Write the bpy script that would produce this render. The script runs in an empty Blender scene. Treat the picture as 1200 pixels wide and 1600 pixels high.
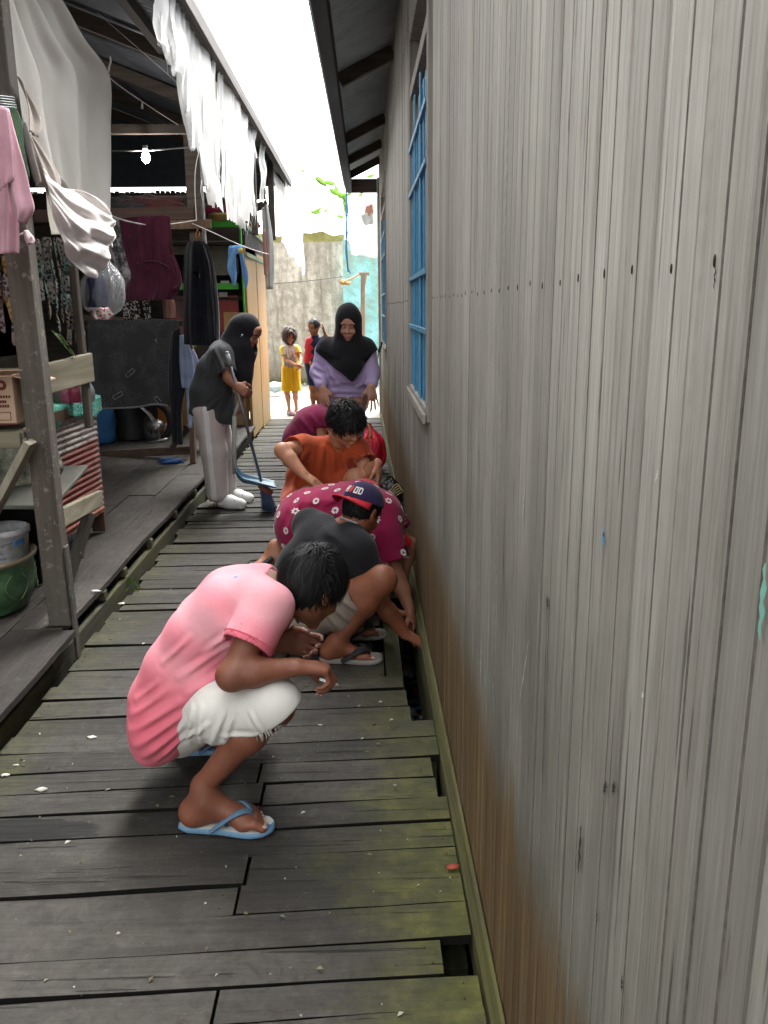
import bpy, math, random
import numpy as np
from mathutils import Vector, Matrix
R = math.radians
S = bpy.context.scene
COL = S.collection
random.seed(7)
rng = np.random.RandomState(11)

# ---------------- camera ----------------
PITCH, YAW, ROLL, FPX = R(14.04), R(1.45), R(0.6), 1280.0
CAM = np.array([0.0, 0.0, 1.5])
_f = np.array([math.sin(YAW)*math.cos(PITCH), math.cos(YAW)*math.cos(PITCH), -math.sin(PITCH)])
_r0 = np.array([math.cos(YAW), -math.sin(YAW), 0.0])
_u0 = np.cross(_r0, _f)
_r = _r0*math.cos(ROLL) - _u0*math.sin(ROLL)
_u = _u0*math.cos(ROLL) + _r0*math.sin(ROLL)
cam = bpy.data.cameras.new('Camera')
co = bpy.data.objects.new('Camera', cam)
COL.objects.link(co)
co.matrix_world = Matrix(((_r[0], _u[0], -_f[0], CAM[0]), (_r[1], _u[1], -_f[1], CAM[1]), (_r[2], _u[2], -_f[2], CAM[2]), (0, 0, 0, 1)))
cam.sensor_fit = 'VERTICAL'; cam.sensor_height = 36; cam.sensor_width = 27
cam.lens = FPX/1600*36
cam.clip_start = 0.05; cam.clip_end = 500
S.camera = co
S.render.resolution_x = 768; S.render.resolution_y = 1024

# ---------------- sky, sun, exposure ----------------
SUN_EL, SUN_AZ = R(58), R(20)
w = bpy.data.worlds.new("World"); S.world = w; w.use_nodes = True
nt = w.node_tree; nt.nodes.clear()
sky = nt.nodes.new('ShaderNodeTexSky'); sky.sky_type = 'NISHITA'; sky.sun_disc = False
sky.sun_elevation = SUN_EL; sky.sun_rotation = SUN_AZ; sky.dust_density = 6; sky.air_density = 1.0; sky.ozone_density = 1
hs = nt.nodes.new('ShaderNodeHueSaturation'); hs.inputs['Saturation'].default_value = 0.06; hs.inputs['Value'].default_value = 1.0
bg = nt.nodes.new('ShaderNodeBackground'); bg.inputs[1].default_value = 0.15
wo = nt.nodes.new('ShaderNodeOutputWorld')
nt.links.new(sky.outputs[0], hs.inputs['Color']); nt.links.new(hs.outputs[0], bg.inputs[0]); nt.links.new(bg.outputs[0], wo.inputs[0])
sl = bpy.data.lights.new('Sun', 'SUN'); sl.energy = 0.6; sl.angle = R(40); sl.color = (1, 0.96, 0.9)
so = bpy.data.objects.new('Sun', sl); COL.objects.link(so)
_sd = Vector((math.sin(SUN_AZ)*math.cos(SUN_EL), math.cos(SUN_AZ)*math.cos(SUN_EL), math.sin(SUN_EL)))
so.rotation_euler = _sd.to_track_quat('Z', 'Y').to_euler()
S.view_settings.view_transform = 'Standard'; S.view_settings.look = 'None'
S.view_settings.gamma = 1; S.view_settings.exposure = 3.12
S.cycles.max_bounces = 6; S.cycles.diffuse_bounces = 4; S.cycles.transparent_max_bounces = 12
try: S.cycles.use_adaptive_sampling = True
except Exception: pass

# ---------------- picture -> world measuring helpers ----------------
def ray(px, py):
    d = _f + _r*((px-600)/FPX) - _u*((py-800)/FPX)
    return d
def at(px, py, Y):
    d = ray(px, py); return CAM + d*(Y/d[1])
def gz(px, py, z=0.0):
    d = ray(px, py); return CAM + d*((z-CAM[2])/d[2])
def ax(px, py, X):
    d = ray(px, py); return CAM + d*(X/d[0])
def proj(p):
    q = np.asarray(p, float)-CAM
    z = q@_f; return (600+FPX*(q@_r)/z, 800-FPX*(q@_u)/z)

# ---------------- object helpers ----------------
class MB:
    """collects geometry for ONE mesh object"""
    def __init__(s): s.v = []; s.f = []; s.t = []; s.m = []; s.sm = []
    def add(s, vs, fs, t=0.5, mi=0, smooth=False):
        o = len(s.v); s.v.extend([tuple(map(float, p)) for p in vs])
        for f in fs:
            s.f.append(tuple(i+o for i in f)); s.t.append(t); s.m.append(mi); s.sm.append(smooth)
        return s
    def box(s, x0, x1, y0, y1, z0, z1, t=0.5, mi=0):
        vs = [(x0,y0,z0),(x1,y0,z0),(x1,y1,z0),(x0,y1,z0),(x0,y0,z1),(x1,y0,z1),(x1,y1,z1),(x0,y1,z1)]
        return s.hexa(vs, t, mi)
    def hexa(s, vs, t=0.5, mi=0):
        return s.add(vs, [(0,3,2,1),(4,5,6,7),(0,1,5,4),(1,2,6,5),(2,3,7,6),(3,0,4,7)], t, mi)
    def beam(s, a, b, wd, ht, up=(0,0,1), t=0.5, mi=0):
        a = np.array(a, float); b = np.array(b, float); d = b-a; d /= np.linalg.norm(d)
        up = np.array(up, float); sd = np.cross(d, up); n = np.linalg.norm(sd)
        if n < 1e-5: sd = np.array([1.,0,0])
        else: sd /= n
        up = np.cross(sd, d); sd = sd*wd/2; up = up*ht/2
        vs = [a-sd-up, a+sd-up, b+sd-up, b-sd-up, a-sd+up, a+sd+up, b+sd+up, b-sd+up]
        return s.hexa(vs, t, mi)
    def tube(s, pts, r, n=8, t=0.5, mi=0, cap=True, smooth=True):
        pts = [np.array(p, float) for p in pts]; k = len(pts)
        rs = r if hasattr(r, '__len__') else [r]*k
        vs = []; ref = None
        for i, p in enumerate(pts):
            d = pts[min(i+1, k-1)]-pts[max(i-1, 0)]; d = d/(np.linalg.norm(d)+1e-9)
            if ref is None:
                ref = np.array([0,0,1.]) if abs(d[2]) < .9 else np.array([1.,0,0])
            a = ref-d*(ref@d); a /= (np.linalg.norm(a)+1e-9); ref = a; b = np.cross(d, a)
            for j in range(n):
                th = 2*math.pi*j/n; vs.append(p+(a*math.cos(th)+b*math.sin(th))*rs[i])
        fs = []
        for i in range(k-1):
            for j in range(n):
                j2 = (j+1) % n; fs.append((i*n+j, i*n+j2, (i+1)*n+j2, (i+1)*n+j))
        if cap: fs.append(tuple(range(n))[::-1]); fs.append(tuple(range((k-1)*n, k*n)))
        return s.add(vs, fs, t, mi, smooth)
    def lathe(s, prof, c=(0,0,0), n=32, t=0.5, mi=0, smooth=True, sx=1, sy=1):
        vs = []; k = len(prof)
        for (r, z) in prof:
            for j in range(n):
                th = 2*math.pi*j/n; vs.append((c[0]+r*sx*math.cos(th), c[1]+r*sy*math.sin(th), c[2]+z))
        fs = [(i*n+j, i*n+(j+1) % n, (i+1)*n+(j+1) % n, (i+1)*n+j) for i in range(k-1) for j in range(n)]
        return s.add(vs, fs, t, mi, smooth)
    def grid(s, fn, nu, nv, t=0.5, mi=0, smooth=True):
        vs = [fn(i/nu, j/nv) for j in range(nv+1) for i in range(nu+1)]
        fs = [(j*(nu+1)+i, j*(nu+1)+i+1, (j+1)*(nu+1)+i+1, (j+1)*(nu+1)+i) for j in range(nv) for i in range(nu)]
        return s.add(vs, fs, t, mi, smooth)
    def sphere(s, c, r, n=16, m=10, t=0.5, mi=0, fr=None):
        r = np.array(r if hasattr(r, '__len__') else (r, r, r), float); fr = np.eye(3) if fr is None else fr; c = np.array(c, float)
        vs = []
        for i in range(m+1):
            ph = math.pi*i/m
            for j in range(n):
                th = 2*math.pi*j/n
                vs.append(c + fr@(r*np.array([math.sin(ph)*math.cos(th), math.sin(ph)*math.sin(th), math.cos(ph)])))
        fs = [(i*n+j, (i+1)*n+j, (i+1)*n+(j+1) % n, i*n+(j+1) % n) for i in range(m) for j in range(n)]
        return s.add(vs, fs, t, mi, True)

def ctree(o):
    return o
def wl(o):
    v = np.zeros(3)
    while o is not None: v = v+np.array(o.location[:]); o = o.parent
    return v
def thing(name, label, cat, loc=(0,0,0), group=None):
    o = bpy.data.objects.new(name, None); COL.objects.link(o); o.location = tuple(map(float, loc)); o.empty_display_size = .1
    o['label'] = label; o['category'] = cat
    if group: o['group'] = group
    return o
def tag(o, label, cat, group=None):
    o['label'] = label; o['category'] = cat
    if group: o['group'] = group
    return o
def struct(o, kind='structure'):
    o['kind'] = kind; return o
def link(name, me, mats, parent=None):
    o = bpy.data.objects.new(name, me); COL.objects.link(o)
    for m in (mats if isinstance(mats, (list, tuple)) else [mats]): me.materials.append(m)
    if parent is not None: o.parent = parent
    return o
def obj(name, mb, mats, parent=None, loc=None, bevel=0, solid=0, sub=0, label=None):
    """mb in world coordinates -> one object whose origin is its parent's origin (or loc)"""
    me = bpy.data.meshes.new(name)
    off = wl(parent) if parent is not None else (np.array(loc, float) if loc is not None else np.zeros(3))
    V = np.array(mb.v, float).reshape(-1, 3)-off
    me.from_pydata(V.tolist(), [], mb.f); 
    me.polygons.foreach_set('material_index', mb.m); me.polygons.foreach_set('use_smooth', mb.sm)
    at_ = me.attributes.new('tint', 'FLOAT', 'FACE'); at_.data.foreach_set('value', mb.t)
    me.update()
    o = link(name, me, mats, parent)
    if parent is None and loc is not None: o.location = tuple(map(float, loc))
    if solid:
        m = o.modifiers.new('Solid', 'SOLIDIFY'); m.thickness = solid; m.offset = 0
    if sub:
        m = o.modifiers.new('Sub', 'SUBSURF'); m.levels = sub; m.render_levels = sub
    if bevel:
        m = o.modifiers.new('Bevel', 'BEVEL'); m.width = bevel; m.segments = 2; m.limit_method = 'ANGLE'; m.angle_limit = R(40)
    if label: o['label'] = label
    return o

# ---------------- materials ----------------
class N:
    def __init__(s, name):
        s.m = bpy.data.materials.new(name); s.m.use_nodes = True; s.t = s.m.node_tree; s.t.nodes.clear()
        s.out = s.t.nodes.new('ShaderNodeOutputMaterial'); s.b = s.t.nodes.new('ShaderNodeBsdfPrincipled')
        s.t.links.new(s.b.outputs[0], s.out.inputs[0]); s._tc = None
    def n(s, typ, **k):
        x = s.t.nodes.new(typ)
        for a, b in k.items():
            setattr(x, a, b)
        return x
    def l(s, a, b): s.t.links.new(a, b)
    def tc(s):
        if s._tc is None: s._tc = s.n('ShaderNodeTexCoord')
        return s._tc.outputs['Object']
    def map(s, scale=(1,1,1), rot=(0,0,0), loc=(0,0,0), src=None):
        m = s.n('ShaderNodeMapping'); m.inputs['Scale'].default_value = scale; m.inputs['Rotation'].default_value = rot; m.inputs['Location'].default_value = loc
        s.l(src or s.tc(), m.inputs[0]); return m.outputs[0]
    def noise(s, scale=5, detail=4, rough=.6, src=None, dist=0):
        x = s.n('ShaderNodeTexNoise'); x.inputs['Scale'].default_value = scale; x.inputs['Detail'].default_value = detail
        x.inputs['Roughness'].default_value = rough; x.inputs['Distortion'].default_value = dist
        s.l(src or s.tc(), x.inputs['Vector']); return x.outputs[0]
    def voro(s, scale, src=None, feature='F1', out=0):
        x = s.n('ShaderNodeTexVoronoi', feature=feature); x.inputs['Scale'].default_value = scale; s.l(src or s.tc(), x.inputs['Vector']); return x.outputs[out]
    def ramp(s, fac, stops, interp='LINEAR'):
        x = s.n('ShaderNodeValToRGB'); e = x.color_ramp.elements; x.color_ramp.interpolation = interp
        while len(e) > 1: e.remove(e[-1])
        e[0].position = stops[0][0]; e[0].color = c4(stops[0][1])
        for p, c in stops[1:]:
            q = e.new(p); q.color = c4(c)
        s.l(fac, x.inputs[0]); return x.outputs[0]
    def mix(s, fac, a, b, mode='MIX'):
        x = s.n('ShaderNodeMix', data_type='RGBA', blend_type=mode)
        for v, i in ((fac, 0), (a, 6), (b, 7)):
            if hasattr(v, 'links'): s.l(v, x.inputs[i])
            else: x.inputs[i].default_value = v if i == 0 else c4(v)
        return x.outputs[2]
    def math(s, op, a, b=0.0, c=None, clamp=False):
        x = s.n('ShaderNodeMath', operation=op, use_clamp=clamp)
        for v, i in ((a, 0), (b, 1), (c, 2)):
            if v is None: continue
            if hasattr(v, 'links'): s.l(v, x.inputs[i])
            else: x.inputs[i].default_value = v
        return x.outputs[0]
    def xyz(s, src=None):
        x = s.n('ShaderNodeSeparateXYZ'); s.l(src or s.tc(), x.inputs[0]); return x.outputs
    def attr(s, name, out='Fac'):
        x = s.n('ShaderNodeAttribute', attribute_name=name); return x.outputs[out]
    def set(s, color=None, rough=None, metal=None, bump=None, bs=.3, bd=.01, spec=None, **k):
        if color is not None:
            if hasattr(color, 'links'): s.l(color, s.b.inputs['Base Color'])
            else: s.b.inputs['Base Color'].default_value = c4(color)
        if rough is not None:
            if hasattr(rough, 'links'): s.l(rough, s.b.inputs['Roughness'])
            else: s.b.inputs['Roughness'].default_value = rough
        if metal is not None: s.b.inputs['Metallic'].default_value = metal
        if spec is not None: s.b.inputs['Specular IOR Level'].default_value = spec
        if bump is not None:
            b = s.n('ShaderNodeBump'); b.inputs['Strength'].default_value = bs; b.inputs['Distance'].default_value = bd
            s.l(bump, b.inputs['Height']); s.l(b.outputs[0], s.b.inputs['Normal'])
        return s.m
def c4(c):
    c = tuple(c)
    return c if len(c) == 4 else c+(1.0,)

MC = {}
def plain(name, col, rough=.7, metal=0, var=.25, scale=12, bump=.15, spec=.3):
    """painted / moulded surface with faint dirt"""
    if name in MC: return MC[name]
    n = N(name); a = n.noise(scale, 6, .65)
    dark = tuple(x*(1-var) for x in col)
    m = n.set(n.ramp(a, [(.35, dark), (.65, col)]), rough, metal, a, bump, .004, spec)
    MC[name] = m; return m
def fabric(name, col, col2=None, var=.18, rough=.92, weave=500, fold=.0, spec=.15):
    if name in MC: return MC[name]
    n = N(name); a = n.noise(7, 5, .6); d = tuple(x*(1-var) for x in col)
    c = n.ramp(a, [(.3, d), (.7, col if col2 is None else col2)])
    wv = n.noise(weave, 2, .5); wr = n.noise(18, 4, .6, n.map((1, 1, .5)), 1.2)
    h = n.math('ADD', n.math('MULTIPLY', wr, 1.0), n.math('MULTIPLY', wv, .06))
    m = n.set(c, rough, 0, h, .35, .012, spec)
    n.b.inputs['Sheen Weight'].default_value = .15
    MC[name] = m; return m
def wood(name, cols, axis=2, grain=1.0, rough=.85, bump=.4, moss=0, rand=1.0):
    """cols: three colours dark..light ; axis = grain direction in object space ; 'tint' face attribute varies boards"""
    if name in MC: return MC[name]
    n = N(name)
    sc = [38*grain]*3; sc[axis] = 1.6*grain
    t = n.attr('tint')
    off = n.n('ShaderNodeVectorMath', operation='ADD'); n.l(n.tc(), off.inputs[0])
    cb = n.n('ShaderNodeCombineXYZ'); 
    for i in range(3): n.l(n.math('MULTIPLY', t, (13.1, 7.7, 19.3)[i]), cb.inputs[i])
    n.l(cb.outputs[0], off.inputs[1])
    g = n.noise(1, 8, .62, n.map(tuple(sc), src=off.outputs[0]), .6)
    g2 = n.noise(1, 4, .6, n.map(tuple(x*3.5 for x in sc), src=off.outputs[0]))
    p = n.noise(2.2, 5, .6)
    c = n.ramp(g, [(.25, cols[0]), (.5, cols[1]), (.75, cols[2])])
    tt = n.math('ADD', n.math('MULTIPLY', n.math('SUBTRACT', t, .5), .7*rand), 1.0)
    hsv = n.n('ShaderNodeHueSaturation'); n.l(c, hsv.inputs['Color']); n.l(tt, hsv.inputs['Value'])
    c2 = n.mix(n.math('MULTIPLY', n.ramp(p, [(.4, (0,0,0)), (.7, (1,1,1))]), .35), hsv.outputs[0], tuple(x*.55 for x in cols[1]))
    if moss:
        mz = n.noise(4.5, 6, .7); c2 = n.mix(n.math('MULTIPLY', n.ramp(mz, [(.45, (0,0,0)), (.62, (1,1,1))]), moss), c2, (.085, .085, .022))
    h = n.math('ADD', g, n.math('MULTIPLY', g2, .4))
    m = n.set(c2, rough, 0, h, bump, .004, .25)
    MC[name] = m; return m

# =====================================================================
#                              SETTING
# =====================================================================
WX = 0.28          # face of the plank house wall
# ---- materials of the setting ----
def mat_deckwood(name, base=(.115,.115,.108), moss=True, warm=0.0):
    n = N(name); t = n.attr('tint')
    off = n.n('ShaderNodeVectorMath', operation='ADD'); n.l(n.tc(), off.inputs[0])
    cb = n.n('ShaderNodeCombineXYZ')
    for i in range(3): n.l(n.math('MULTIPLY', t, (31.1, 17.7, 9.3)[i]), cb.inputs[i])
    n.l(cb.outputs[0], off.inputs[1])
    ax_ = 0 if moss else 1
    sc = [1.0, 1.0, 1.0]; sc[1-ax_] = 22; sc[2] = 22; sc[ax_] = 1.4
    g = n.noise(1, 9, .68, n.map(tuple(sc), src=off.outputs[0]), .5)
    sc2 = [x*4 for x in sc]
    g2 = n.noise(1, 5, .7, n.map(tuple(sc2), src=off.outputs[0]))
    d = tuple(x*.62 for x in base); l = tuple(x*1.35 for x in base)
    c = n.ramp(g, [(.28, d), (.5, base), (.74, l)])
    hsv = n.n('ShaderNodeHueSaturation'); n.l(c, hsv.inputs['Color'])
    n.l(n.math('ADD', n.math('MULTIPLY', t, .75), .62), hsv.inputs['Value'])
    c = hsv.outputs[0]
    # scuffs, pale dust, stains
    pt = n.noise(3.1, 8, .72); c = n.mix(n.math('MULTIPLY', n.ramp(pt, [(.5, (0,0,0)), (.72, (1,1,1))]), .5), c, tuple(x*1.7 for x in base))
    mo = n.noise(17, 9, .78, None, .6); c = n.mix(n.ramp(mo, [(.38, (.75,.75,.75)), (.5, (0,0,0))]), c, tuple(x*.6 for x in base)); c = n.mix(n.ramp(mo, [(.54, (0,0,0)), (.68, (.6,.6,.6))]), c, tuple(x*2.1+.006 for x in base))
    sp = n.noise(60, 3, .8); c = n.mix(n.math('MULTIPLY', n.ramp(sp, [(.66, (0,0,0)), (.74, (1,1,1))]), .55), c, (.14, .135, .12))
    st = n.noise(1.1, 4, .6, n.map((1, 1.6, 1), loc=(3, 1, 0))); c = n.mix(n.math('MULTIPLY', n.ramp(st, [(.5, (0,0,0)), (.62, (1,1,1))]), .45), c, tuple(x*.55 for x in base))
    x, y, z = n.xyz()
    if moss:
        mn = n.noise(3.4, 7, .72)
        e = n.math('ADD', x, n.math('MULTIPLY', n.math('SUBTRACT', mn, .5), .95))
        yf = n.math('MULTIPLY', n.math('SUBTRACT', 4.6, y), .35, clamp=True)
        f = n.math('MULTIPLY', n.math('MULTIPLY', n.math('ADD', e, .12), 2.9, clamp=True), yf, clamp=True)
        mc = n.ramp(n.noise(9, 6, .7), [(.3, (.030,.033,.009)), (.5, (.066,.070,.014)), (.68, (.13,.13,.024))])
        c = n.mix(n.math('MULTIPLY', f, .85), c, mc)
        e2 = n.math('ADD', n.math('MULTIPLY', x, -1.0), n.math('MULTIPLY', n.math('SUBTRACT', mn, .5), .7))
        f2 = n.math('MULTIPLY', n.math('SUBTRACT', e2, 1.05), 4.0, clamp=True)
        c = n.mix(n.math('MULTIPLY', f2, .3), c, mc)
        # wet dark patch, lower left
        wx = n.math('MULTIPLY', n.math('ADD', x, 1.10), 2.4); wy = n.math('MULTIPLY', n.math('SUBTRACT', y, 2.165), 11)
        rr = n.math('ADD', n.math('ADD', n.math('MULTIPLY', wx, wx), n.math('MULTIPLY', wy, wy)), n.math('MULTIPLY', n.noise(14, 4), .9))
        c = n.mix(n.math('MULTIPLY', n.ramp(rr, [(.9, (1,1,1)), (1.35, (0,0,0))]), .9), c, (.004,.004,.004))
    sc3 = [1., 1., 1.]; sc3[1-ax_] = 55; sc3[2] = 55; sc3[ax_] = 2.2; ck = n.ramp(n.noise(1, 4, .6, n.map(tuple(sc3), loc=(2, 7, 1), src=off.outputs[0])), [(.64, (0,0,0)), (.68, (1,1,1))]); c = n.mix(n.math('MULTIPLY', ck, .85), c, (.006,.006,.005))
    h = n.math('SUBTRACT', n.math('ADD', g, n.math('MULTIPLY', g2, .5)), n.math('MULTIPLY', ck, .8))
    return n.set(c, n.ramp(g2, [(.3, (.66,)*3), (.7, (.88,)*3)]), 0, h, .8, .006, .3)

def mat_wallwood():
    n = N('weathered_plank'); t = n.attr('tint'); x, y, z = n.xyz()
    off = n.n('ShaderNodeVectorMath', operation='ADD'); n.l(n.tc(), off.inputs[0])
    cb = n.n('ShaderNodeCombineXYZ')
    for i in range(3): n.l(n.math('MULTIPLY', t, (11.1, 17.7, 29.3)[i]), cb.inputs[i])
    n.l(cb.outputs[0], off.inputs[1]); o = off.outputs[0]
    g = n.noise(1, 10, .72, n.map((34, 34, .8), src=o), .5)
    g2 = n.noise(1, 7, .75, n.map((190, 190, 5.5), src=o))
    g3 = n.noise(1, 3, .6, n.map((7, 7, .35), src=o))
    c = n.ramp(g, [(.24, (.140,.122,.098)), (.42, (.305,.283,.240)), (.56, (.37,.35,.305)), (.78, (.51,.49,.44))])
    c = n.mix(.42, c, n.ramp(g2, [(.30, (.12,.11,.097)), (.70, (.53,.525,.49))]))
    hsv = n.n('ShaderNodeHueSaturation'); n.l(c, hsv.inputs['Color']); n.l(n.math('ADD', n.math('MULTIPLY', t, .42), .82), hsv.inputs['Value']); c = hsv.outputs[0]
    c = n.mix(n.math('MULTIPLY', n.ramp(g3, [(.5, (0,0,0)), (.75, (1,1,1))]), .22), c, (.27,.24,.20))
    # pale bleached streaks
    pb = n.noise(1, 5, .6, n.map((16, 16, .8), loc=(4, 2, 9), src=o)); c = n.mix(n.math('MULTIPLY', n.ramp(pb, [(.62, (0,0,0)), (.74, (1,1,1))]), .5), c, (.5,.5,.48))
    # thin dark checks along the grain
    ck = n.noise(1, 4, .6, n.map((75, 75, 2.6), loc=(1, 5, 2), src=o)); c = n.mix(n.math('MULTIPLY', n.ramp(ck, [(.63, (0,0,0)), (.68, (1,1,1))]), .8), c, (.06,.05,.045))
    # saw chatter bands on some boards (cross ripples)
    wv = n.n('ShaderNodeTexWave', wave_type='BANDS', bands_direction='Z'); wv.inputs['Scale'].default_value = 11; wv.inputs['Distortion'].default_value = 3.5; wv.inputs['Detail'].default_value = 2; wv.inputs['Detail Scale'].default_value = 3
    n.l(n.map((1, 1, 1), rot=(.35, 0, 0)), wv.inputs['Vector'])
    sel = n.ramp(n.noise(1, 2, .5, n.map((9, 9, .25), loc=(7, 3, 1), src=o)), [(.60, (0,0,0)), (.66, (1,1,1))])
    chat = n.math('MULTIPLY', n.math('MULTIPLY', wv.outputs[1], sel), n.math('MULTIPLY', n.noise(1, 3, .6, n.map((40, 40, 9))), 1.4))
    c = n.mix(n.math('MULTIPLY', sel, .3), c, (.25,.215,.185))
    c = n.mix(n.math('MULTIPLY', chat, .35), c, (.44,.41,.37))
    # shade painted into the colour, darkening down the wall, with a green film
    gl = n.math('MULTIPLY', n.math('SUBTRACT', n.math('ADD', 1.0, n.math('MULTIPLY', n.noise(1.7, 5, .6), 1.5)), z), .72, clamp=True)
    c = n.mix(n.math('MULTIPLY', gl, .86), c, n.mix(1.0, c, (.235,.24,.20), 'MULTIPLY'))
    # general grime cloud
    cl = n.noise(1.4, 4, .6); c = n.mix(n.math('MULTIPLY', n.ramp(cl, [(.45, (0,0,0)), (.7, (1,1,1))]), .22), c, (.21,.20,.18))
    # rust coloured damp stain along the foot of the wall
    sn = n.noise(1, 6, .7, n.map((9, 9, 1.4))); sn2 = n.noise(1, 4, .6, n.map((60, 60, 1.0), src=o))
    lim = n.math('ADD', n.math('ADD', .55, n.math('MULTIPLY', n.math('SUBTRACT', sn, .5), .35)), n.math('MULTIPLY', n.math('SUBTRACT', sn2, .5), .45))
    hi = n.math('SUBTRACT', lim, z)
    f = n.math('MULTIPLY', n.math('ADD', hi, .06), 7, clamp=True)
    sc_ = n.ramp(sn2, [(.3, (.045,.026,.010)), (.5, (.115,.068,.025)), (.7, (.20,.14,.062))])
    c = n.mix(n.math('MULTIPLY', f, .92), c, sc_)
    h = n.math('ADD', n.math('ADD', g, n.math('MULTIPLY', g2, .6)), n.math('ADD', n.math('MULTIPLY', chat, .45), n.math('MULTIPLY', ck, -.0)))
    return n.set(c, .82, 0, h, .45, .003, .25)

M_DECK = mat_deckwood('walkway_plank_wood', (.037,.034,.029))
M_SIDE = plain('shaded_plank_edge', (.008,.008,.007), .9, 0, .3, 30, .2, .1)  # near-black board sides: shade of the gaps put into the colour
M_DECK2 = mat_deckwood('porch_plank_wood', (.044,.038,.033), moss=False)
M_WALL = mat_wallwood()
M_BEAM = wood('mossy_beam', [(.035,.033,.013), (.080,.073,.032), (.14,.128,.062)], 1, .8, moss=.7, bump=.6)
M_RAIL = wood('damp_timber', [(.025,.024,.017), (.055,.053,.038), (.10,.096,.072)], 1, .7, moss=.5)
M_POST = wood('post_timber', [(.05,.04,.03), (.09,.074,.058), (.14,.12,.10)], 2, .6, bump=.6)
M_PLANKY = wood('pale_rail_timber', [(.11,.095,.06), (.20,.18,.125), (.30,.27,.20)], 1, .6)
M_PLANKX = wood('pale_board_timber', [(.11,.095,.06), (.20,.18,.125), (.30,.27,.20)], 0, .6)
M_DARKW = wood('dark_timber', [(.035,.029,.024), (.07,.058,.048), (.11,.093,.077)], 0, .6)
M_DARKY = wood('dark_long_timber', [(.03,.026,.025), (.06,.052,.049), (.10,.088,.082)], 1, .6)
M_BROWNZ = wood('brown_timber', [(.06,.035,.022), (.10,.065,.042), (.15,.105,.07)], 2, .6)
M_FRAMEW = wood('window_frame_wood', [(.16,.14,.12), (.27,.25,.22), (.38,.36,.33)], 2, .8)
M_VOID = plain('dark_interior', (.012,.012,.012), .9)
M_NAIL = plain('rusty_nail', (.05,.03,.02), .6, .6)

# ---- terrain, road ----
g = MB()
xs = [-60, -14, -7, -3.5, 0, 3.5, 7, 14, 60]; ys = [-30, -6, 0, 6, 11.2, 11.38, 14, 20, 40, 120]
for yy in ys:
    for xx in xs: g.v.append((xx, yy, -.85 if yy < 11.3 else -.03))
for j in range(len(ys)-1):
    for i in range(len(xs)-1):
        k = j*len(xs)+i; g.add([], []); g.f.append((k, k+1, k+len(xs)+1, k+len(xs))); g.t.append(.5); g.m.append(0); g.sm.append(False)
n = N('mud'); a = n.noise(3, 8, .7)
struct(obj('ground', g, n.set(n.ramp(a, [(.3, (.006,.006,.005)), (.7, (.022,.019,.015))]), (.0+.95), 0, a, .8, .05)))
g = MB(); g.grid(lambda u, v: (-9+18*u, 11.40+5.7*v, .002+.006*math.sin(9*u)*math.sin(7*v)), 30, 12)
n = N('concrete'); a = n.noise(1.8, 8, .7); b = n.noise(40, 4, .7)
struct(obj('road', g, n.set(n.mix(n.math('MULTIPLY', b, .3), n.ramp(a, [(.3, (.19,.175,.15)), (.7, (.27,.25,.215))]), (.3,.27,.23)), .85, 0, b, .3, .01)))

# ---- plank walkway ----
def rows_px():
    L = [1700, 1640, 1580, 1520, 1460, 1412, 1363, 1320, 1281, 1247, 1215, 1183, 1155, 1128]
    out = []
    for p in L: out.append(gz(0, p)[1])
    return out
mb = MB(); nail = MB()
YL = rows_px(); y = YL[-1]; rr = random.Random(5)
while y < 11.35:
    wdt = rr.choice([.085, .10, .12, .135, .15, .155]); y += wdt; YL.append(y)
YL = [YL[0]-.14*k for k in range(45, 0, -1)]+YL
YL = [min(v, 11.42) for v in YL]
def tilt(y): return .062*max(0, min(1, (4.2-y)/1.6))
def xend(yc):
    """right hand end of the board : gaps and the opening along the beam"""
    if 1.55 < yc < 1.66: return .168
    if 2.30 < yc < 2.53: return .212+.02*math.sin(yc*31)
    if 2.80 < yc < 2.93: return .165
    if 2.93 < yc < 3.05: return .158
    if 3.05 < yc < 3.16: return .148
    if 3.16 < yc < 3.46: return .075
    if 3.46 < yc < 4.12: return .02+.05*math.sin(yc*17)
    return .246
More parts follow.
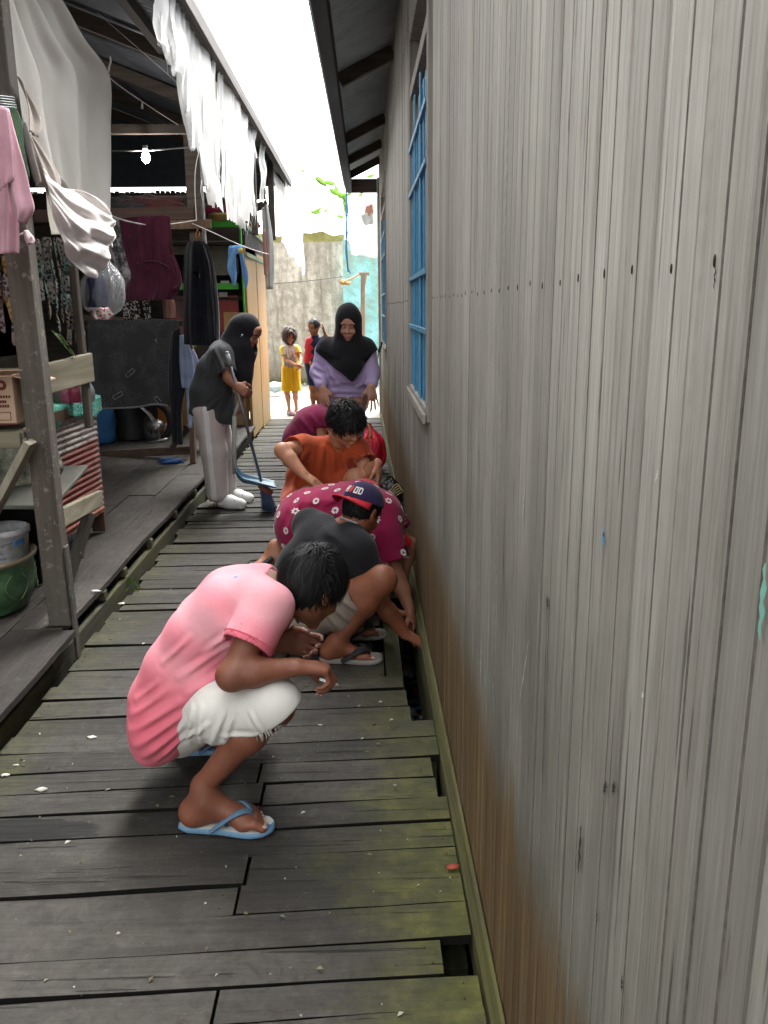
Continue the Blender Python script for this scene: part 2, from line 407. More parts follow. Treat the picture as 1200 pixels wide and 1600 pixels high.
for i in range(len(YL)-1):
    a, b = YL[i], YL[i+1]
    if b-a < .03: continue
    gap = rr.choice([.004, .005, .006, .008, .011]); t = rr.random(); dz = rr.uniform(-.006, .006); th = .028
    k0, k1 = tilt(a), tilt(b)
    def yy(x, s):  # s = 0 near edge, 1 far edge
        base = a+gap if s == 0 else b
        k = (k0 if s == 0 else k1)
        return base + k*(x+1.31)/1.5
    xe = xend((a+b)/2+.04); x0 = -1.285+rr.uniform(-.02, .02)
    splits = [x0, xe]
    if (i % 4 in (1, 2)) if b < 3.2 else (i % 5 in (0, 1)): splits = [x0, -.36+.012*(i % 3), xe]
    for q in range(len(splits)-1):
        s0, s1 = splits[q]+(.004 if q else 0), splits[q+1]-(.004 if q < len(splits)-2 else 0)
        if q: t = rr.random(); dz = rr.uniform(-.004, .004)
        K = 6
        vs = []; fs = []
        for m_ in range(K+1):
            x = s0+(s1-s0)*m_/K; wob = .0016*math.sin(x*9+i)+.001*math.sin(x*23+i*2)
            zz = dz+.0025*math.sin(x*4+i*1.7)
            vs += [(x, yy(x, 0)+wob, zz-th), (x, yy(x, 1)+wob*.6, zz-th), (x, yy(x, 0)+wob, zz), (x, yy(x, 1)+wob*.6, zz)]
        for m_ in range(K):
            o = m_*4; fs += [(o+2, o+6, o+7, o+3), (o, o+1, o+5, o+4), (o, o+4, o+6, o+2), (o+1, o+3, o+7, o+5)]
        fs += [(0, 2, 3, 1), (K*4, K*4+1, K*4+3, K*4+2)]
        mb.add(vs, fs, t)
        for i_ in range(len(fs)):
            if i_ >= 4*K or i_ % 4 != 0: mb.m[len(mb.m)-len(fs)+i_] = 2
        for ex in ((s0+.03), (s1-.03)):
            for s in (.28, .75):
                yc = yy(ex, 0)*(1-s)+yy(ex, 1)*s
                nail.sphere((ex+rr.uniform(-.01, .01), yc, dz+.001), (.0032, .0032, .0014), 6, 4, mi=1)
for q in range(len(nail.f)): pass
mb2 = MB(); mb2.v = mb.v; mb2.f = mb.f; mb2.t = mb.t; mb2.m = mb.m; mb2.sm = mb.sm
mb2.add(nail.v, nail.f, .5, 1, True)
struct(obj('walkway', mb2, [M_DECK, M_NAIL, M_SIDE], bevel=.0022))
# fine debris lying on the boards
mb3 = MB(); q = random.Random(77)
for i in range(420):
    xx = q.uniform(-1.24, .22); yy_ = q.uniform(.9, 9.5) if q.random() < .5 else q.uniform(1.2, 4.0); s_ = q.choice([.002, .003, .003, .004, .006, .009]); a0 = q.uniform(0, 6.28); ca, sa = math.cos(a0)*s_, math.sin(a0)*s_; e = q.uniform(.3, .8)
    if xx > xend(yy_)-.03: continue
    mb3.add([(xx+ca, yy_+sa, .009), (xx-sa*e, yy_+ca*e, .011), (xx-ca, yy_-sa, .008), (xx+sa*e, yy_-ca*e, .012)], [(0, 1, 2, 3)], q.random(), 0)
n = N('debris_flakes'); t = n.attr('tint'); struct(obj('debris', mb3, n.set(n.ramp(t, [(0, (.05,.035,.02)), (.35, (.14,.11,.06)), (.6, (.06,.08,.02)), (.85, (.35,.33,.28)), (1, (.5,.5,.46))]), .8), solid=.0015), 'stuff')
# joists under the walkway
mb = MB()
for xx in (-1.15, -.36, .12): mb.box(xx-.035, xx+.035, -.3, 11.3, -.155, -.034, t=rr.random())
for yy_ in np.arange(.6, 11.3, 1.2): mb.box(-1.45, .25, yy_-.04, yy_+.04, -.26, -.157, t=rr.random())
for yy_ in np.arange(.6, 11.3, 1.2):
    for xx in (-1.3, -.4, .15): mb.box(xx-.05, xx+.05, yy_-.05, yy_+.05, -.86, -.262, t=rr.random())
struct(obj('walkway_joists', mb, M_RAIL))
# rubbish lying in the mud below the openings
mb = MB(); q = random.Random(3)
pal = 8
def scrap(mb, c, s, mi):
    th = q.uniform(0, 6.3); nrm = Matrix.Rotation(th, 3, 'Z') @ Matrix.Rotation(q.uniform(-.9, .9), 3, 'X')
    vs = []
    for j in range(4):
        for i in range(4):
            p = nrm @ Vector(((i/3-.5)*s, (j/3-.5)*s*q.choice([.5, .8]), q.uniform(-.15, .15)*s)); vs.append((c[0]+p.x, c[1]+p.y, c[2]+p.z))
    mb.add(vs, [(j*4+i, j*4+i+1, j*4+i+5, j*4+i+4) for j in range(3) for i in range(3)], q.random(), mi, True)
for i in range(520):
    yy_ = q.uniform(1.3, 5.0); xx = q.uniform(-.25, .34)
    scrap(mb, (xx, yy_, -.80+q.uniform(0, .12)+(.45 if 2.2 < yy_ < 3.3 and xx > .1 else .1)), q.uniform(.03, .10), q.choice([0,0,1,1,2,3,4,5,6,6,7]))
cols = [(.5,.5,.48), (.16,.17,.16), (.5,.04,.05), (.03,.30,.42), (.04,.05,.2), (.32,.3,.12), (.05,.05,.05), (.3,.31,.33)]
o = obj('litter', mb, [plain('litter_%s' % nm, c, .35) for nm, c in zip(('white','grey','red','cyan','navy','ochre','black','silver'), cols)], solid=.002)
struct(o, 'stuff')

# ---- beam along the foot of the wall (part of the house) ----
# ---- plank house on the right ----
house = thing('wooden_house', 'weathered grey vertical plank house wall with blue barred windows, filling the right side', 'house', (WX, 5, 0))
q = random.Random(21)
mb = MB(); nl = MB()
wins = [(3.40, 4.64, 1.03, 2.86), (9.0, 10.75, 1.03, 2.86)]
yb = -5.044; ZT = 3.50
while yb < 12.0:
    wdt = .1045; t = q.random(); dx = q.uniform(-.0022, .0022)
    segs = [(-.03, ZT)]
    for (wa, wb, za, zb) in wins:
        if yb+wdt > wa+.02 and yb < wb-.02: segs = [(-.03, za+.02), (zb-.02, ZT)]
    # cross section of a board : tongue lip, bead, shallow centre groove
    gx = .005
    # (y, depth) ; depth >0 = recessed
    prof = [(0, .012), (.0019, .012), (.0023, .0026), (.0098, .0022), (.0104, 0), (.028, 0), (.0472, 0), (.0480, .0022), (.0492, .0012), (.0545, .0010), (.0552, 0), (.080, 0), (.1030, 0), (.1034, .012), (wdt, .012)]
    for (z0, z1) in segs:
        nz = 2
        vs = []
        for k in range(nz+1):
            z = z0+(z1-z0)*k/nz; sway = .0008*math.sin(z*3+yb*9)
            for (py, pd) in prof: vs.append((WX+dx+pd, yb+py+sway, z))
        P = len(prof)
        fs = [(k*P+j, (k+1)*P+j, (k+1)*P+j+1, k*P+j+1) for k in range(nz) for j in range(P-1)]
        mb.add(vs, fs, t)
        for i_ in range(len(fs)):
            j = i_ % (P-1)
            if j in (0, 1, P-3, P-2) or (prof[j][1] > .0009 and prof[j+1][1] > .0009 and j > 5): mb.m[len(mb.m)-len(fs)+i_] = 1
    if not any(wa-.05 < yb+.05 < wb+.05 for (wa, wb, za, zb) in wins):
        for zn in (1.532, 2.95):
            sz = q.uniform(.7, 1.1); nl.sphere((WX+dx-.0005, yb+.062+q.uniform(-.003, .003), zn+q.uniform(-.004, .004)), (.0012, .0018*sz, .0052*sz), 8, 6)
    yb += wdt
# back of the wall, far end
mb.box(WX+.03, WX+.10, -5.0, 3.38, -.03, ZT); mb.box(WX+.03, WX+.10, 4.90, 8.98, -.03, ZT); mb.box(WX+.03, WX+.10, 10.77, 12.0, -.03, ZT)
for (wa, wb, za, zb) in wins: mb.box(WX+.03, WX+.10, wa-.02, wb+.02, -.03, za); mb.box(WX+.03, WX+.10, wa-.02, wb+.02, zb, ZT)
M_GROOVE = plain('groove_shade', (.16,.145,.125), .95, 0, .4, 60, .2, .1)  # shade in the board grooves painted as a darker colour
wall = obj('wall', mb, [M_WALL, M_GROOVE], house)
obj('nails', nl, M_NAIL, wall)['kind'] = 'stuff'
# marks that belong to the boards: knots, split, flake of blue paint
mk = MB()
def mark(px, py, px2, py2, wd, n_=10, X=WX-.0026):
    """thin lens lying on the boards from picture point to picture point"""
    a = ax(px, py, X); b = ax(px2, py2, X); vs = []; 
    for i in range(n_+1):
        s = i/n_; p = a+(b-a)*s; ww = 1.7*wd*math.sin(math.pi*min(.97, max(.03, s)))**.6*(.8+.4*math.sin(i*2.3)); j = .0012*math.sin(i*1.7)
        vs += [(X, p[1]-ww/2+j, p[2]), (X, p[1]+ww/2+j, p[2])]
    return vs, [(2*i, 2*i+1, 2*i+3, 2*i+2) for i in range(n_)]
def mk_part(name, marks, col):
    for k in marks:
        m = MB(); v, f = mark(*k); m.add(v, f); obj(name, m, plain(name+'_colour', col, .8), wall)
mk_part('crack', [(855, 932, 847, 1225, .0030), (855, 930, 855, 952, .0085), (908, 1290, 903, 1365, .006), (972, 1525, 971, 1548, .004), (1118, 414, 1115, 452, .0016), (947, 1222, 943, 1240, .006), (960, 1222, 957, 1240, .006), (933, 1420, 932, 1445, .003), (885, 1100, 905, 1135, .0016), (905, 1140, 925, 1190, .0016), (945, 1290, 968, 1330, .0018), (968, 1340, 1015, 1430, .0012), (800, 960, 850, 1060, .0018), (1055, 1222, 1080, 1255, .0009)], (.03,.022,.018))
mk_part('paint_smear', [(944, 823, 940, 858, .0035), (943, 828, 943, 850, .004)], (.06,.36,.62))
mk_part('green_smear', [(1196, 880, 1186, 1000, .005)], (.18,.42,.34))
mk_part('scratch', [(752, 1000, 751, 1055, .0028), (746, 1010, 747, 1050, .0022), (751, 1002, 752, 1050, .002), (758, 1030, 759, 1078, .0022), (764, 1035, 766, 1085, .0022), (769, 1055, 771, 1115, .0022), (762, 1040, 764, 1098, .0016), (1005, 1082, 1003, 1090, .003), (1028, 735, 1024, 752, .0025), (820, 760, 816, 810, .003), (826, 1000, 812, 1095, .003)], (.55,.55,.52))
# beam
mb = MB()
pts = [-5.0, 1.2, 2.5, 4.2, 6.6, 9, 11.9]; 
vs = []
for k, yy_ in enumerate(pts):
    wob = .004*math.sin(k*2.1)
    vs += [(.251+wob, yy_, -.10), (.251+wob, yy_, .012), (.256+wob, yy_, .020), (.268, yy_, .050), (.277, yy_, .054), (.277, yy_, -.10)]
fs = [(i*6+j, (i+1)*6+j, (i+1)*6+j+1, i*6+j+1) for i in range(len(pts)-1) for j in range(5)]+[(0,1,2,3,4,5), tuple(range((len(pts)-1)*6, len(pts)*6))[::-1]]
mb.add(vs, fs); mb.box(.255, .277, 2.7, 4.2, -.36, -.102)
mb.box(.33, .43, -1.0, 11.95, -.50, -.37)
obj('sill_beam', mb, M_BEAM, house, bevel=.003)
# windows
M_BLUE = None
n = N('blue_paint'); a = n.noise(14, 8, .75); fl = n.noise(1, 7, .8, n.map((60, 60, 9)))
c = n.ramp(a, [(.3, (.045,.18,.31)), (.6, (.075,.28,.45)), (.8, (.12,.36,.53))]); c = n.mix(n.ramp(fl, [(.60, (0,0,0)), (.64, (.8,.8,.8))]), c, (.05,.12,.17))
M_BLUE = n.set(c, .55, 0, fl, .5, .003)
for wi, (wa, wb, za, zb) in enumerate(wins):
    wd = MB()
    # outer frame
    fr = 0.055
    wd.box(WX-.012, WX+.06, wa, wa+fr, za, zb); wd.box(WX-.012, WX+.06, wb-fr, wb, za, zb)
    wd.box(WX-.014, WX+.06, wa+fr, wb-fr, za, za+fr); wd.box(WX-.011, WX+.06, wa+fr, wb-fr, zb-fr, zb)
    ztr = za+1.62-.12
    win = obj('window', wd, M_FRAMEW, house, bevel=.004, label=('nearer tall window with blue bars and shutters' if wi == 0 else 'farther narrow looking window with blue bars'))
    s = MB(); s.box(WX-.030, WX-.0145, wa-.0, wb+.0, za-.005, za+.035)
    obj('window_sill', s, M_FRAMEW, win, bevel=.004)
    t = MB(); t.box(WX-.009, WX+.03, wa+fr, wb-fr, ztr, ztr+.06); obj('transom_rail', t, M_FRAMEW, win, bevel=.003)
    L = wb-wa-2*fr
    # shutters set back in the frame, then the bars in front
    for k in range(2):
        sh = MB(); y0 = wa+fr+k*L/2+.004; y1 = y0+L/2-.008
        sh.box(WX+.004, WX+.02, y0, y1, za+fr, ztr-.10-.07*k)
        for j in range(5):
            yy_ = y0+(y1-y0)*j/4; sh.box(WX-.004, WX+.0035, max(y0, yy_-.012), min(y1, yy_+.012), za+fr+.002, ztr-.11-.07*k)
        obj('shutter', sh, M_BLUE, win, bevel=.002)
    for zz in (.36, .60, 1.02, 1.24):
        bq = MB(); bq.box(WX-.018, WX-.0045, wa+fr, wb-fr, za+zz, za+zz+.022); obj('bar', bq, M_BLUE, win, bevel=.002)
    for kk in (.34, .67):
        bq = MB(); bq.box(WX-.012, WX-.0045, wa+fr+L*kk-.012, wa+fr+L*kk+.012, za+fr, ztr-.06); obj('bar', bq, M_BLUE, win, bevel=.002)
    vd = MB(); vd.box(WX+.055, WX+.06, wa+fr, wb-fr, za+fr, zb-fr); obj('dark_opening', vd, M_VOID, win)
# metal corner strip / far edge board of the wall
cb_ = MB(); cb_.box(WX-.03, WX+.0, 11.80, 12.02, 0, 3.2); obj('corner_board', cb_, plain('pale_green_paint', (.30,.36,.33), .6), house, bevel=.004)
# roof
def corr(mb, p00, p10, p01, nu, period, amp, nv=1, t=.5, mi=0):
    """corrugated sheet: ripples along p00->p10, flat along p00->p01"""
    p00, p10, p01 = [np.array(p, float) for p in (p00, p10, p01)]
    L = np.linalg.norm(p10-p00); nn = np.cross(p10-p00, p01-p00); nn /= np.linalg.norm(nn)
    k = max(8, int(L/period*6))
    mb.grid(lambda u, v: tuple(p00+(p10-p00)*u+(p01-p00)*v+nn*amp*math.sin(2*math.pi*u*L/period)), k, nv, t, mi)
M_TIN = None
n = N('old_tin'); a = n.noise(2.5, 7, .7); b = n.noise(25, 5, .7)
M_TIN = n.set(n.ramp(a, [(.3, (.22,.25,.27)), (.6, (.36,.40,.43)), (.8, (.46,.49,.50))]), .5, .35, b, .3, .003)
roof = obj('roof', (lambda m: (corr(m, (-.288, 2.5, 3.17), (-.21, 12.05, 3.17), (.52, 2.5, 3.56), 0, .076, .009, 6), m)[1])(MB()), M_TIN, house, solid=.002)
m = MB(); corr(m, (.50, -1.6, 3.555), (.50, 12.05, 3.555), (3.6, -1.6, 5.0), 0, .15, .012, 3); obj('upper_roof', m, M_TIN, roof, solid=.002)
m = MB(); m.beam((-.208, 2.55, 3.105), (-.135, 12.0, 3.105), .085, .15); obj('fascia', m, wood('fascia_timber', [(.02,.02,.022), (.04,.04,.043), (.07,.07,.075)], 1, .6), roof, bevel=.004)
m = MB(); m.beam((-.262, 2.5, 3.135), (-.19, 12.0, 3.135), .02, .04); obj('gutter_lip', m, plain('grey_flashing', (.34,.40,.45), .5, .2), roof)
for yy_ in (2.6, 3.4, 4.7, 6.8, 9.0, 10.3, 11.4):
    m = MB(); m.beam((-.13, yy_, 3.165), (.279, yy_, 3.36), .05, .10, t=q.random()); obj('rafter', m, M_DARKW, roof, bevel=.004)
m = MB(); m.beam((-.14, 12.02, 3.12), (.9, 12.02, 3.12), .06, .18); obj('end_beam', m, wood('reddish_timber', [(.04,.028,.025), (.07,.05,.045), (.11,.08,.07)], 0, .6), roof, bevel=.004)
m = MB(); m.box(.4, 6, 11.9, 11.98, 0, 5.0, t=.3); m.box(.5, .54, -5, 11.9, -.86, 3.5); m.box(-5.4, .54, 11.28, 11.32, -.86, -.06); m.box(-5.4, .54, -5.1, -5.0, -.86, -.01); obj('end_wall_light_blocks', m, M_WALL, house)  # end wall, plus unseen underfloor boxes added to block stray light

# ---- plastered walls at the end of the alley ----
n = N('stained_plaster'); a = n.noise(1.6, 9, .72); b = n.noise(7, 8, .75); s_ = n.noise(1, 7, .7, n.map((5, 5, .8))); x, y, z = n.xyz()
c = n.ramp(s_, [(.34, (.19,.17,.135)), (.48, (.40,.365,.305)), (.62, (.55,.51,.44))]); c = n.mix(n.math('MULTIPLY', n.ramp(b, [(.42, (1,1,1)), (.55, (0,0,0))]), .6), c, (.20,.18,.145))
top = n.math('MULTIPLY', n.math('SUBTRACT', n.math('ADD', z, n.math('MULTIPLY', a, .5)), 2.72), 3.2, clamp=True); c = n.mix(n.math('MULTIPLY', top, .55), c, (.25,.22,.18))
mt = n.math('MULTIPLY', n.math('SUBTRACT', n.math('ADD', z, n.math('MULTIPLY', n.noise(5, 4), .05)), 2.77), 40, clamp=True); c = n.mix(mt, c, n.ramp(b, [(.3, (.12,.11,.03)), (.7, (.28,.26,.09))]))
lo = n.math('MULTIPLY', n.math('SUBTRACT', n.math('ADD', .35, n.math('MULTIPLY', b, .5)), z), 3, clamp=True); c = n.mix(n.math('MULTIPLY', lo, .6), c, (.20,.18,.13))
M_PLAST = n.set(c, .9, 0, n.math('ADD', a, b), .8, .03)
m = MB()
def wallblock(m, x0, x1, y0, y1, zt, nx=40):
    def top(x): return zt+.03*math.sin(x*5)+.02*math.sin(x*17+1)+.015*math.sin(x*41)
    vs = []; 
    for i in range(nx+1):
        x = x0+(x1-x0)*i/nx; vs += [(x, y0, -.03), (x, y0, top(x)), (x, y1, top(x)), (x, y1, -.03)]
    fs = [(i*4+j, (i+1)*4+j, (i+1)*4+j+1, i*4+j+1) for i in range(nx) for j in range(3)]+[(0,1,2,3), (nx*4+3, nx*4+2, nx*4+1, nx*4)]
    m.add(vs, fs)
wallblock(m, -9, -.30, 17.0, 17.22, 2.92)
tag(obj('plaster_wall', m, M_PLAST, loc=(-4.6, 17.1, 0)), 'tall stained cream plaster wall with mossy top closing the alley', 'wall')
n = N('turquoise_plaster'); a = n.noise(2.2, 9, .75); b = n.noise(9, 8, .75)
c = n.ramp(a, [(.38, (.22,.28,.22)), (.5, (.20,.43,.43)), (.62, (.26,.56,.59))]); c = n.mix(n.math('MULTIPLY', n.ramp(b, [(.38, (1,1,1)), (.5, (0,0,0))]), .5), c, (.16,.24,.2))
m = MB(); wallblock(m, -.33, 4.5, 16.6, 16.85, 2.80); 
tag(obj('turquoise_wall', m, n.set(c, .85, 0, b, .6, .02), loc=(2, 16.7, 0)), 'peeling turquoise painted wall behind the standing woman in lilac', 'wall')
# mossy grass strip and rubble at the foot of the plaster wall
m = MB(); q = random.Random(9)
for i in range(2600):
    x = q.uniform(-3.6, .3); y0 = 16.98-abs(q.gauss(0, .16)); h = q.uniform(.03, .14); a = q.uniform(0, 6.28); wv_ = .012
    if y0 > 16.99: continue
    dx, dy = wv_*math.cos(a), wv_*math.sin(a)
    if x > -.35: y0 -= .42
    m.add([(x-dx, y0-dy, 0), (x+dx, y0+dy, 0), (x+q.uniform(-.04, .04), y0+q.uniform(-.04, .01), h)], [(0, 1, 2)], q.random())
n = N('grass_blades'); t = n.attr('tint'); struct(obj('grass', m, n.set(n.ramp(t, [(0, (.07,.09,.02)), (1, (.20,.20,.06))]), .8)), 'stuff')
m = MB()
for i in range(420):
    r_ = q.uniform(.01, .045); x = q.uniform(-3.5, .2); y0 = 16.75-abs(q.gauss(0, .35)); fr = np.array(Matrix.Rotation(q.uniform(0, 3), 3, Vector((q.random(), q.random(), q.random()+.1)).normalized()))
    m.sphere((x, y0, r_*.4+.004), (r_, r_*.7, r_*.5), 6, 4, q.random(), 0, fr)
n = N('rubble_stone'); t = n.attr('tint'); struct(obj('rubble', m, n.set(n.ramp(t, [(0, (.22,.2,.17)), (1, (.5,.47,.41))]), .9)), 'stuff')
# a young tree behind the walls whose leafy twigs show against the sky
tree = thing('tree', 'leafy branch ends of a tree rising over the wall into the white sky', 'tree', (1.4, 19.5, 0))
m = MB(); m.tube([(1.4, 19.5, -.03), (1.35, 19.45, 1.6), (1.2, 19.4, 3.0), (.9, 19.3, 3.9)], [.11, .09, .07, .04], 10); m.tube([(1.2, 19.4, 3.0), (.5, 19.2, 3.6), tuple(at(545, 312, 19.0)), tuple(at(500, 285, 18.8)), tuple(at(468, 262, 18.8))], [.04, .03, .018, .01, .004], 6)
m.tube([tuple(at(560, 345, 19.2)), tuple(at(540, 335, 19)), tuple(at(500, 330, 18.9)), tuple(at(482, 332, 18.9))], [.03, .01, .006, .003], 6)
obj('trunk', m, plain('bark', (.12,.09,.06), .9), tree)
m = MB(); q = random.Random(4)
def leaf(m, c, L, a, tl):
    d = np.array([math.cos(a), .25*math.sin(a*3), math.sin(a)]); s = np.cross(d, [0, 1, 0]); s /= np.linalg.norm(s); n_ = 6; vs = []
    for i in range(n_+1):
        u = i/n_; wv_ = .36*L*math.sin(math.pi*u**.8)**.8; bow = np.array([0, -.12*L*math.sin(math.pi*u), 0]); p = np.array(c)+d*L*u; vs += [p-s*wv_*.5+bow, p+np.array([0,.02*L,0]), p+s*wv_*.5+bow]
    m.add(vs, [(i*3+j, (i+1)*3+j, (i+1)*3+j+1, i*3+j+1) for i in range(n_) for j in range(2)], tl, 0, True)
for (px, py, L, a) in [(492, 276, .34, -.7), (505, 284, .30, -.2), (514, 296, .32, -.5), (523, 289, .24, -1.2), (530, 300, .30, -.9), (536, 312, .34, -1.1), (541, 318, .3, -1.6), (527, 308, .28, .2), (540, 300, .3, .6), (484, 331, .26, -.1), (492, 330, .18, .4), (538, 340, .2, 2.9), (545, 343, .24, -1.0), (470, 264, .13, -.8), (505, 330, .12, .2), (550, 330, .3, -.4), (556, 318, .3, 1.0), (548, 306, .3, 1.9)]:
    leaf(m, at(px, py, 18.9+q.uniform(-.1, .1)), L, a, q.random())
for i in range(500):
    c = np.array([1.7+q.gauss(0, .55), 19.6+q.gauss(0, .5), 4.0+q.gauss(0, .45)]); leaf(m, c, q.uniform(.16, .3), q.uniform(0, 6.28), q.random())
n = N('fresh_leaf'); t = n.attr('tint'); n.b.inputs['Transmission Weight'].default_value = 0
mm = n.set(n.ramp(t, [(0, (.035,.10,.008)), (1, (.09,.18,.015))]), .5); 
tr = n.n('ShaderNodeBsdfTranslucent'); tr.inputs[0].default_value = (.13,.26,.03,1); mx = n.n('ShaderNodeMixShader'); mx.inputs[0].default_value = .5
n.l(n.b.outputs[0], mx.inputs[1]); n.l(tr.outputs[0], mx.inputs[2]); n.l(mx.outputs[0], n.out.inputs[0])
obj('crown', m, mm, tree)

# =====================================================================
#                     THE OPEN PORCH ON THE LEFT
# =====================================================================
q = random.Random(31)
porch = thing('open_porch', 'open timber porch with dark tin roof and raised plank deck along the left side', 'porch', (-1.35, 5, 0))
# deck boards run along the alley
mb = MB(); x = -1.285; k = 0
while x > -5.2:
    wdt = q.choice([.20, .24, .27, .30]); ends = [-5.0]
    while ends[-1] < 11.4: ends.append(ends[-1]+q.uniform(2.2, 3.6))
    if k == 0: ends = [-5, -2, 1.4, 3.36, 6.75, 9.64]; wdt = .26
    ends[-1] = min(ends[-1], 11.5)
    for j in range(len(ends)-1):
        xs0 = x + (.028 if (k == 0 and j >= 2) else 0) + (-.06 if k == 0 and j == 3 else 0); t = q.random(); dz = q.uniform(-.004, .004); y0, y1 = ends[j]+.004, ends[j+1]
        K = 10; vs = []
        for m_ in range(K+1):
            yy_ = y0+(y1-y0)*m_/K; e = .004*math.sin(yy_*5+k)+(.003*math.sin(yy_*17) if k == 0 else 0)
            zz = .16+dz+.003*math.sin(yy_*3+k)
            vs += [(x-wdt+.004, yy_, zz-.03), (xs0+e*(k == 0), yy_, zz-.03), (x-wdt+.004, yy_, zz), (xs0+e*(k == 0), yy_, zz)]
        fs = []
        for m_ in range(K):
            o = m_*4; fs += [(o+2, o+3, o+7, o+6), (o, o+4, o+5, o+1), (o, o+2, o+6, o+4), (o+1, o+5, o+7, o+3)]
        fs += [(0, 1, 3, 2), (K*4, K*4+2, K*4+3, K*4+1)]
        mb.add(vs, fs, t)
    x -= wdt; k += 1
obj('deck', mb, M_DECK2, porch, bevel=.003)
mb = MB(); mb.box(-1.345, -1.305, -1.5, 3.2, -.06, .062, t=.3); mb.box(-1.350, -1.31, 3.202, 6.9, -.06, .070, t=.5); mb.box(-1.342, -1.305, 6.902, 9.6, -.06, .066, t=.8)
obj('edge_beam', mb, M_RAIL, porch, bevel=.005)
for yy_ in (.5, 1.35, 2.3, 2.78, 3.33, 3.95, 4.32, 4.9, 5.6, 6.3, 7.1, 7.9, 8.7, 9.4):
    m = MB(); m.box(-5, -1.352, yy_-.03, yy_+.03, .03, .128, t=q.random()); m.box(-1.351, -1.308, yy_-.025, yy_+.025, .083, .127, t=.9)
    obj('joist', m, M_RAIL, porch, bevel=.003)
m = MB(); m.box(-1.46, -1.42, -5, 11.3, -.86, .02); obj('light_block_skirt', m, M_VOID, porch)  # depth below the deck added to block light under the boards
# posts
def post(x, y, sx, sy, z0, z1, mat=M_POST, lean=0, name='post', par=porch, t=.5):
    m = MB(); K = 12; vs = []
    for i in range(K+1):
        z = z0+(z1-z0)*i/K; wx_ = lean*(z-z0)+.002*math.sin(z*7); wy_ = .002*math.sin(z*5+1)
        vs += [(x-sx/2+wx_, y-sy/2+wy_, z), (x+sx/2+wx_, y-sy/2+wy_, z), (x+sx/2+wx_, y+sy/2+wy_, z), (x-sx/2+wx_, y+sy/2+wy_, z)]
    fs = [(i*4+j, i*4+(j+1) % 4, (i+1)*4+(j+1) % 4, (i+1)*4+j) for i in range(K) for j in range(4)]+[(3, 2, 1, 0), (K*4, K*4+1, K*4+2, K*4+3)]
    m.add(vs, fs, t); return obj(name, m, mat, par, bevel=.006)
n = N('stained_post'); a = n.noise(1, 8, .7, n.map((30, 30, 1.5))); b = n.noise(26, 6, .75); c_ = n.noise(2.0, 4, .6)
c = n.ramp(a, [(.3, (.04,.032,.024)), (.55, (.085,.070,.054)), (.75, (.14,.12,.10))]); c = n.mix(n.math('MULTIPLY', n.ramp(b, [(.56, (0,0,0)), (.64, (1,1,1))]), .6), c, (.27,.25,.215)); c = n.mix(n.ramp(c_, [(.45, (0,0,0)), (.7, (.5,.5,.5))]), c, (.06,.065,.05))
M_POST1 = n.set(c, .85, 0, n.math('ADD', a, b), .6, .004)
post(-1.335, 3.42, .095, .085, .165, 3.42, M_POST1)
post(-1.283, 3.42, .012, .05, .0, .52, M_POST1, t=.8, name='cleat')
post(-1.50, 8.0, .12, .10, .165, 3.40, M_DARKW)
post(-1.02, 8.5, .06, .06, 2.2, 3.22, M_DARKW)
post(-1.02, 10.2, .07, .07, 2.28, 3.2, M_DARKW)
post(-1.44, 4.34, .035, .05, .90, 1.72, M_POST, name='stud')
m = MB(); m.tube([(-1.41, 7.93, .5), (-1.41, 7.93, 3.3)], .011, 8); obj('conduit', m, plain('pale_conduit', (.38,.36,.36), .5), porch)
# roof
pr = MB(); corr(pr, (-.90, .8, 3.16), (-.90, 11.75, 3.16), (-5.6, .8, 4.95), 0, .076, .009, 6)
n = N('dark_tin'); a = n.noise(2.5, 7, .7)
proof = obj('roof', pr, n.set(n.ramp(a, [(.3, (.09,.10,.115)), (.7, (.17,.185,.205))]), .6, .2, a, .2, .003), porch, solid=.002)
m = MB(); m.beam((-.905, .8, 3.115), (-.905, 11.72, 3.115), .03, .09); m.beam((-.945, .8, 3.10), (-.945, 11.70, 3.10), .035, .035, t=.9)
obj('fascia', m, wood('grey_fascia', [(.05,.045,.045), (.10,.09,.085), (.17,.155,.145)], 1, .7), proof, bevel=.003)
for yy_ in (.9, 2.0, 3.42, 4.9, 6.4, 8.0, 9.6, 11.3):
    m = MB(); m.beam((-.96, yy_, 3.10), (-5.4, yy_, 4.79), .05, .10, t=q.random()); obj('rafter', m, M_DARKW, proof, bevel=.003)
for (xx, zz) in ((-1.35, 3.33), (-2.3, 3.70), (-3.3, 4.06), (-4.4, 4.47)):
    m = MB(); m.beam((xx, .8, zz-.06), (xx, 11.6, zz-.06), .06, .08, t=q.random()); obj('purlin', m, M_DARKY, proof, bevel=.003)
# the black lining sheet and tie beam under the roof
m = MB(); m.add([(-5.3, 11.49, 3.05), (-.93, 11.49, 3.05), (-.93, 11.49, 3.12), (-5.3, 11.49, 4.78)], [(0, 1, 2, 3)]); 
obj('gable_sheet', m, plain('blue_black_sheet', (.035,.05,.065), .5), porch, solid=.003)
m = MB(); m.beam((-1.1, 6.95, 2.86), (-5.2, 6.95, 2.86), .05, .07); obj('tie_beam', m, M_DARKW, porch, bevel=.003)
m = MB(); m.beam((-1.5, 7.95, 2.35), (-5.2, 7.95, 2.30), .05, .11); obj('tie_beam', m, wood('reddish_dark_timber', [(.035,.022,.018), (.07,.045,.036), (.10,.07,.055)], 0, .6), porch, bevel=.003)
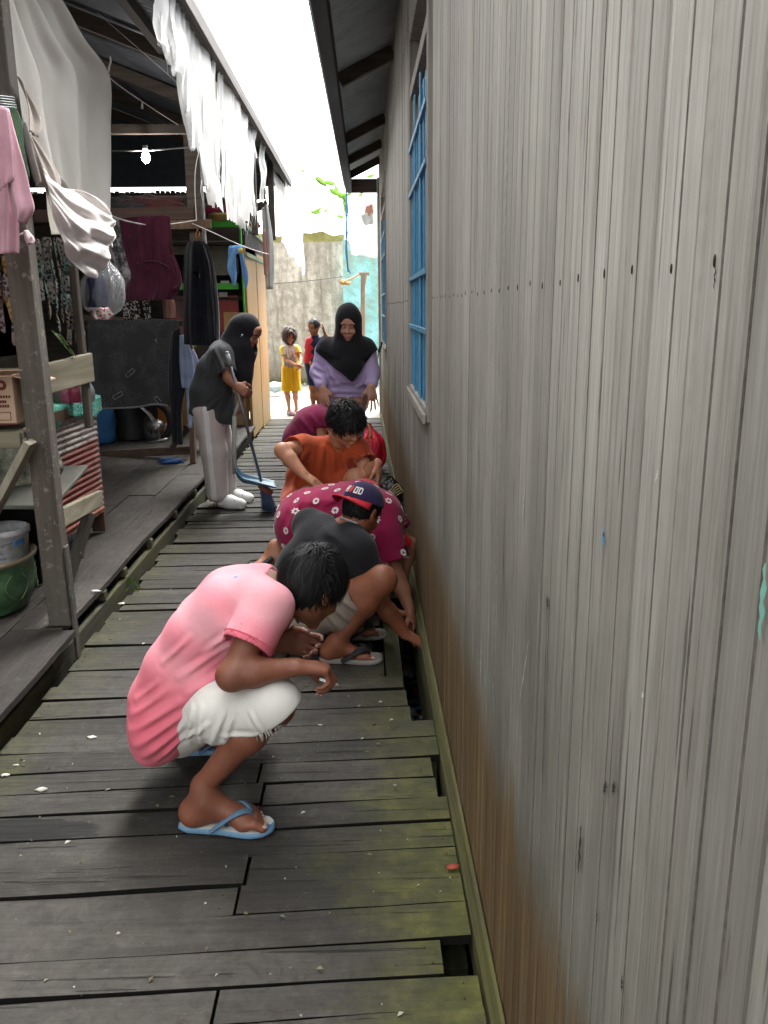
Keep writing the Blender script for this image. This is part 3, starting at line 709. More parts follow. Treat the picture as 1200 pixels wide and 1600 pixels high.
# walls
m = MB(); m.box(-5.3, -1.35, 11.5, 11.56, .1, 2.98, t=.4)
for k in range(60):
    x0_ = -5.3+k*.066; m.box(x0_, x0_+.05, 11.5, 11.56, 2.981, 2.99+.022*q.random(), t=.4)
bw = obj('back_wall', m, M_DARKW, porch)
m = MB(); m.box(-5.36, -5.3, -5, 11.56, .1, 4.8, t=.6); m.box(-5.3, -5.28, 4, 11.5, .2, 3)
obj('inner_wall', m, wood('olive_timber', [(.05,.045,.03), (.09,.08,.055), (.13,.12,.085)], 2, .4), porch)
m = MB(); m.box(-3.55, -3.50, 5.8, 9.3, .17, 2.88); obj('partition', m, wood('olive_board', [(.05,.045,.032), (.085,.075,.055), (.12,.105,.08)], 2, .4), porch)
# lamp
lamp = thing('light_bulb', 'lit white bulb hanging under the dark porch ceiling', 'light bulb', at(228, 238, 6.9))
p = at(228, 246, 6.9); m = MB(); m.sphere(p, (.032, .032, .042), 16, 12)
n = N('bulb_glow'); n.b.inputs['Base Color'].default_value = (1, 1, 1, 1); n.b.inputs['Emission Color'].default_value = (1, .93, .88, 1); n.b.inputs['Emission Strength'].default_value = 60
obj('bulb', m, n.m, lamp)
m = MB(); m.tube([p+[0, 0, .04], p+[0, 0, .085]], [.018, .022], 12); obj('socket', m, plain('socket_white', (.5,.48,.45), .4), lamp)
m = MB(); a_ = at(165, 236, 6.9); b_ = at(300, 230, 6.9); m.tube([a_, (a_+b_)/2-[0, 0, .01], b_], .006, 6); m.tube([at(152, 20, 5.5), at(250, 105, 6.5), at(300, 150, 6.9)], .003, 5)
tag(obj('electric_cable', m, plain('cable_grey', (.32,.30,.28), .5), loc=tuple(a_)), 'thin pale cable strung across the dark ceiling to the bulb', 'cable')

# ---------------- cloth helpers ----------------
def spl(vals, t):
    """smooth interpolation of a list of arrays at t in 0..1"""
    nn = len(vals)-1; s = t*nn; i = min(int(s), nn-1); f = s-i
    p0, p1, p2, p3 = vals[max(i-1, 0)], vals[i], vals[i+1], vals[min(i+2, nn)]
    return .5*((2*p1)+(p2-p0)*f+(2*p0-5*p1+4*p2-p3)*f*f+(3*p1-p0-3*p2+p3)*f**3)
def drape(mb, rows, plane, nu=40, nv=40, folds=4, amp=.02, nrm=(0, 1, 0), seed=0, mi=0, smooth=True, env=None, bend=0, t=.5):
    """rows of (pxL,pyL,pxR,pyR) measured in the photograph on a vertical plane -> folded cloth.  plane: ('Y',y) or ('Y',yL,yR) or ('X',x)"""
    L = []; Rr = []
    for (a, b, c, d) in rows:
        if plane[0] == 'Y': yl = plane[1]; yr = plane[-1]; L.append(at(a, b, yl)); Rr.append(at(c, d, yr))
        else: L.append(ax(a, b, plane[1])); Rr.append(ax(c, d, plane[1]))
    rnd = random.Random(seed); ph = [rnd.uniform(0, 6.28) for _ in range(6)]; nrm = np.array(nrm, float)
    def fn(u, v):
        l, r_ = spl(L, v), spl(Rr, v); p = l+(r_-l)*u
        e = env(u, v) if env else (.35+.65*v)
        d = amp*e*(math.sin(2*math.pi*folds*u+ph[0]+1.3*math.sin(3*v+ph[1]))+.5*math.sin(2*math.pi*folds*2.3*u+ph[2]+2*v)+.35*math.sin(5*v+4*u+ph[3])+.07*math.sin(2*math.pi*folds*4.7*u+ph[4]+5*math.sin(2.5*v)))
        return tuple(p+nrm*(d+bend*math.sin(math.pi*u)))
    mb.grid(fn, nu, nv, t, mi, smooth); return L, Rr
NX = (1, 0, 0)
# big cream cloth on the line
M_CREAM = fabric('cream_cloth', (.52,.49,.44), (.66,.64,.59), .12)
n = N('thin_cream'); a = n.noise(5, 5, .6)
M_CREAM = n.set(n.ramp(a, [(.3, (.70,.67,.63)), (.7, (.80,.785,.75))]), .9, 0, n.noise(16, 4, .6, n.map((1, 1, .4)), 1.0), .4, .015)
tr = n.n('ShaderNodeBsdfTranslucent'); tr.inputs[0].default_value = (.90,.87,.82,1); mx = n.n('ShaderNodeMixShader'); mx.inputs[0].default_value = .55
n.l(n.b.outputs[0], mx.inputs[1]); n.l(tr.outputs[0], mx.inputs[2]); n.l(mx.outputs[0], n.out.inputs[0])
mb = MB()
drape(mb, [(-2,-75,40,-75), (6,0,92,0), (16,60,128,60), (24,120,169,119), (34,200,172,200), (52,265,173,265), (68,330,172,330), (84,366,171,366)], ('X', -1.33), 60, 70, 2.2, .028, NX, 3, env=lambda u, v: .4+.8*(1-u)*(.4+v), bend=-.03)
c1 = obj('cream_sheet', mb, M_CREAM, loc=tuple(ax(90, 0, -1.33)), solid=.002)
tag(c1, 'large cream sheet hanging from the line beside the nearest post', 'sheet', 'washing hung in the porch')
def foldtube(mb, pts, r, X=-1.25, n_=10, flat=.6):
    P = [ax(a, b, X-.0*i) for i, (a, b) in enumerate(pts)]; P = [spl(P, i/24) for i in range(25)]
    rs = [r*math.sin(math.pi*min(.96, max(.06, i/24)))**.35*(1+.12*math.sin(i*1.7)) for i in range(25)]
    mb.tube(P, rs, n_)
mb = MB()
drape(mb, [(36,190,44,196), (44,225,66,240), (50,258,96,278), (56,285,110,300)], ('X', -1.28), 30, 30, 1.6, .022, NX, 8, env=lambda u, v: .35+.6*v, bend=-.02)
_top = [ax(*p, -1.27) for p in ((54,262), (84,292), (118,298), (150,318), (163,335))]; _bot = [ax(*p, -1.27) for p in ((72,340), (92,392), (122,431), (148,428), (161,372), (160,336))]
def swag(u, v):
    a, b = spl(_top, u), spl(_bot, u); p = a+(b-a)*(v**(.9+.25*math.sin(5*u))); e = math.sin(math.pi*min(1, max(0, u*.94+.03)))
    d = .013*e*(math.sin(2*math.pi*(3.1*v+.9*math.sin(4*u)+.3*math.sin(9*u+4*v)))+.35*math.sin(2*math.pi*(6.3*v-1.6*u)+1)+.35*math.sin(9*u+3*v))
    return tuple(p+np.array([.03+d+.05*math.sin(math.pi*v)*e, 0, 0]))
mb.grid(swag, 60, 80)
def swag2(u, v):
    p = ax(112+u*48, 282+30*u+v*(60+70*math.sin(math.pi*(.25+.6*u))), -1.23); return tuple(p+np.array([.014*math.sin(2*math.pi*(2.2*u+.35*math.sin(3*v)))+.010*math.sin(2*math.pi*6*u+4*v)-.03*v, 0, 0]))
drape(mb, [(150,326,164,330), (154,350,172,356), (160,372,174,384), (168,384,173,386)], ('X', -1.24), 12, 12, 1, .010, NX, 4)
tag(obj('bunched_cloth', mb, fabric('rose_white_cloth', (.74,.67,.64), (.84,.79,.76), .08), loc=tuple(ax(120, 300, -1.28)), solid=.002), 'bunched pinkish white cloth gathered in thick folds below the cream sheet', 'cloth', 'washing hung in the porch')
mb = MB(); drape(mb, [(24,118,30,120), (32,128,44,150), (42,170,62,190), (44,205,60,215)], ('X', -1.262), 14, 14, 1, .008, NX, 2); drape(mb, [(48,215,52,214), (66,262,92,272), (84,300,94,305)], ('X', -1.262), 14, 14, 1, .008, NX, 5)
tag(obj('cloth_flap', mb, fabric('beige_lining', (.40,.34,.30), (.50,.44,.39)), loc=tuple(ax(44, 190, -1.26)), solid=.002), 'small beige corner of cloth folded over the cream sheet edge', 'cloth', 'washing hung in the porch')
# cords
def cord(name, pts, r, mat, label, cat='clothesline', grp='cords strung in the porch', n_=24):
    m = MB(); P = [np.array(p, float) for p in pts]; P = [spl(P, i/n_) for i in range(n_+1)]; m.tube(P, r, 6)
    return tag(obj(name, m, mat, loc=tuple(P[0])), label, cat, grp)
M_CORD = plain('pale_cord', (.50,.46,.44), .8)
M_CORDW = plain('white_rope', (.66,.64,.63), .7)
kn = ax(168, 118, -1.33)
cord('clothesline', [ax(92, 0, -1.33), ax(130, 60, -1.335), kn, at(224, 160, 4.9), at(278, 195, 5.6)], .0028, M_CORD, 'taut thin cord running from the cream sheet knot towards the back', )
m = MB(); m.sphere(kn, (.014, .016, .012), 8, 6); m.tube([kn, kn+[.012, 0, .04], kn+[.02, .01, .07], kn+[.014, .02, .10]], [.006, .006, .004, .008], 6); m.tube([at(222, 160, 4.9), at(222, 170, 4.9)], [.003, .008], 6)
tag(obj('cord_knot', m, M_CORD, loc=tuple(kn)), 'small knot with a loose tail holding the corner of the cream sheet', 'knot')
cord('clothesline', [at(155, 330, 4.6), at(200, 346, 5.2), at(240, 352, 5.9), at(276, 349, 6.8), at(306, 344, 7.8)], .005, M_CORDW, 'sagging white rope from the cream sheet to the dark middle post')
cord('clothesline', [at(300, 349, 7.7), at(330, 362, 7.3), at(378, 384, 7.0), at(420, 398, 6.9)], .004, M_CORDW, 'white cord stretched past the green shelf above the light blue shirt')
cord('clothesline', [(-1.1, 6.9, 3.0), at(306, 260, 7.6), at(307, 345, 7.8)], .004, M_CORDW, 'upright white cord hanging down along the dark middle post')
# pink shirt, near left edge
M_PINKS = fabric('dusty_pink_cotton', (.50,.27,.33), (.58,.34,.40), .15)
mb = MB(); PL = ('Y', 2.95)
drape(mb, [(-60,165,4,167), (-95,190,16,190), (-92,240,24,240), (-88,300,26,300), (-86,350,28,352), (-84,400,27,395)], PL, 40, 30, 3, .016, seed=3, bend=.03)
drape(mb, [(0,168,14,170), (4,205,26,215), (8,250,38,258), (14,300,47,300), (22,335,52,326), (27,346,40,350)], ('Y', 2.90), 16, 24, 1, .010, seed=4, bend=-.03)
drape(mb, [(-20,165,10,168), (-14,220,18,225), (-6,262,22,275), (2,300,18,284)], ('Y', 2.86), 14, 18, 1, .010, seed=5, bend=-.02)
tag(obj('pink_shirt', mb, M_PINKS, loc=tuple(at(0, 170, 2.95)), solid=.0025), 'dusty pink shirt hanging at the left edge beside the nearest post', 'shirt', 'washing hung in the porch')
m = MB(); 
for k in range(5):
    pts = [at(-30, 150+3*k, 2.95), at(2, 150+4*k, 3.0), at(22+k, 152+4*k, 3.2)]; m.tube([spl(pts, i/8) for i in range(9)], .0022, 5)
tag(obj('wire_hangers', m, plain('dull_wire', (.25,.27,.27), .4, .6), loc=tuple(at(0, 150, 2.95))), 'cluster of wire hangers above the dusty pink shirt', 'hangers')
m = MB()
for k in range(46):
    s = q.uniform(-1, 1); pts = [at(14+s*4, 158+q.uniform(0, 8), 3.3), at(26+s*5+q.uniform(-4, 6), 190, 3.31), at(33+s*5, 235, 3.3), at(40+s*5+q.uniform(-3, 3), 270+q.uniform(0, 30), 3.3)]
    pts = [spl([np.array(p) for p in pts], i/10)+np.array([0, 0, 0]) for i in range(11)]; m.tube(pts, .0016, 4, q.random(), 0, False)
n = N('raffia'); t = n.attr('tint'); tag(obj('raffia_bundle', m, n.set(n.ramp(t, [(0, (.03,.10,.09)), (.4, (.06,.16,.07)), (1, (.16,.26,.10))]), .5), loc=tuple(at(20, 160, 3.3))), 'bundle of green raffia string hanging beside the pink shirt', 'string bundle')
m = MB(); drape(m, [(37,362,44,360), (38,372,52,372), (42,384,52,380)], ('Y', 3.34), 8, 8, 1, .012, seed=2, bend=-.02); m.tube([at(26, 368, 3.33), at(40, 364, 3.33), at(50, 372, 3.33), at(45, 382, 3.33)], .003, 6)
tag(obj('tied_rag', m, fabric('pale_pink_rag', (.62,.47,.50)), loc=tuple(at(44, 370, 3.34)), solid=.004), 'tiny pale pink rag knotted on the nearest post', 'rag')

# ---------------- rails, shelves, shop counter ----------------
m = MB(); m.hexa([(-1.435, 3.47, 1.132), (-1.405, 3.47, 1.132), (-1.405, 4.40, 1.135), (-1.435, 4.40, 1.135), (-1.435, 3.47, 1.262), (-1.405, 3.47, 1.262), (-1.405, 4.40, 1.285), (-1.435, 4.40, 1.285)], .6)
tag(obj('rail_board', m, M_PLANKY, loc=(-1.42, 3.9, 1.2), bevel=.006), 'pale worn board nailed level behind the nearest post, over the counter', 'board')
m = MB(); m.box(-2.2, -1.47, 3.62, 3.65, 1.16, 1.26, t=.4); tag(obj('rail_board', m, M_PLANKX, loc=(-1.8, 3.6, 1.2), bevel=.005), 'short pale board left of the nearest post, behind the cardboard carton', 'board')
shelf = thing('wall_shelf', 'rough timber shelf with slanting brace left of the nearest post', 'shelf', (-1.6, 3.35, .9))
za = at(20, 680, 3.4)[2]
m = MB(); m.box(-2.3, -1.385, 3.36, 3.60, za-.01, za+.018, t=.7); m.box(-2.3, -1.388, 3.33, 3.357, za-.045, za+.02, t=.5); obj('board', m, M_PLANKX, shelf, bevel=.004)
m = MB(); m.beam(at(-30, 840, 3.31), at(48, 690, 3.31), .03, .085, up=(0, 1, 0), t=.6); obj('brace', m, wood('brace_timber', [(.15,.14,.10), (.24,.22,.165), (.33,.30,.235)], 2, .6), shelf, bevel=.004)
# mouldy sack behind the shelf
m = MB()
def sack(u, v):
    th = u*2*math.pi; r_ = .26*(math.sin(math.pi*min(.97, v+.06))**.35)*(1+.05*math.sin(5*th+v*7)+.03*math.sin(9*th-v*11)); c = at(5, 740, 3.85)
    return (c[0]-.05+r_*math.cos(th), c[1]+.18+r_*.6*math.sin(th), c[2]-.13+.34*v)
m.grid(sack, 40, 16)
n = N('mouldy_canvas'); a = n.noise(6, 6, .7); tag(obj('sack', m, n.set(n.ramp(a, [(.40, (.045,.05,.035)), (.50, (.22,.22,.17)), (.62, (.42,.42,.36))]), .9, 0, a, .5, .02), loc=tuple(at(5, 760, 3.9))), 'mouldy grey green sack lying on the low bench', 'sack')
# carton
ct = thing('cardboard_carton', 'brown cardboard carton with dark red print on the rough shelf', 'carton', at(8, 668, 3.45))
n = N('cardboard'); a = n.noise(5, 5, .6); b = n.n('ShaderNodeTexWave'); b.inputs['Scale'].default_value = 60; n.l(n.tc(), b.inputs[0])
M_CARD = n.set(n.ramp(a, [(.3, (.32,.215,.14)), (.7, (.40,.28,.19))]), .85, 0, b.outputs[1], .1, .002)
cx1 = at(24, 640, 3.37)[0]; cz0 = at(20, 668, 3.37)[2]; cz1 = at(20, 588, 3.37)[2]
m = MB(); m.box(cx1-.34, cx1, 3.37, 3.60, cz0+.012, cz1); obj('box', m, M_CARD, ct, bevel=.004)
m = MB(); m.hexa([(cx1-.34, 3.36, cz1+.004), (cx1, 3.36, cz1+.004), (cx1+.09, 3.26, cz1+.03), (cx1-.34, 3.24, cz1+.03), (cx1-.34, 3.36, cz1+.009), (cx1, 3.36, cz1+.009), (cx1+.09, 3.26, cz1+.034), (cx1-.34, 3.24, cz1+.034)]); m.hexa([(cx1+.003, 3.37, cz1-.002), (cx1+.10, 3.40, cz1-.03), (cx1+.10, 3.58, cz1-.03), (cx1+.003, 3.60, cz1-.002), (cx1+.003, 3.37, cz1+.003), (cx1+.10, 3.40, cz1-.025), (cx1+.10, 3.58, cz1-.025), (cx1+.003, 3.60, cz1+.003)])
obj('flap', m, M_CARD, ct)
def text_mb(txt, size, origin, xdir, zdir, bold=.0, depth=.0008, shear=0):
    cu = bpy.data.curves.new('tmp', 'FONT'); cu.body = txt; cu.size = size; cu.extrude = depth; cu.offset = bold; cu.shear = shear; cu.resolution_u = 3
    o = bpy.data.objects.new('tmp', cu); COL.objects.link(o); dg = bpy.context.evaluated_depsgraph_get(); me = bpy.data.meshes.new_from_object(o.evaluated_get(dg))
    m = MB(); xd, zd = np.array(xdir, float), np.array(zdir, float); nd = np.cross(xd, zd); og = np.array(origin, float)
    m.add([og+xd*v.co[0]+zd*v.co[1]+nd*v.co[2] for v in me.vertices], [tuple(p.vertices) for p in me.polygons])
    bpy.data.objects.remove(o); bpy.data.curves.remove(cu); bpy.data.meshes.remove(me); return m
M_REDP = plain('maroon_print', (.12,.02,.025), .8)
m = text_mb('elo', .075, (cx1-.118, 3.3685, cz0+.155), (1, 0, 0), (0, 0, 1), .003)
for (zz, w0, w1) in ((.120, -.11, -.01), (.100, -.11, -.03), (.082, -.11, -.02)):
    for k in range(9):
        x0_ = cx1+w0+(w1-w0)*k/9; m.box(x0_, x0_+.007, 3.3675, 3.3688, cz0+zz, cz0+zz+.011)
for (a0, a1, b0, b1) in ((-.075, -.02, .030, .032), (-.075, -.02, .062, .064), (-.075, -.073, .030, .064), (-.022, -.02, .030, .064)): m.box(cx1+a0, cx1+a1, 3.3675, 3.3688, cz0+b0, cz0+b1)
m.box(cx1-.34, cx1-.0, 3.3672, 3.3686, cz0+.012, cz0+.018)
obj('print', m, M_REDP, ct)

# counter with corrugated iron front
counter = thing('shop_counter', 'small counter clad in red and silver corrugated iron on the porch deck', 'counter', (-1.7, 4.5, .16))
n = N('painted_corrugated'); x, y, z = n.xyz(); a = n.noise(12, 7, .75); b = n.noise(3, 4, .6)
hz = n.math('ADD', z, n.math('ADD', n.math('MULTIPLY', y, -.05), n.math('MULTIPLY', b, .03)))
red = n.ramp(a, [(.3, (.13,.03,.022)), (.6, (.235,.06,.045)), (.8, (.30,.10,.075))]); silver = n.ramp(a, [(.35, (.10,.06,.045)), (.5, (.34,.30,.28)), (.7, (.50,.49,.48))])
low = n.ramp(a, [(.3, (.20,.05,.03)), (.7, (.38,.13,.08))])
c = n.mix(n.math('MULTIPLY', n.math('SUBTRACT', hz, .585), 60, clamp=True), red, silver)
c = n.mix(n.math('MULTIPLY', n.math('SUBTRACT', .33, z), 6, clamp=True), c, low)
M_CORR = n.set(c, .5, .15, a, .2, .002)
m = MB(); corr(m, (-1.655, 4.0, .30), (-1.655, 4.0, .985), (-1.595, 4.93, .30), 0, .033, .0065, 4)
obj('corrugated_front', m, M_CORR, counter, solid=.0025)
for bx in ((-1.68, -1.60, 4.935, 4.975), (-1.70, -1.66, 3.955, 3.995), (-2.3, -2.25, 4.92, 4.96)):
    m = MB(); m.box(*bx, .17, .985, t=.6); obj('corner_post', m, M_BROWNZ, counter, bevel=.003)
m = MB(); m.hexa([(-2.3, 3.96, .99), (-1.655, 3.96, .99), (-1.59, 4.97, .99), (-2.3, 4.97, .99), (-2.3, 3.96, 1.005), (-1.655, 3.96, 1.005), (-1.59, 4.97, 1.005), (-2.3, 4.97, 1.005)]); obj('counter_top', m, M_BROWNZ, counter, bevel=.003)
m = MB(); m.box(-1.603, -1.597, 4.2, 4.93, .93, .985); obj('top_board', m, M_BROWNZ, counter)
m = MB()
def lace(u, v):
    y_ = 4.02+.96*u; x_ = -1.652+.062*u
    if v < .35: return (x_-.14*(1-v/.35)+.010, y_, 1.010)
    s = (v-.35)/.65; hang = .095*(1+.22*math.sin(u*9)+.12*math.sin(u*23)); return (x_+.022+.006*math.sin(u*38), y_, 1.010-hang*s)
m.grid(lace, 90, 10)
n = N('teal_lace'); v1 = n.voro(55, n.map((1, 1, 1)), 'DISTANCE_TO_EDGE'); 
obj('lace_cover', m, n.set(n.ramp(v1, [(.02, (.35,.70,.58)), (.06, (.10,.45,.34)), (.2, (.03,.27,.20))]), .8, 0, v1, .5, .004), counter, solid=.002)
# bags on the counter top, under the rail
for k, (px, py, s, col, nm) in enumerate([(104, 606, .055, (.35,.10,.16), 'dark red'), (118, 602, .06, (.30,.04,.08), 'crimson'), (131, 600, .05, (.32,.36,.36), 'grey'), (92, 608, .05, (.10,.12,.09), 'olive')]):
    c = at(px, py, 4.55); m = MB()
    m.grid(lambda u, v: (c[0]+s*(1+.15*math.sin(7*u*6.28+k))*math.sin(math.pi*min(.98, .25+v*.73))**.6*math.cos(u*6.2832), c[1]+s*.8*math.sin(math.pi*min(.98, .25+v*.73))**.6*math.sin(u*6.2832), 1.012+.13*v), 24, 10)
    m.tube([(c[0], c[1], 1.13), (c[0]+.01, c[1], 1.15), (c[0]+.03, c[1]-.01, 1.165)], [.006, .010, .014], 6)
    tag(obj('snack_bag', m, plain('bag_'+nm.replace(' ', '_'), col, .25, 0, .3, 30, .5), loc=(c[0], c[1], 1.01)), nm+' tied bag standing on the counter behind the teal lace', 'bag', 'bags on the counter')
# bench with the tray between post and counter
bench = thing('low_bench', 'low plank bench with metal tray top and slanting leg beside the nearest post', 'bench', (-1.5, 3.9, .16))
m = MB(); A = at(88, 806, 3.50); B = at(156, 775, 4.35); m.beam(A+[.01, -.03, -.012], B+[0, 0, -.012], .028, .085); obj('side_board', m, M_PLANKY, bench, bevel=.005)
ztop = A[2]+.035
m = MB(); m.hexa([(A[0]-.75, 3.62, ztop-.02), (A[0]-.03, 3.55, ztop-.02), (B[0]-.03, 4.30, ztop+.02), (B[0]-.8, 4.30, ztop+.02), (A[0]-.75, 3.62, ztop), (A[0]-.03, 3.55, ztop), (B[0]-.03, 4.30, ztop+.04), (B[0]-.8, 4.30, ztop+.04)]); obj('tray', m, plain('zinc_tray', (.13,.13,.112), .45, .3), bench, bevel=.004)
m = MB(); m.beam(gz(102, 918, .165), at(140, 800, 4.05), .035, .055, t=.4); m.beam(gz(124, 870, .30), at(140, 800, 4.15), .03, .05, t=.2); obj('leg', m, wood('dim_leg_timber', [(.07,.065,.055), (.12,.11,.095), (.17,.16,.14)], 2, .7), bench, bevel=.004)
m = MB(); m.box(-2.3, -1.62, 3.95, 3.98, .17, ztop-.03, t=.2); m.box(-2.3, -1.7, 3.6, 3.95, ztop-.10, ztop-.04, t=.2); obj('back_panel', m, M_VOID, bench)
# white pail
c0 = at(20, 862, 3.75); pail = thing('paint_pail', 'white plastic paint pail with blue stripe standing inside the green pot', 'pail', (c0[0]-.05, 3.75, .25))
cx_, cy_ = c0[0]-.03, 3.72
zt = at(20, 828, 3.66)[2]
m = MB(); m.lathe([(.10, -.24), (.118, -.03), (.126, -.028), (.127, -.004), (.118, 0), (.112, -.002), (.108, -.04), (.095, -.235)], (cx_, cy_, zt), 40)
n = N('pail_plastic'); x, y, z = n.xyz(); a = n.noise(9, 6, .7)
obj('bucket', m, n.set(n.ramp(a, [(.38, (.30,.30,.29)), (.55, (.50,.51,.51)), (.7, (.58,.59,.6))]), .5), pail)
m = MB(); 
m.add([(cx_+(.1165-.02*(1-v))*math.cos(a0), cy_+(.1165-.02*(1-v))*math.sin(a0), zt-.19+.145*v) for v in (0, 1) for a0 in np.linspace(R(-42), R(-12), 6)], [(i, i+1, i+7, i+6) for i in range(5)], smooth=True)
obj('blue_stripe', m, plain('pail_blue', (.05,.17,.38), .5), pail, solid=.003)
m = MB(); q2 = random.Random(8)
for (z0_, a0, a1, hh) in ((-.072, -120, -62, .008), (-.092, -115, -70, .004), (-.104, -112, -66, .004), (-.13, -118, -60, .012)):
    for k in range(14):
        aa = R(a0+(a1-a0)*k/14); bb = R(a0+(a1-a0)*(k+.7)/14)
        r_ = .1155; m.add([(cx_+r_*math.cos(aa), cy_+r_*math.sin(aa), zt+z0_), (cx_+r_*math.cos(bb), cy_+r_*math.sin(bb), zt+z0_), (cx_+r_*math.cos(bb), cy_+r_*math.sin(bb), zt+z0_+hh), (cx_+r_*math.cos(aa), cy_+r_*math.sin(aa), zt+z0_+hh)], [(0, 1, 2, 3)])
obj('label_print', m, plain('faded_grey_print', (.22,.24,.26), .6), pail)
m = MB(); hp = [(cx_+.129*math.cos(a0), cy_+.129*math.sin(a0), zt-.02-.035*math.sin((a0-R(-150))/R(150)*math.pi)) for a0 in np.linspace(R(-150), R(0), 14)]; m.tube(hp, .003, 6); obj('handle', m, plain('wire_grey', (.3,.3,.3), .4, .6), pail)
# glazed pot
pot = thing('glazed_pot', 'wide dark green glazed pot with scroll relief on the deck left of the post', 'pot', (-1.80, 3.62, .165))
prof = [(.02, 0), (.21, 0), (.225, .012), (.222, .03), (.245, .05), (.262, .10), (.268, .15), (.262, .20), (.258, .222), (.275, .238), (.280, .25), (.268, .258), (.252, .25), (.245, .20), (.22, .06), (.02, .04)]
m = MB(); pc = (-1.80, 3.64, .166); m.lathe(prof, pc, 64)
n = N('green_glaze'); a = n.noise(9, 7, .7); b = n.noise(30, 5, .7); x, y, z = n.xyz()
c = n.ramp(a, [(.3, (.012,.03,.012)), (.5, (.035,.085,.035)), (.7, (.07,.15,.07))]); c = n.mix(n.ramp(b, [(.6, (0,0,0)), (.72, (.6,.6,.6))]), c, (.18,.22,.14))
c = n.mix(n.math('MULTIPLY', n.math('SUBTRACT', z, .232), 80, clamp=True), c, (.20,.16,.10))
obj('bowl', m, n.set(c, .35, 0, b, .3, .003, .5), pot)
m = MB()
for k in range(7):
    a0 = R(-150+k*42)
    for sg in (-1, 1):
        pts = []
        for i in range(12):
            s = i/11; th = a0+sg*(.04+.20*math.sin(s*math.pi*.9)); z_ = .07+.12*s; rr_ = .266+.0*s; pts.append((pc[0]+rr_*math.cos(th), pc[1]+rr_*math.sin(th), pc[2]+z_))
        m.tube([(p[0], p[1], p[2]) for p in pts], .0022, 5)
obj('scroll_relief', m, plain('pale_green_glaze', (.12,.18,.08), .4), pot)

# hanging strings of sachets
def sachet_strip(x, y, zt, zb, wd, mats_, name, label, grp, seed):
    r0 = random.Random(seed); m = MB(); nS = max(3, int((zt-zb)/.085)); hh = (zt-zb)/nS; yaw_ = r0.uniform(-.5, .5)
    for k in range(nS):
        def fn(u, v):
            puff = .010*math.sin(math.pi*u)*math.sin(math.pi*v)**.7; ww = wd*(.9+.1*math.sin(math.pi*v))*(.82 if v in (0, 1) else 1)
            sgn = 1 if fn.s else -1; X = (u-.5)*ww; return (x+X*math.sin(yaw_)+puff*sgn+.006*math.sin(k*2+seed+v*2), y+X*math.cos(yaw_)+.004*math.sin(k*1.7+seed), zt-hh*(k+v)+.002*math.sin(19*u+k))
        for s in (0, 1):
            fn.s = s; m.grid(fn, 6, 7, r0.random(), k % len(mats_))
    o = obj(name, m, mats_, loc=(x, y, zt)); return tag(o, label, 'sachets', grp)
def foil(nm, c1_, c2_, sc=40):
    if nm in MC: return MC[nm]
    n = N(nm); a = n.voro(sc, n.map((1, 1, 1.4))); b = n.noise(22, 4, .6); mt_ = n.set(n.ramp(a, [(.30, c1_), (.42, c2_)], 'CONSTANT'), .22, .25, b, .7, .008, .6); MC[nm] = mt_; return mt_
F_DK = [foil('foil_black', (.03,.033,.033), (.30,.29,.27)), foil('foil_green_black', (.015,.06,.055), (.20,.30,.27)), foil('foil_brown', (.08,.045,.035), (.38,.33,.28))]
F_BL = [foil('foil_blue', (.06,.17,.35), (.42,.50,.56))]; F_YE = [foil('foil_yellow', (.45,.33,.06), (.10,.12,.25)), foil('foil_red', (.45,.05,.04), (.40,.45,.45))]
F_OR = [foil('foil_orange', (.32,.10,.02), (.45,.3,.12)), foil('foil_mauve', (.10,.04,.06), (.36,.28,.28))]
G = 'strings of sachets hanging behind the nearest post'
for k, (px, pt_, pb) in enumerate([(50, 372, 470), (58, 370, 500), (66, 370, 475), (73, 371, 520), (81, 370, 505), (88, 371, 540), (95, 374, 515), (101, 376, 545), (107, 380, 532)]):
    p0 = ax(px+3, pt_, -1.50-.02*(k % 3)); p1 = ax(px+16, pb, -1.50-.02*(k % 3))
    sachet_strip(p0[0], (p0[1]+.02), p0[2], p1[2], .058, [F_DK[k % 3], F_DK[(k+1) % 3]], 'sachet_string', 'dark glossy string of sachets hanging in the tight row right of the nearest post', G, k)
p0 = ax(110, 440, -1.47); sachet_strip(p0[0], p0[1], p0[2], ax(120, 515, -1.47)[2], .055, F_YE, 'sachet_string', 'yellow and red string of sachets beside the blue one', G, 33)
p0 = ax(122, 440, -1.45); sachet_strip(p0[0], p0[1]-.02, p0[2], ax(136, 535, -1.45)[2], .05, F_BL, 'sachet_string', 'light blue string of sachets nearest the thin stud', G, 34)
for k, (px, pt_, pb) in enumerate([(-8, 395, 520), (2, 400, 480), (10, 390, 540)]):
    p0 = at(px, pt_, 3.75); sachet_strip(p0[0], 3.75, p0[2], at(px+10, pb, 3.75)[2], .06, [F_OR[0], F_OR[1]] if k != 0 else [F_OR[1]], 'sachet_string', ['mauve string of sachets at the picture edge left of the post', 'short orange string of sachets left of the post', 'long orange and mauve string of sachets touching the left side of the post'][k], G, 50+k)
m = MB(); m.grid(lambda u, v: (-1.62, 3.5+.85*u, 1.72+.0*v-.42*v), 4, 4); m.box(-1.66, -1.62, 3.46, 4.36, 1.29, 1.98)
tag(obj('dark_screen', m, plain('black_cloth', (.015,.016,.018), .9), loc=(-1.64, 3.9, 1.3)), 'black backing screen behind the hanging strings of sachets', 'screen')
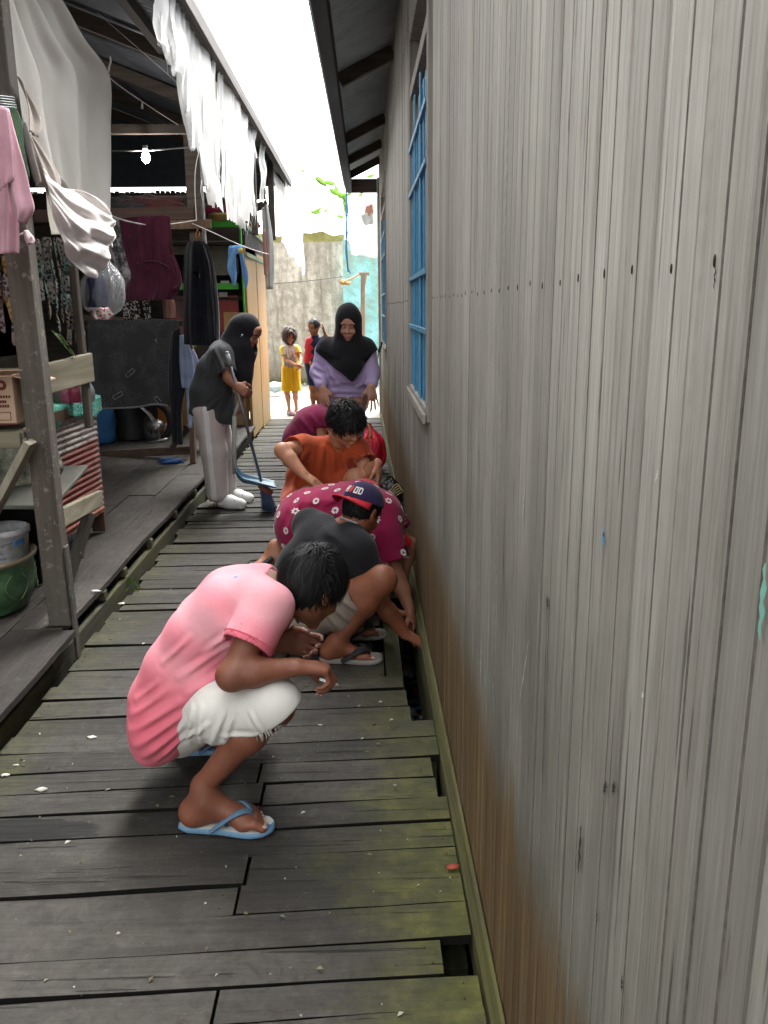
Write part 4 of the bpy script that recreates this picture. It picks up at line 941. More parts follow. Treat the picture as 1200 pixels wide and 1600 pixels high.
# green leaf-wrapped packet on the rail board
m = MB(); m.grid(lambda u, v: tuple(ax(88+26*v+(u-.5)*(16*(1-v)+10*v), 520+34*v+(u-.5)*8, -1.395-.012*math.sin(u*math.pi))), 8, 10); tag(obj('green_packet', m, foil('foil_leaf', (.06,.20,.03), (.25,.40,.14), 25), loc=tuple(ax(100, 535, -1.39)), solid=.003), 'bright green pointed packet lying against the pale rail board', 'packet')
# ---------------- washing and stores deeper in the porch ----------------
GW = 'washing hung in the porch'
# white torn cloth strips under the eave
M_RAGW = None
n = N('white_torn_cloth'); a = n.noise(10, 6, .7); mt_ = n.set(n.ramp(a, [(.3, (.74,.74,.73)), (.6, (.88,.88,.87))]), .9, 0, a, .4, .01)
tr = n.n('ShaderNodeBsdfTranslucent'); tr.inputs[0].default_value = (.93,.93,.92,1); mx = n.n('ShaderNodeMixShader'); mx.inputs[0].default_value = .5
n.l(n.b.outputs[0], mx.inputs[1]); n.l(tr.outputs[0], mx.inputs[2]); n.l(mx.outputs[0], n.out.inputs[0]); M_RAGW = mt_
def pw(pts, x):
    for (a, b), (c, d) in zip(pts, pts[1:]):
        if a <= x <= c: return b+(d-b)*(x-a)/(c-a+1e-9)
    return pts[0][1] if x < pts[0][0] else pts[-1][1]
def ragcloth(name, X, px0, px1, top, bot, label, seed, thin=1.0, slit=()):
    r0 = random.Random(seed); m = MB(); px = px0
    while px < px1:
        wpx = (r0.uniform(9, 18) if r0.random() < .45 else r0.uniform(2.5, 5))*thin; yb_ = pw(bot, px+wpx/2)+r0.uniform(-34, 8)
        a = ax(px, 100, X); b = ax(min(px+wpx*1.25, px1), 100, X)
        yt = a[1]; wv_ = b[1]-a[1]; zt = ax(px, pw(top, px), X)[2]; zb_ = ax(px+wpx/2, yb_, X)[2]; zt = max(zt, zb_+.05)
        ph = r0.uniform(0, 6); xo = X+r0.uniform(-.03, .03); ns = 22; jag = [r0.uniform(.0, 1) for _ in range(60)]
        tears = [(r0.uniform(.2, .95), r0.uniform(.1, .6)) for _ in range(3)]
        def fn(u, v):
            e = jag[int(v*30) % 60]*.14*(v > .25)+(.35*max(0, v-.88)/.12*jag[int(u*7)])
            ww = wv_*(1-min(.85, e*1.5)); y_ = yt+wv_*.5+(u-.5)*ww+.012*math.sin(v*6+ph)*v
            z_ = zt+(zb_-zt)*(v+.035*jag[int(u*6)+3]*(v > .9)); return (xo+.014*math.sin(u*7+ph+v*3)+.01*math.sin(v*11+ph), y_, z_)
        m.grid(fn, 7, ns)
        # loose threads
        for k in range(2):
            yy_ = yt+r0.random()*wv_; L = r0.uniform(.04, .16); z0_ = zb_+r0.uniform(0, (zt-zb_)*.3); m.tube([(xo+.005, yy_, z0_), (xo+.015*math.sin(ph), yy_+.008, z0_-L*.5), (xo, yy_+r0.uniform(-.02, .02), z0_-L)], [.003, .002, .001], 4)
        px += wpx*.45
        for (s0, s1) in slit:
            if s0 < px < s1: px = s1
    return tag(obj(name, m, M_RAGW, loc=(X, ax(px0, 100, X)[1], 3.0)), label, 'cloth', GW)
EV = [(230, -130), (250, -93), (300, 2), (350, 92), (400, 182), (455, 281), (470, 305)]
ragcloth('torn_cloth', -.97, 249, 283, EV, [(248, 58), (256, 66), (262, 100), (283, 112)], 'ragged white cloth hanging highest and nearest under the left eave', 1)
ragcloth('torn_cloth', -.975, 280, 301, EV, [(279, 180), (288, 216), (297, 228), (302, 222)], 'white torn strip beside the dark ceiling, second from the camera', 2)
ragcloth('torn_cloth', -.97, 300, 328, EV, [(300, 298), (327, 305)], 'wide ragged white strip hanging over the daylight slit', 3, slit=())
ragcloth('torn_cloth', -.975, 330, 352, [(325, 30), (352, 95)], [(330, 306), (340, 322), (352, 324)], 'frayed white strip with a split down to its knotted hem', 4)
ragcloth('torn_cloth', -.97, 351, 386, [(340, 75), (386, 160)], [(350, 330), (366, 342), (386, 346)], 'longest shredded white cloth reaching down to the green shelf', 5)
ragcloth('torn_cloth', -.965, 384, 406, [(380, 150), (406, 200)], [(384, 235), (391, 225), (395, 205), (406, 220)], 'small torn white scrap at the far end of the shredded cloths', 6)
ragcloth('torn_cloth', -.965, 399, 404, [(395, 190), (406, 210)], [(399, 300), (404, 312)], 'narrow white ribbon hanging alone from the eave', 7)
ragcloth('torn_cloth', -.95, 427, 463, [(420, 245), (463, 310)], [(427, 395), (438, 402), (450, 414), (466, 416)], 'bright white cloth hanging at the far end of the left eave', 8, 1.2)
m = MB(); drape(m, [(409,325,418,318), (410,370,426,372), (413,420,428,420), (416,452,427,452)], ('Y', 9.9), 10, 12, 1, .03, seed=2); tag(obj('pale_sheet', m, fabric('pale_grey_cotton', (.60,.60,.58)), loc=tuple(at(418, 330, 9.9)), solid=.003), 'narrow pale sheet hanging at the corner of the orange kiosk', 'sheet', GW)
m = MB(); drape(m, [(410,358,414,358), (411,400,420,402), (413,430,417,430)], ('Y', 9.75), 6, 10, 1, .02, seed=4); tag(obj('pink_strip', m, fabric('coral_cotton', (.50,.26,.22)), loc=tuple(at(412, 360, 9.75)), solid=.003), 'faded coral strip of cloth against the kiosk corner', 'cloth', GW)
# cow hide print shirt, purple dress
n = N('cow_print'); a = n.noise(16, 6, .75); M_COW = n.set(n.ramp(a, [(.44, (.035,.035,.038)), (.5, (.16,.155,.15)), (.58, (.30,.29,.28))]), .9, 0, a, .3, .01)
m = MB(); drape(m, [(166,342,186,340), (164,370,190,372), (168,410,197,405), (172,440,203,434), (176,470,188,462)], ('Y', 5.1), 24, 24, 2, .015, seed=2, bend=-.03); tag(obj('mottled_shirt', m, M_COW, loc=tuple(at(180, 345, 5.1)), solid=.003), 'grey and black mottled shirt hanging between plastic bag and maroon dress', 'shirt', GW)
M_MAR = fabric('maroon_jersey', (.085,.016,.036), (.12,.026,.052), .25)
m = MB(); drape(m, [(188,341,264,337), (189,352,266,350), (191,380,268,378), (195,405,272,405), (196,425,278,424), (192,448,282,446), (190,462,278,460), (194,470,272,468)], ('Y', 5.7), 60, 40, 2.6, .016, seed=6, bend=-.05, env=lambda u, v: .3+.9*v)
drape(m, [(262,400,270,396), (268,420,280,418), (272,440,284,440), (268,452,280,452)], ('Y', 5.62), 12, 10, 1, .012, seed=3)
P = [np.array(at(a, b, 5.64)) for a, b in ((214, 412), (228, 408), (244, 408), (260, 415), (266, 420))]; m.tube([spl(P, i/14) for i in range(15)], .0025, 5, .9, 1)
tag(obj('maroon_dress', m, [M_MAR, plain('maroon_seam', (.16,.07,.08), .9)], loc=tuple(at(230, 340, 5.7)), solid=.003), 'dark maroon dress spread on the sagging white rope', 'dress', GW)
n = N('black_white_print'); a = n.voro(70); M_BWP = n.set(n.ramp(a, [(.35, (.55,.54,.52)), (.42, (.02,.02,.02))], 'CONSTANT'), .9)
for k, (a, b, c, d, lab) in enumerate([(191, 462, 207, 500, 'leftmost black and white printed hem below the maroon dress'), (204, 470, 218, 498, 'middle black and white printed hem below the maroon dress'), (221, 462, 235, 500, 'rightmost black and white printed hem below the maroon dress')]):
    m = MB(); drape(m, [(a, b, c-2, b), (a+2, (b+d)/2, c, (b+d)/2), (a+3, d, c, d)], ('Y', 5.95), 8, 8, 1, .012, seed=k); tag(obj('printed_cloth', m, M_BWP, loc=tuple(at(a, b, 5.95)), solid=.003), lab, 'cloth', GW)
m = MB(); drape(m, [(254,456,266,455), (254,475,272,474), (255,498,274,497)], ('Y', 6.2), 14, 14, 1, .02, seed=1, bend=-.04); tag(obj('tan_towel', m, fabric('tan_rose_cloth', (.33,.17,.13)), loc=tuple(at(260, 456, 6.2)), solid=.003), 'tan towel hanging below the right edge of the maroon dress', 'towel', GW)
# clear plastic bag with navy cloth
bagp = thing('plastic_bag', 'clear plastic bag holding navy flowered cloth hanging beside the thin stud', 'plastic bag', at(155, 500, 4.55))
n = N('clear_plastic'); b = n.noise(18, 4, .6, None, 1.5); n.b.inputs['Transmission Weight'].default_value = .3; n.b.inputs['Alpha'].default_value = .30; M_CLEAR = n.set((.8,.82,.85), .12, 0, b, 1.0, .02, .6)
m = MB()
def bg_(u, v):
    th = u*2*math.pi; s = spl([np.array([x]) for x in (.012, .035, .075, .105, .115, .11, .09, .02)], v)[0]*(1+.10*math.sin(5*th+6*v)+.06*math.sin(11*th)); c = at(156+3*v, 394+105*v, 4.55)
    return (c[0]+s*math.cos(th), 4.60+.7*s*math.sin(th), c[2])
m.grid(bg_, 48, 26); obj('bag', m, M_CLEAR, bagp)
n = N('navy_flower_print'); v_ = n.voro(19, n.map((1, .01, 1))); v2 = n.voro(80); x, y, z = n.xyz(); c = n.ramp(v_, [(.0, (.55,.18,.02)), (.13, (.60,.25,.05)), (.16, (.75,.74,.72)), (.22, (.022,.024,.075))], 'CONSTANT')
m = MB(); drape(m, [(134,438,160,428), (133,460,168,455), (134,480,170,480)], ('Y', 4.58), 20, 14, 1.5, .012, seed=3, bend=-.05); obj('navy_cloth', m, n.set(c, .85, 0, None), bagp, solid=.006)
m = MB(); drape(m, [(140,486,168,480), (142,494,176,492), (148,499,172,499)], ('Y', 4.56), 14, 8, 2, .014, seed=4, bend=-.03); obj('red_cloth', m, foil('red_white_print', (.55,.03,.03), (.6,.55,.52), 60), bagp, solid=.005)
# patterned black blanket over the frame
fr = thing('drying_frame', 'low brown timber frame on the deck carrying the patterned black blanket', 'frame', (-1.55, 7.45, .16))
m = MB(); m.beam(at(297, 507, 7.42), gz(302, 724, .165), .045, .07, up=(0, 1, 0), t=.7); obj('post', m, M_BROWNZ, fr, bevel=.004)
m = MB(); m.beam(at(150, 711, 7.75), at(300, 703, 7.46), .04, .075, up=(0, 0, 1), t=.5); obj('bottom_beam', m, wood('brown_beam', [(.045,.032,.022), (.085,.06,.042), (.13,.095,.07)], 0, .6), fr, bevel=.004)
m = MB(); m.beam(at(130, 497, 7.68), at(301, 506, 7.44), .035, .05, up=(0, 0, 1)); obj('top_rail', m, M_DARKW, fr, bevel=.003)
m = MB(); m.beam(at(296, 668, 7.42), at(268, 700, 7.5), .03, .04, t=.2); obj('brace', m, M_DARKW, fr, bevel=.003)
n = N('leaf_print_blanket'); x, y, z = n.xyz()
vv = n.noise(9, 3, .5, None, 3.0); line = n.math('ABSOLUTE', n.math('SUBTRACT', n.math('FRACT', n.math('MULTIPLY', vv, 9)), .5)); lf = n.ramp(line, [(.05, (1,1,1)), (.13, (0,0,0))]); msk = n.ramp(n.noise(4.5, 3), [(.42, (0,0,0)), (.55, (1,1,1))])
c = n.mix(n.math('MULTIPLY', n.math('MULTIPLY', lf, msk), .75), (.038,.040,.042), (.15,.155,.16)); M_BLAN = n.set(c, .95, 0, n.noise(180, 2), .3, .004)
m = MB(); L_, R_ = drape(m, [(135,498,279,500), (137,545,280,540), (140,590,282,590), (147,638,286,634)], ('Y', 7.62, 7.38), 60, 36, 1.3, .022, seed=12, env=lambda u, v: .15+.8*v*v)
for k, (px, py, an) in enumerate([(250, 536, .9), (203, 583, -.7), (248, 627, .9), (184, 618, -.5)]):
    c = at(px, py, 7.44); ca, sa = math.cos(an), math.sin(an)
    for (u0, v0, u1, v1) in ((-.045, -.016, .045, -.016), (-.045, .016, .045, .016), (-.045, -.016, -.045, .016), (.045, -.016, .045, .016)):
        p = [c+np.array([u*ca+v*sa, -.0, -u*sa+v*ca]) for u, v in ((u0, v0), (u1, v1))]; m.tube(p, .0022, 4, 1, 1)
P = [np.array(at(a, b, 7.4)) for a, b in ((148, 639), (180, 638), (215, 636), (240, 632), (262, 634), (286, 640))]; m.tube([spl(P, i/24) for i in range(25)], .006, 6, 1, 1)
tag(obj('patterned_blanket', m, [M_BLAN, plain('grey_piping', (.20,.20,.21), .8)], loc=tuple(at(205, 500, 7.6)), solid=.006), 'black blanket with faint leaf pattern and grey piping hung over the low frame', 'blanket', GW)
# black trousers and denim on the frame end
m = MB(); drape(m, [(268,520,282,510), (264,560,286,556), (264,605,290,600), (268,640,284,640), (270,692,286,694)], ('Y', 7.28), 16, 26, 1, .02, seed=5, bend=-.04); tag(obj('black_trousers', m, fabric('black_twill', (.012,.014,.02)), loc=tuple(at(275, 512, 7.28)), solid=.006), 'black trousers hanging over the right end of the blanket frame', 'trousers', GW)
m = MB(); drape(m, [(281,524,290,522), (281,560,302,560), (284,600,304,596), (286,606,300,606)], ('Y', 7.22), 14, 20, 1, .016, seed=6, bend=-.03); drape(m, [(298,546,303,546), (300,570,312,572), (300,596,306,604)], ('Y', 7.30), 8, 12, 1, .01, seed=7, bend=-.02); drape(m, [(290,606,300,606), (292,640,299,642), (294,668,302,668)], ('Y', 7.26), 8, 12, 1, .01, seed=8, bend=-.02)
tag(obj('denim_shirt', m, fabric('faded_denim', (.22,.28,.42), (.30,.37,.52)), loc=tuple(at(290, 524, 7.22)), solid=.004), 'faded light blue denim shirt beside the black trousers on the frame', 'shirt', GW)
# long black jacket on a hanger
jk = thing('black_jacket', 'long black jacket with small grey chest print hanging on the cord', 'jacket', at(308, 370, 7.0), GW)
m = MB(); drape(m, [(296,378,318,376), (289,388,328,392), (287,420,332,430), (286,462,334,472), (286,500,337,508), (287,528,340,530), (287,538,341,540)], ('Y', 7.0), 44, 40, 2, .018, seed=2, bend=-.05); obj('body', m, fabric('black_polyester', (.010,.012,.018), (.014,.016,.022)), jk, solid=.006)
m = MB(); drape(m, [(318,384,330,396), (326,410,336,425), (330,450,341,470), (334,500,343,515), (336,528,342,534)], ('Y', 6.92), 14, 26, 1, .012, seed=3, bend=-.04); obj('sleeve', m, fabric('black_polyester', (.012,.014,.02)), jk, solid=.006)
m = MB()
for k in range(9): c_ = at(302+1.15*k, 421+.7*k, 6.905); m.box(c_[0], c_[0]+.004+.003*(k % 2), c_[1]-.004, c_[1], c_[2]-.035, c_[2]-.035+.02+.006*((k*7) % 3)); obj('chest_print', m, plain('grey_print', (.35,.35,.36), .8), jk)
m = MB(); m.tube([at(308, 376, 6.98), at(306, 366, 6.98), at(309, 358, 6.98), at(312, 364, 6.98), at(310, 372, 6.98)], .004, 6); obj('hanger_hook', m, plain('orange_plastic', (.55,.20,.05), .5), jk)
# light blue child shirt
m = MB(); drape(m, [(358,384,377,383), (356,395,378,392), (357,398,377,396)], ('Y', 6.95), 14, 6, 1, .01, seed=1); drape(m, [(358,386,366,385), (356,405,368,400), (355,420,369,418), (361,436,370,430), (363,447,368,445)], ('Y', 6.93), 8, 18, 1, .012, seed=2); drape(m, [(371,385,378,384), (375,405,381,402), (378,425,387,423), (380,436,388,438), (382,450,384,452)], ('Y', 6.93), 8, 18, 1, .012, seed=3)
m.sphere(at(376, 392, 6.90), (.018, .006, .02), 8, 6, .5, 1)
tag(obj('blue_shirt', m, [fabric('sky_blue_cotton', (.13,.30,.60), (.18,.38,.68)), plain('yellow_patch', (.6,.45,.08), .8)], loc=tuple(at(367, 385, 6.95)), solid=.004), 'small sky blue shirt on the cord in front of the green shelf', 'shirt', GW)

# green shelf rack and orange kiosk
M_GREEN = plain('bright_green_paint', (.08,.46,.05), .5, 0, .2, 20)
M_ORNG = None
n = N('ochre_panel'); x, y, z = n.xyz(); a = n.noise(1, 6, .65, n.map((5, 5, .6))); b = n.noise(7, 6, .7)
c = n.ramp(a, [(.3, (.36,.19,.065)), (.6, (.46,.26,.10)), (.8, (.52,.32,.14))]); lo = n.math('MULTIPLY', n.math('SUBTRACT', n.math('MULTIPLY', b, 1.1), n.math('ADD', z, -.05)), 2.2, clamp=True); c = n.mix(n.math('MULTIPLY', lo, .55), c, (.26,.19,.07))
M_ORNG = n.set(c, .6, 0, a, .2, .003)
kio = thing('kiosk', 'small kiosk with ochre side wall, bright green front frame and mesh window', 'kiosk', (-1.7, 10.4, .0))
m = MB(); m.box(-1.31, -1.28, 10.62, 11.5, .0, 2.16, t=.5); m.box(-1.32, -1.285, 9.66, 10.612, .02, 2.18, t=.6); obj('side_wall', m, M_ORNG, kio, bevel=.004)
m = MB(); m.box(-1.56, -1.34, 9.64, 9.66, .17, 1.46); m.box(-2.3, -1.565, 9.645, 9.665, .17, .92); obj('front_panel', m, M_ORNG, kio, bevel=.003)
m = MB(); m.box(-1.345, -1.325, 9.62, 9.655, 0.0, 1.46); obj('edge_strip', m, wood('strip_timber', [(.12,.07,.03), (.2,.12,.06), (.28,.18,.09)], 2, .6), kio)
yy0 = 9.58
def fb(a, b, c, d, nm='green_bar'):
    p, r_ = at(a, b, yy0), at(c, d, yy0); m = MB(); m.box(min(p[0], r_[0]), max(p[0], r_[0]), yy0, yy0+.05, min(p[2], r_[2]), max(p[2], r_[2])); obj(nm, m, M_GREEN, kio, bevel=.004)
fb(330, 344, 372, 355); fb(373, 344, 383, 490); fb(277, 443, 372, 452); fb(293, 534, 324, 543); 
m = MB(); 
for k, (px0, px1, py0, py1) in enumerate([(270, 300, 376, 398), (325, 368, 376, 430), (334, 372, 402, 428)]):
    p, r_ = at(px0, py1, 9.85+.03*k), at(px1, py0, 9.85+.03*k); m.box(p[0], r_[0], p[1], p[1]+.02, p[2], r_[2])
n = N('woven_panel'); br = n.n('ShaderNodeTexBrick'); n.l(n.map((1, 1, 1), rot=(R(90), 0, 0)), br.inputs[0]); br.inputs['Scale'].default_value = 26; br.inputs['Color1'].default_value = (.34,.31,.25,1); br.inputs['Color2'].default_value = (.24,.22,.18,1); br.inputs['Mortar'].default_value = (.09,.08,.07,1)
obj('woven_panel', m, n.set(br.outputs[0], .9), kio)
m = MB(); m.box(-2.4, -1.36, 9.9, 9.93, .95, 1.33); p = at(270, 538, 9.75); r_ = at(372, 462, 9.75); m.box(p[0], r_[0], 9.75, 9.78, p[2], r_[2])
n = N('red_tarp'); a = n.noise(2.2, 5, .6); obj('red_tarp', m, n.set(n.ramp(a, [(.35, (.10,.02,.015)), (.55, (.38,.03,.02)), (.8, (.52,.08,.05))]), .45, 0, a, .5, .03), kio)
m = MB(); m.box(-2.5, -1.33, 10.9, 10.95, .2, 2.3, t=.3); m.box(-2.5, -1.35, 9.7, 10.9, 1.60, 1.63, t=.5); m.box(-2.5, -1.35, 9.7, 10.9, 2.2, 2.23, t=.3); obj('dark_inside', m, M_DARKW, kio)
m = MB(); 
for (px, py) in ((349, 455), (356, 443), (352, 437)): c = at(px, py+6, 9.66); m.box(c[0]-.05, c[0]+.04, 9.66, 9.70, c[2]-.02, c[2]+.03)
obj('white_packets', m, plain('packet_white', (.5,.5,.48), .5), kio)
# slanted mesh window along the alley side
m = MB(); 
a0, a1 = np.array(ax(384, 352, -1.28)), np.array(ax(411, 378, -1.28)); b0, b1 = np.array(ax(384, 397, -1.28)), np.array(ax(412, 411, -1.28))
m.beam(a0, a1, .035, .05); m.beam(b0, b1, .035, .045); obj('window_rail', m, plain('pale_green_rail', (.25,.32,.20), .6), kio, bevel=.003)
m = MB(); m.add([a0-[.01,0,.02], a1-[.01,0,.02], b1-[.01,0,-.02], b0-[.01,0,-.02]], [(0,1,2,3)]); n = N('mesh_net'); ck = n.noise(30, 4, .7); obj('mesh', m, n.set(n.ramp(ck, [(.4, (.03,.028,.025)), (.7, (.12,.11,.10))]), .9), kio, solid=.01)
# upper lattice of rafters over the kiosk, with odds and ends stored on it
sto = [(300, 332, (.05,.032,.028), .12, 'dark brown heap of sacks stored under the daylight slit', 8.6, 250), (262, 330, (.075,.035,.032), .13, 'reddish brown heap of cloth stored under the daylight slit', 8.4, 232), (212, 328, (.05,.05,.055), .13, 'charcoal bundle stored at the left under the daylight slit', 8.3, 205)]
def bundle(name, c, s, col, label, cat, grp=None, seed=0, rough=.9, sq=(1, .7, .55), mat=None):
    r0 = random.Random(seed); ph = [r0.uniform(0, 6) for _ in range(6)]; m = MB()
    def fn(u, v):
        th = u*2*math.pi; ph_ = v*math.pi; d = np.array([math.sin(ph_)*math.cos(th), math.sin(ph_)*math.sin(th), math.cos(ph_)])
        k = 1+.13*math.sin(3*th+ph[0]+2*ph_)*math.sin(ph_)+.09*math.sin(5*ph_+ph[1]+th*2)+.05*math.sin(9*th+ph[2])*math.sin(ph_)+.05*math.sin(13*d[2]+7*d[0]+ph[3])
        return tuple(np.array(c)+d*s*np.array(sq)*k)
    m.grid(fn, 40, 22); return tag(obj(name, m, mat or fabric('cloth_'+label.split()[0]+'_'+label.split()[1], col, None, .35, rough), loc=tuple(c)), label, cat, grp)
GS = 'bundles stored in the porch loft'
bundle('cloth_bundle', at(240, 322, 8.2), .30, (.09,.035,.035), 'reddish brown heap of cloth stored under the daylight slit', 'bundle', GS, 1, sq=(1, .6, .30))
bundle('cloth_bundle', at(283, 322, 8.3), .22, (.05,.036,.034), 'dusky sack heap between the reddish heap and the middle post', 'bundle', GS, 2, sq=(1, .7, .42))
bundle('cloth_bundle', at(205, 325, 8.2), .24, (.045,.047,.05), 'charcoal bundle stored at the left end of the loft', 'bundle', GS, 3, sq=(.9, .7, .42))
bundle('cloth_bundle', at(336, 329, 9.3), .12, (.22,.02,.04), 'crimson bundle stored right of the middle post', 'bundle', GS, 4, sq=(1.2, .7, .55))
bundle('cloth_bundle', at(345, 339, 9.2), .12, (.40,.28,.09), 'mustard bundle stored just above the green shelf', 'bundle', GS, 5, sq=(1.2, .7, .35))
bundle('cloth_bundle', at(398, 352, 10.3), .06, (.42,.02,.05), 'tiny red bundle stored above the mesh window', 'bundle', GS, 6, sq=(1, .7, .8))
m = MB(); p = at(190, 336, 8.0); m.box(-3.4, -1.56, 7.98, 8.6, p[2]-.03, p[2]-.005, t=.3); obj('loft_shelf', m, M_DARKW, porch)
m = MB(); m.beam(at(250, 352, 7.9), at(330, 350, 7.9), .05, .08, t=.6); obj('cross_rail', m, M_BROWNZ, porch, bevel=.004)
for (a, b, c, d) in ((300, 312, 415, 305), (385, 330, 418, 318), (385, 300, 415, 297)):
    m = MB(); m.beam(at(a, b, 10.6), at(c, d, 10.6), .05, .09, t=q.random()); obj('lattice_beam', m, M_DARKW, porch, bevel=.003)
m = MB(); m.beam(at(333, 297, 11.45), at(412, 296, 11.45), .05, .08, t=.2); obj('lattice_beam', m, M_DARKW, porch)
# blue barrel, motorcycle, blue rag
c = gz(163, 706, .165); c = np.array([c[0], c[1]+.5, .165])
cb3 = at(158, 690, 8.5)
m = MB(); m.lathe([(.01, 0), (.15, 0), (.165, .02), (.175, .12), (.172, .14), (.178, .16), (.178, .34), (.172, .36), (.176, .38), (.16, .50), (.12, .56), (.05, .575), (.01, .58)], (cb3[0]-.02, 8.5, .166), 36)
tag(obj('blue_barrel', m, plain('barrel_blue', (.025,.10,.23), .4), loc=(cb3[0], 8.5, .166)), 'blue plastic barrel on the deck behind the patterned blanket', 'barrel')
mo = thing('motorcycle', 'parked scooter half hidden behind the patterned blanket', 'motorcycle', (-2.25, 8.7, .166))
bk = at(212, 690, 8.7)
m = MB(); pts = [at(196, 655, 8.7), at(196, 700, 8.7)]
bundle_c = at(208, 668, 8.7)
m.grid(lambda u, v: (bundle_c[0]+(.20+.02*math.sin(v*9))*(1-.15*v)*math.cos(u*6.2832)*(1+.05*math.sin(u*31)), 8.7+.16*math.sin(u*6.2832), .62-.44*v), 36, 14); m.grid(lambda u, v: (bundle_c[0]+.20*v*math.cos(u*6.2832), 8.7+.16*v*math.sin(u*6.2832), .62+.06*(1-v*v)), 36, 6)
obj('black_cover', m, plain('black_vinyl', (.010,.010,.011), .45), mo)
fcen = at(205, 682, 8.62)
m = MB(); 
for k in range(14): 
    a0 = R(20+k*9); 
def fend(u, v):
    a0 = R(15+110*u); r_ = .30; return (fcen[0]-.02+r_*math.cos(a0)*1.0, 8.50+.12*v, .26+r_*math.sin(a0)*1.05)
m.grid(fend, 24, 6); obj('fender', m, plain('grey_plastic', (.22,.23,.22), .4), mo, solid=.006)
wc = at(243, 676, 8.65); m = MB(); 
ring = [(wc[0]+.02+.15*math.cos(t), 8.62, .166+.19+.19*math.sin(t)) for t in np.linspace(0, 2*math.pi, 33)]; m.tube(ring, .035, 10, cap=False); obj('wheel', m, plain('tyre_rubber', (.02,.02,.02), .8), mo)
m = MB(); m.sphere(at(243, 664, 8.55), (.09, .07, .06), 18, 12); m.tube([at(238, 672, 8.5), at(250, 666, 8.5)], .035, 14); m.tube([at(246, 655, 8.52), at(250, 690, 8.52)], .012, 8); m.tube([at(232, 692, 8.5), at(262, 686, 8.5)], .014, 8); obj('engine', m, plain('dull_aluminium', (.3,.3,.3), .35, .7), mo)
m = MB(); m.box(fcen[0]+.15, fcen[0]+.40, 9.2, 9.3, .17, .52); obj('orange_case', m, plain('orange_case_paint', (.40,.15,.04), .5), mo)
m = MB(); m.sphere(at(262, 668, 9.0), (.06, .04, .05), 14, 10); tag(obj('small_bowl', m, plain('pinkish_bowl', (.45,.36,.33), .5), loc=tuple(at(262, 668, 9.0))), 'small pale bowl behind the scooter', 'bowl')
bundle('blue_rag', gz(267, 721, .18), .11, (.02,.07,.20), 'crumpled dark blue rag lying on the deck before the frame', 'rag', None, 11, sq=(1, .45, .28))

# ---------------- far end objects ----------------
m = MB(); n = N('milky_plastic'); a = n.noise(9, 5, .6, None, 1.0); mt_ = n.set(n.ramp(a, [(.3, (.55,.60,.66)), (.7, (.78,.80,.84))]), .3, 0, a, .7, .03)
tr = n.n('ShaderNodeBsdfTranslucent'); tr.inputs[0].default_value = (.8,.82,.86,1); mx = n.n('ShaderNodeMixShader'); mx.inputs[0].default_value = .5; n.l(n.b.outputs[0], mx.inputs[1]); n.l(tr.outputs[0], mx.inputs[2]); n.l(mx.outputs[0], n.out.inputs[0])
drape(m, [(543,307,600,307), (545,340,600,340), (546,375,600,372), (549,398,600,405)], ('Y', 12.25), 30, 20, 2, .05, seed=4)
psh = obj('plastic_sheet', m, mt_, loc=tuple(at(565, 310, 12.25)), solid=.003); tag(psh, 'milky white plastic sheet hanging below the end of the right roof', 'plastic sheet')
m = MB(); drape(m, [(572,322,582,318), (570,332,584,330), (574,338,582,336)], ('Y', 12.17), 8, 6, 1, .01, seed=1); obj('orange_print', m, plain('faded_orange_print', (.70,.35,.25), .5), psh, solid=.002)
m = MB(); drape(m, [(564,336,580,330), (566,345,584,342), (570,352,584,350)], ('Y', 12.17), 8, 6, 1, .01, seed=3); obj('white_print', m, plain('white_print', (.8,.8,.78), .5), psh, solid=.002)
cord('blue_rope', [at(541, 300, 12.1), at(542, 330, 12.1), at(541, 380, 12.1), at(544, 425, 12.1)], .012, plain('blue_rope_fibre', (.05,.25,.5), .8), 'blue rope hanging at the far corner of the right eave', 'rope', 'ropes at the far end')
cord('blue_rope', [at(545, 355, 12.15), at(540, 385, 12.15), at(543, 415, 12.15), at(548, 428, 12.15)], .008, plain('blue_rope_fibre', (.05,.25,.5), .8), 'second blue rope, frayed and shorter, beside the plastic sheet', 'rope', 'ropes at the far end')
lp = thing('line_post', 'pale wooden clothesline post standing in front of the turquoise wall', 'post', gz(566, 640, 0))
m = MB(); m.beam(at(567, 429, 13.2), at(566.5, 610, 13.2), .07, .05, up=(0, 1, 0)); obj('upright', m, wood('fresh_timber', [(.20,.15,.11), (.28,.22,.165), (.34,.27,.21)], 2, .6), lp, bevel=.005)
m = MB(); m.beam(at(572, 431, 13.15), at(566, 466, 13.15), .03, .05, up=(0, 1, 0)); m.beam(at(561, 428, 13.2), at(577, 428, 13.2), .05, .05); obj('arm', m, wood('fresh_timber_x', [(.20,.15,.11), (.28,.22,.165), (.34,.27,.21)], 0, .6), lp, bevel=.005)
cord('wall_line', [at(430, 443, 16.7), at(480, 439, 16.4), at(535, 432, 15.8)], .008, plain('dark_string', (.14,.13,.12), .8), 'thin dark line stretched across the stained plaster wall', 'line', 'ropes at the far end')
cord('wall_line', [at(535, 441, 15.9), at(552, 434, 14.5), at(563, 427, 13.2)], .02, plain('tan_rope', (.50,.36,.20), .8), 'tan rope from the plaster wall corner to the wooden line post', 'line', 'ropes at the far end')
m = MB(); c = at(536, 441, 15.9); m.sphere(c, (.07, .05, .05), 10, 8); m.sphere(c+[.08, 0, -.02], (.06, .05, .035), 10, 8); tag(obj('rope_knot', m, plain('rust_knot', (.38,.18,.06), .8), loc=tuple(c)), 'rusty orange rope knot at the corner of the plaster wall', 'knot')
st = thing('leaning_stick', 'long grey stick with black tip leaning against the plank house wall', 'stick', gz(566, 652, 0))
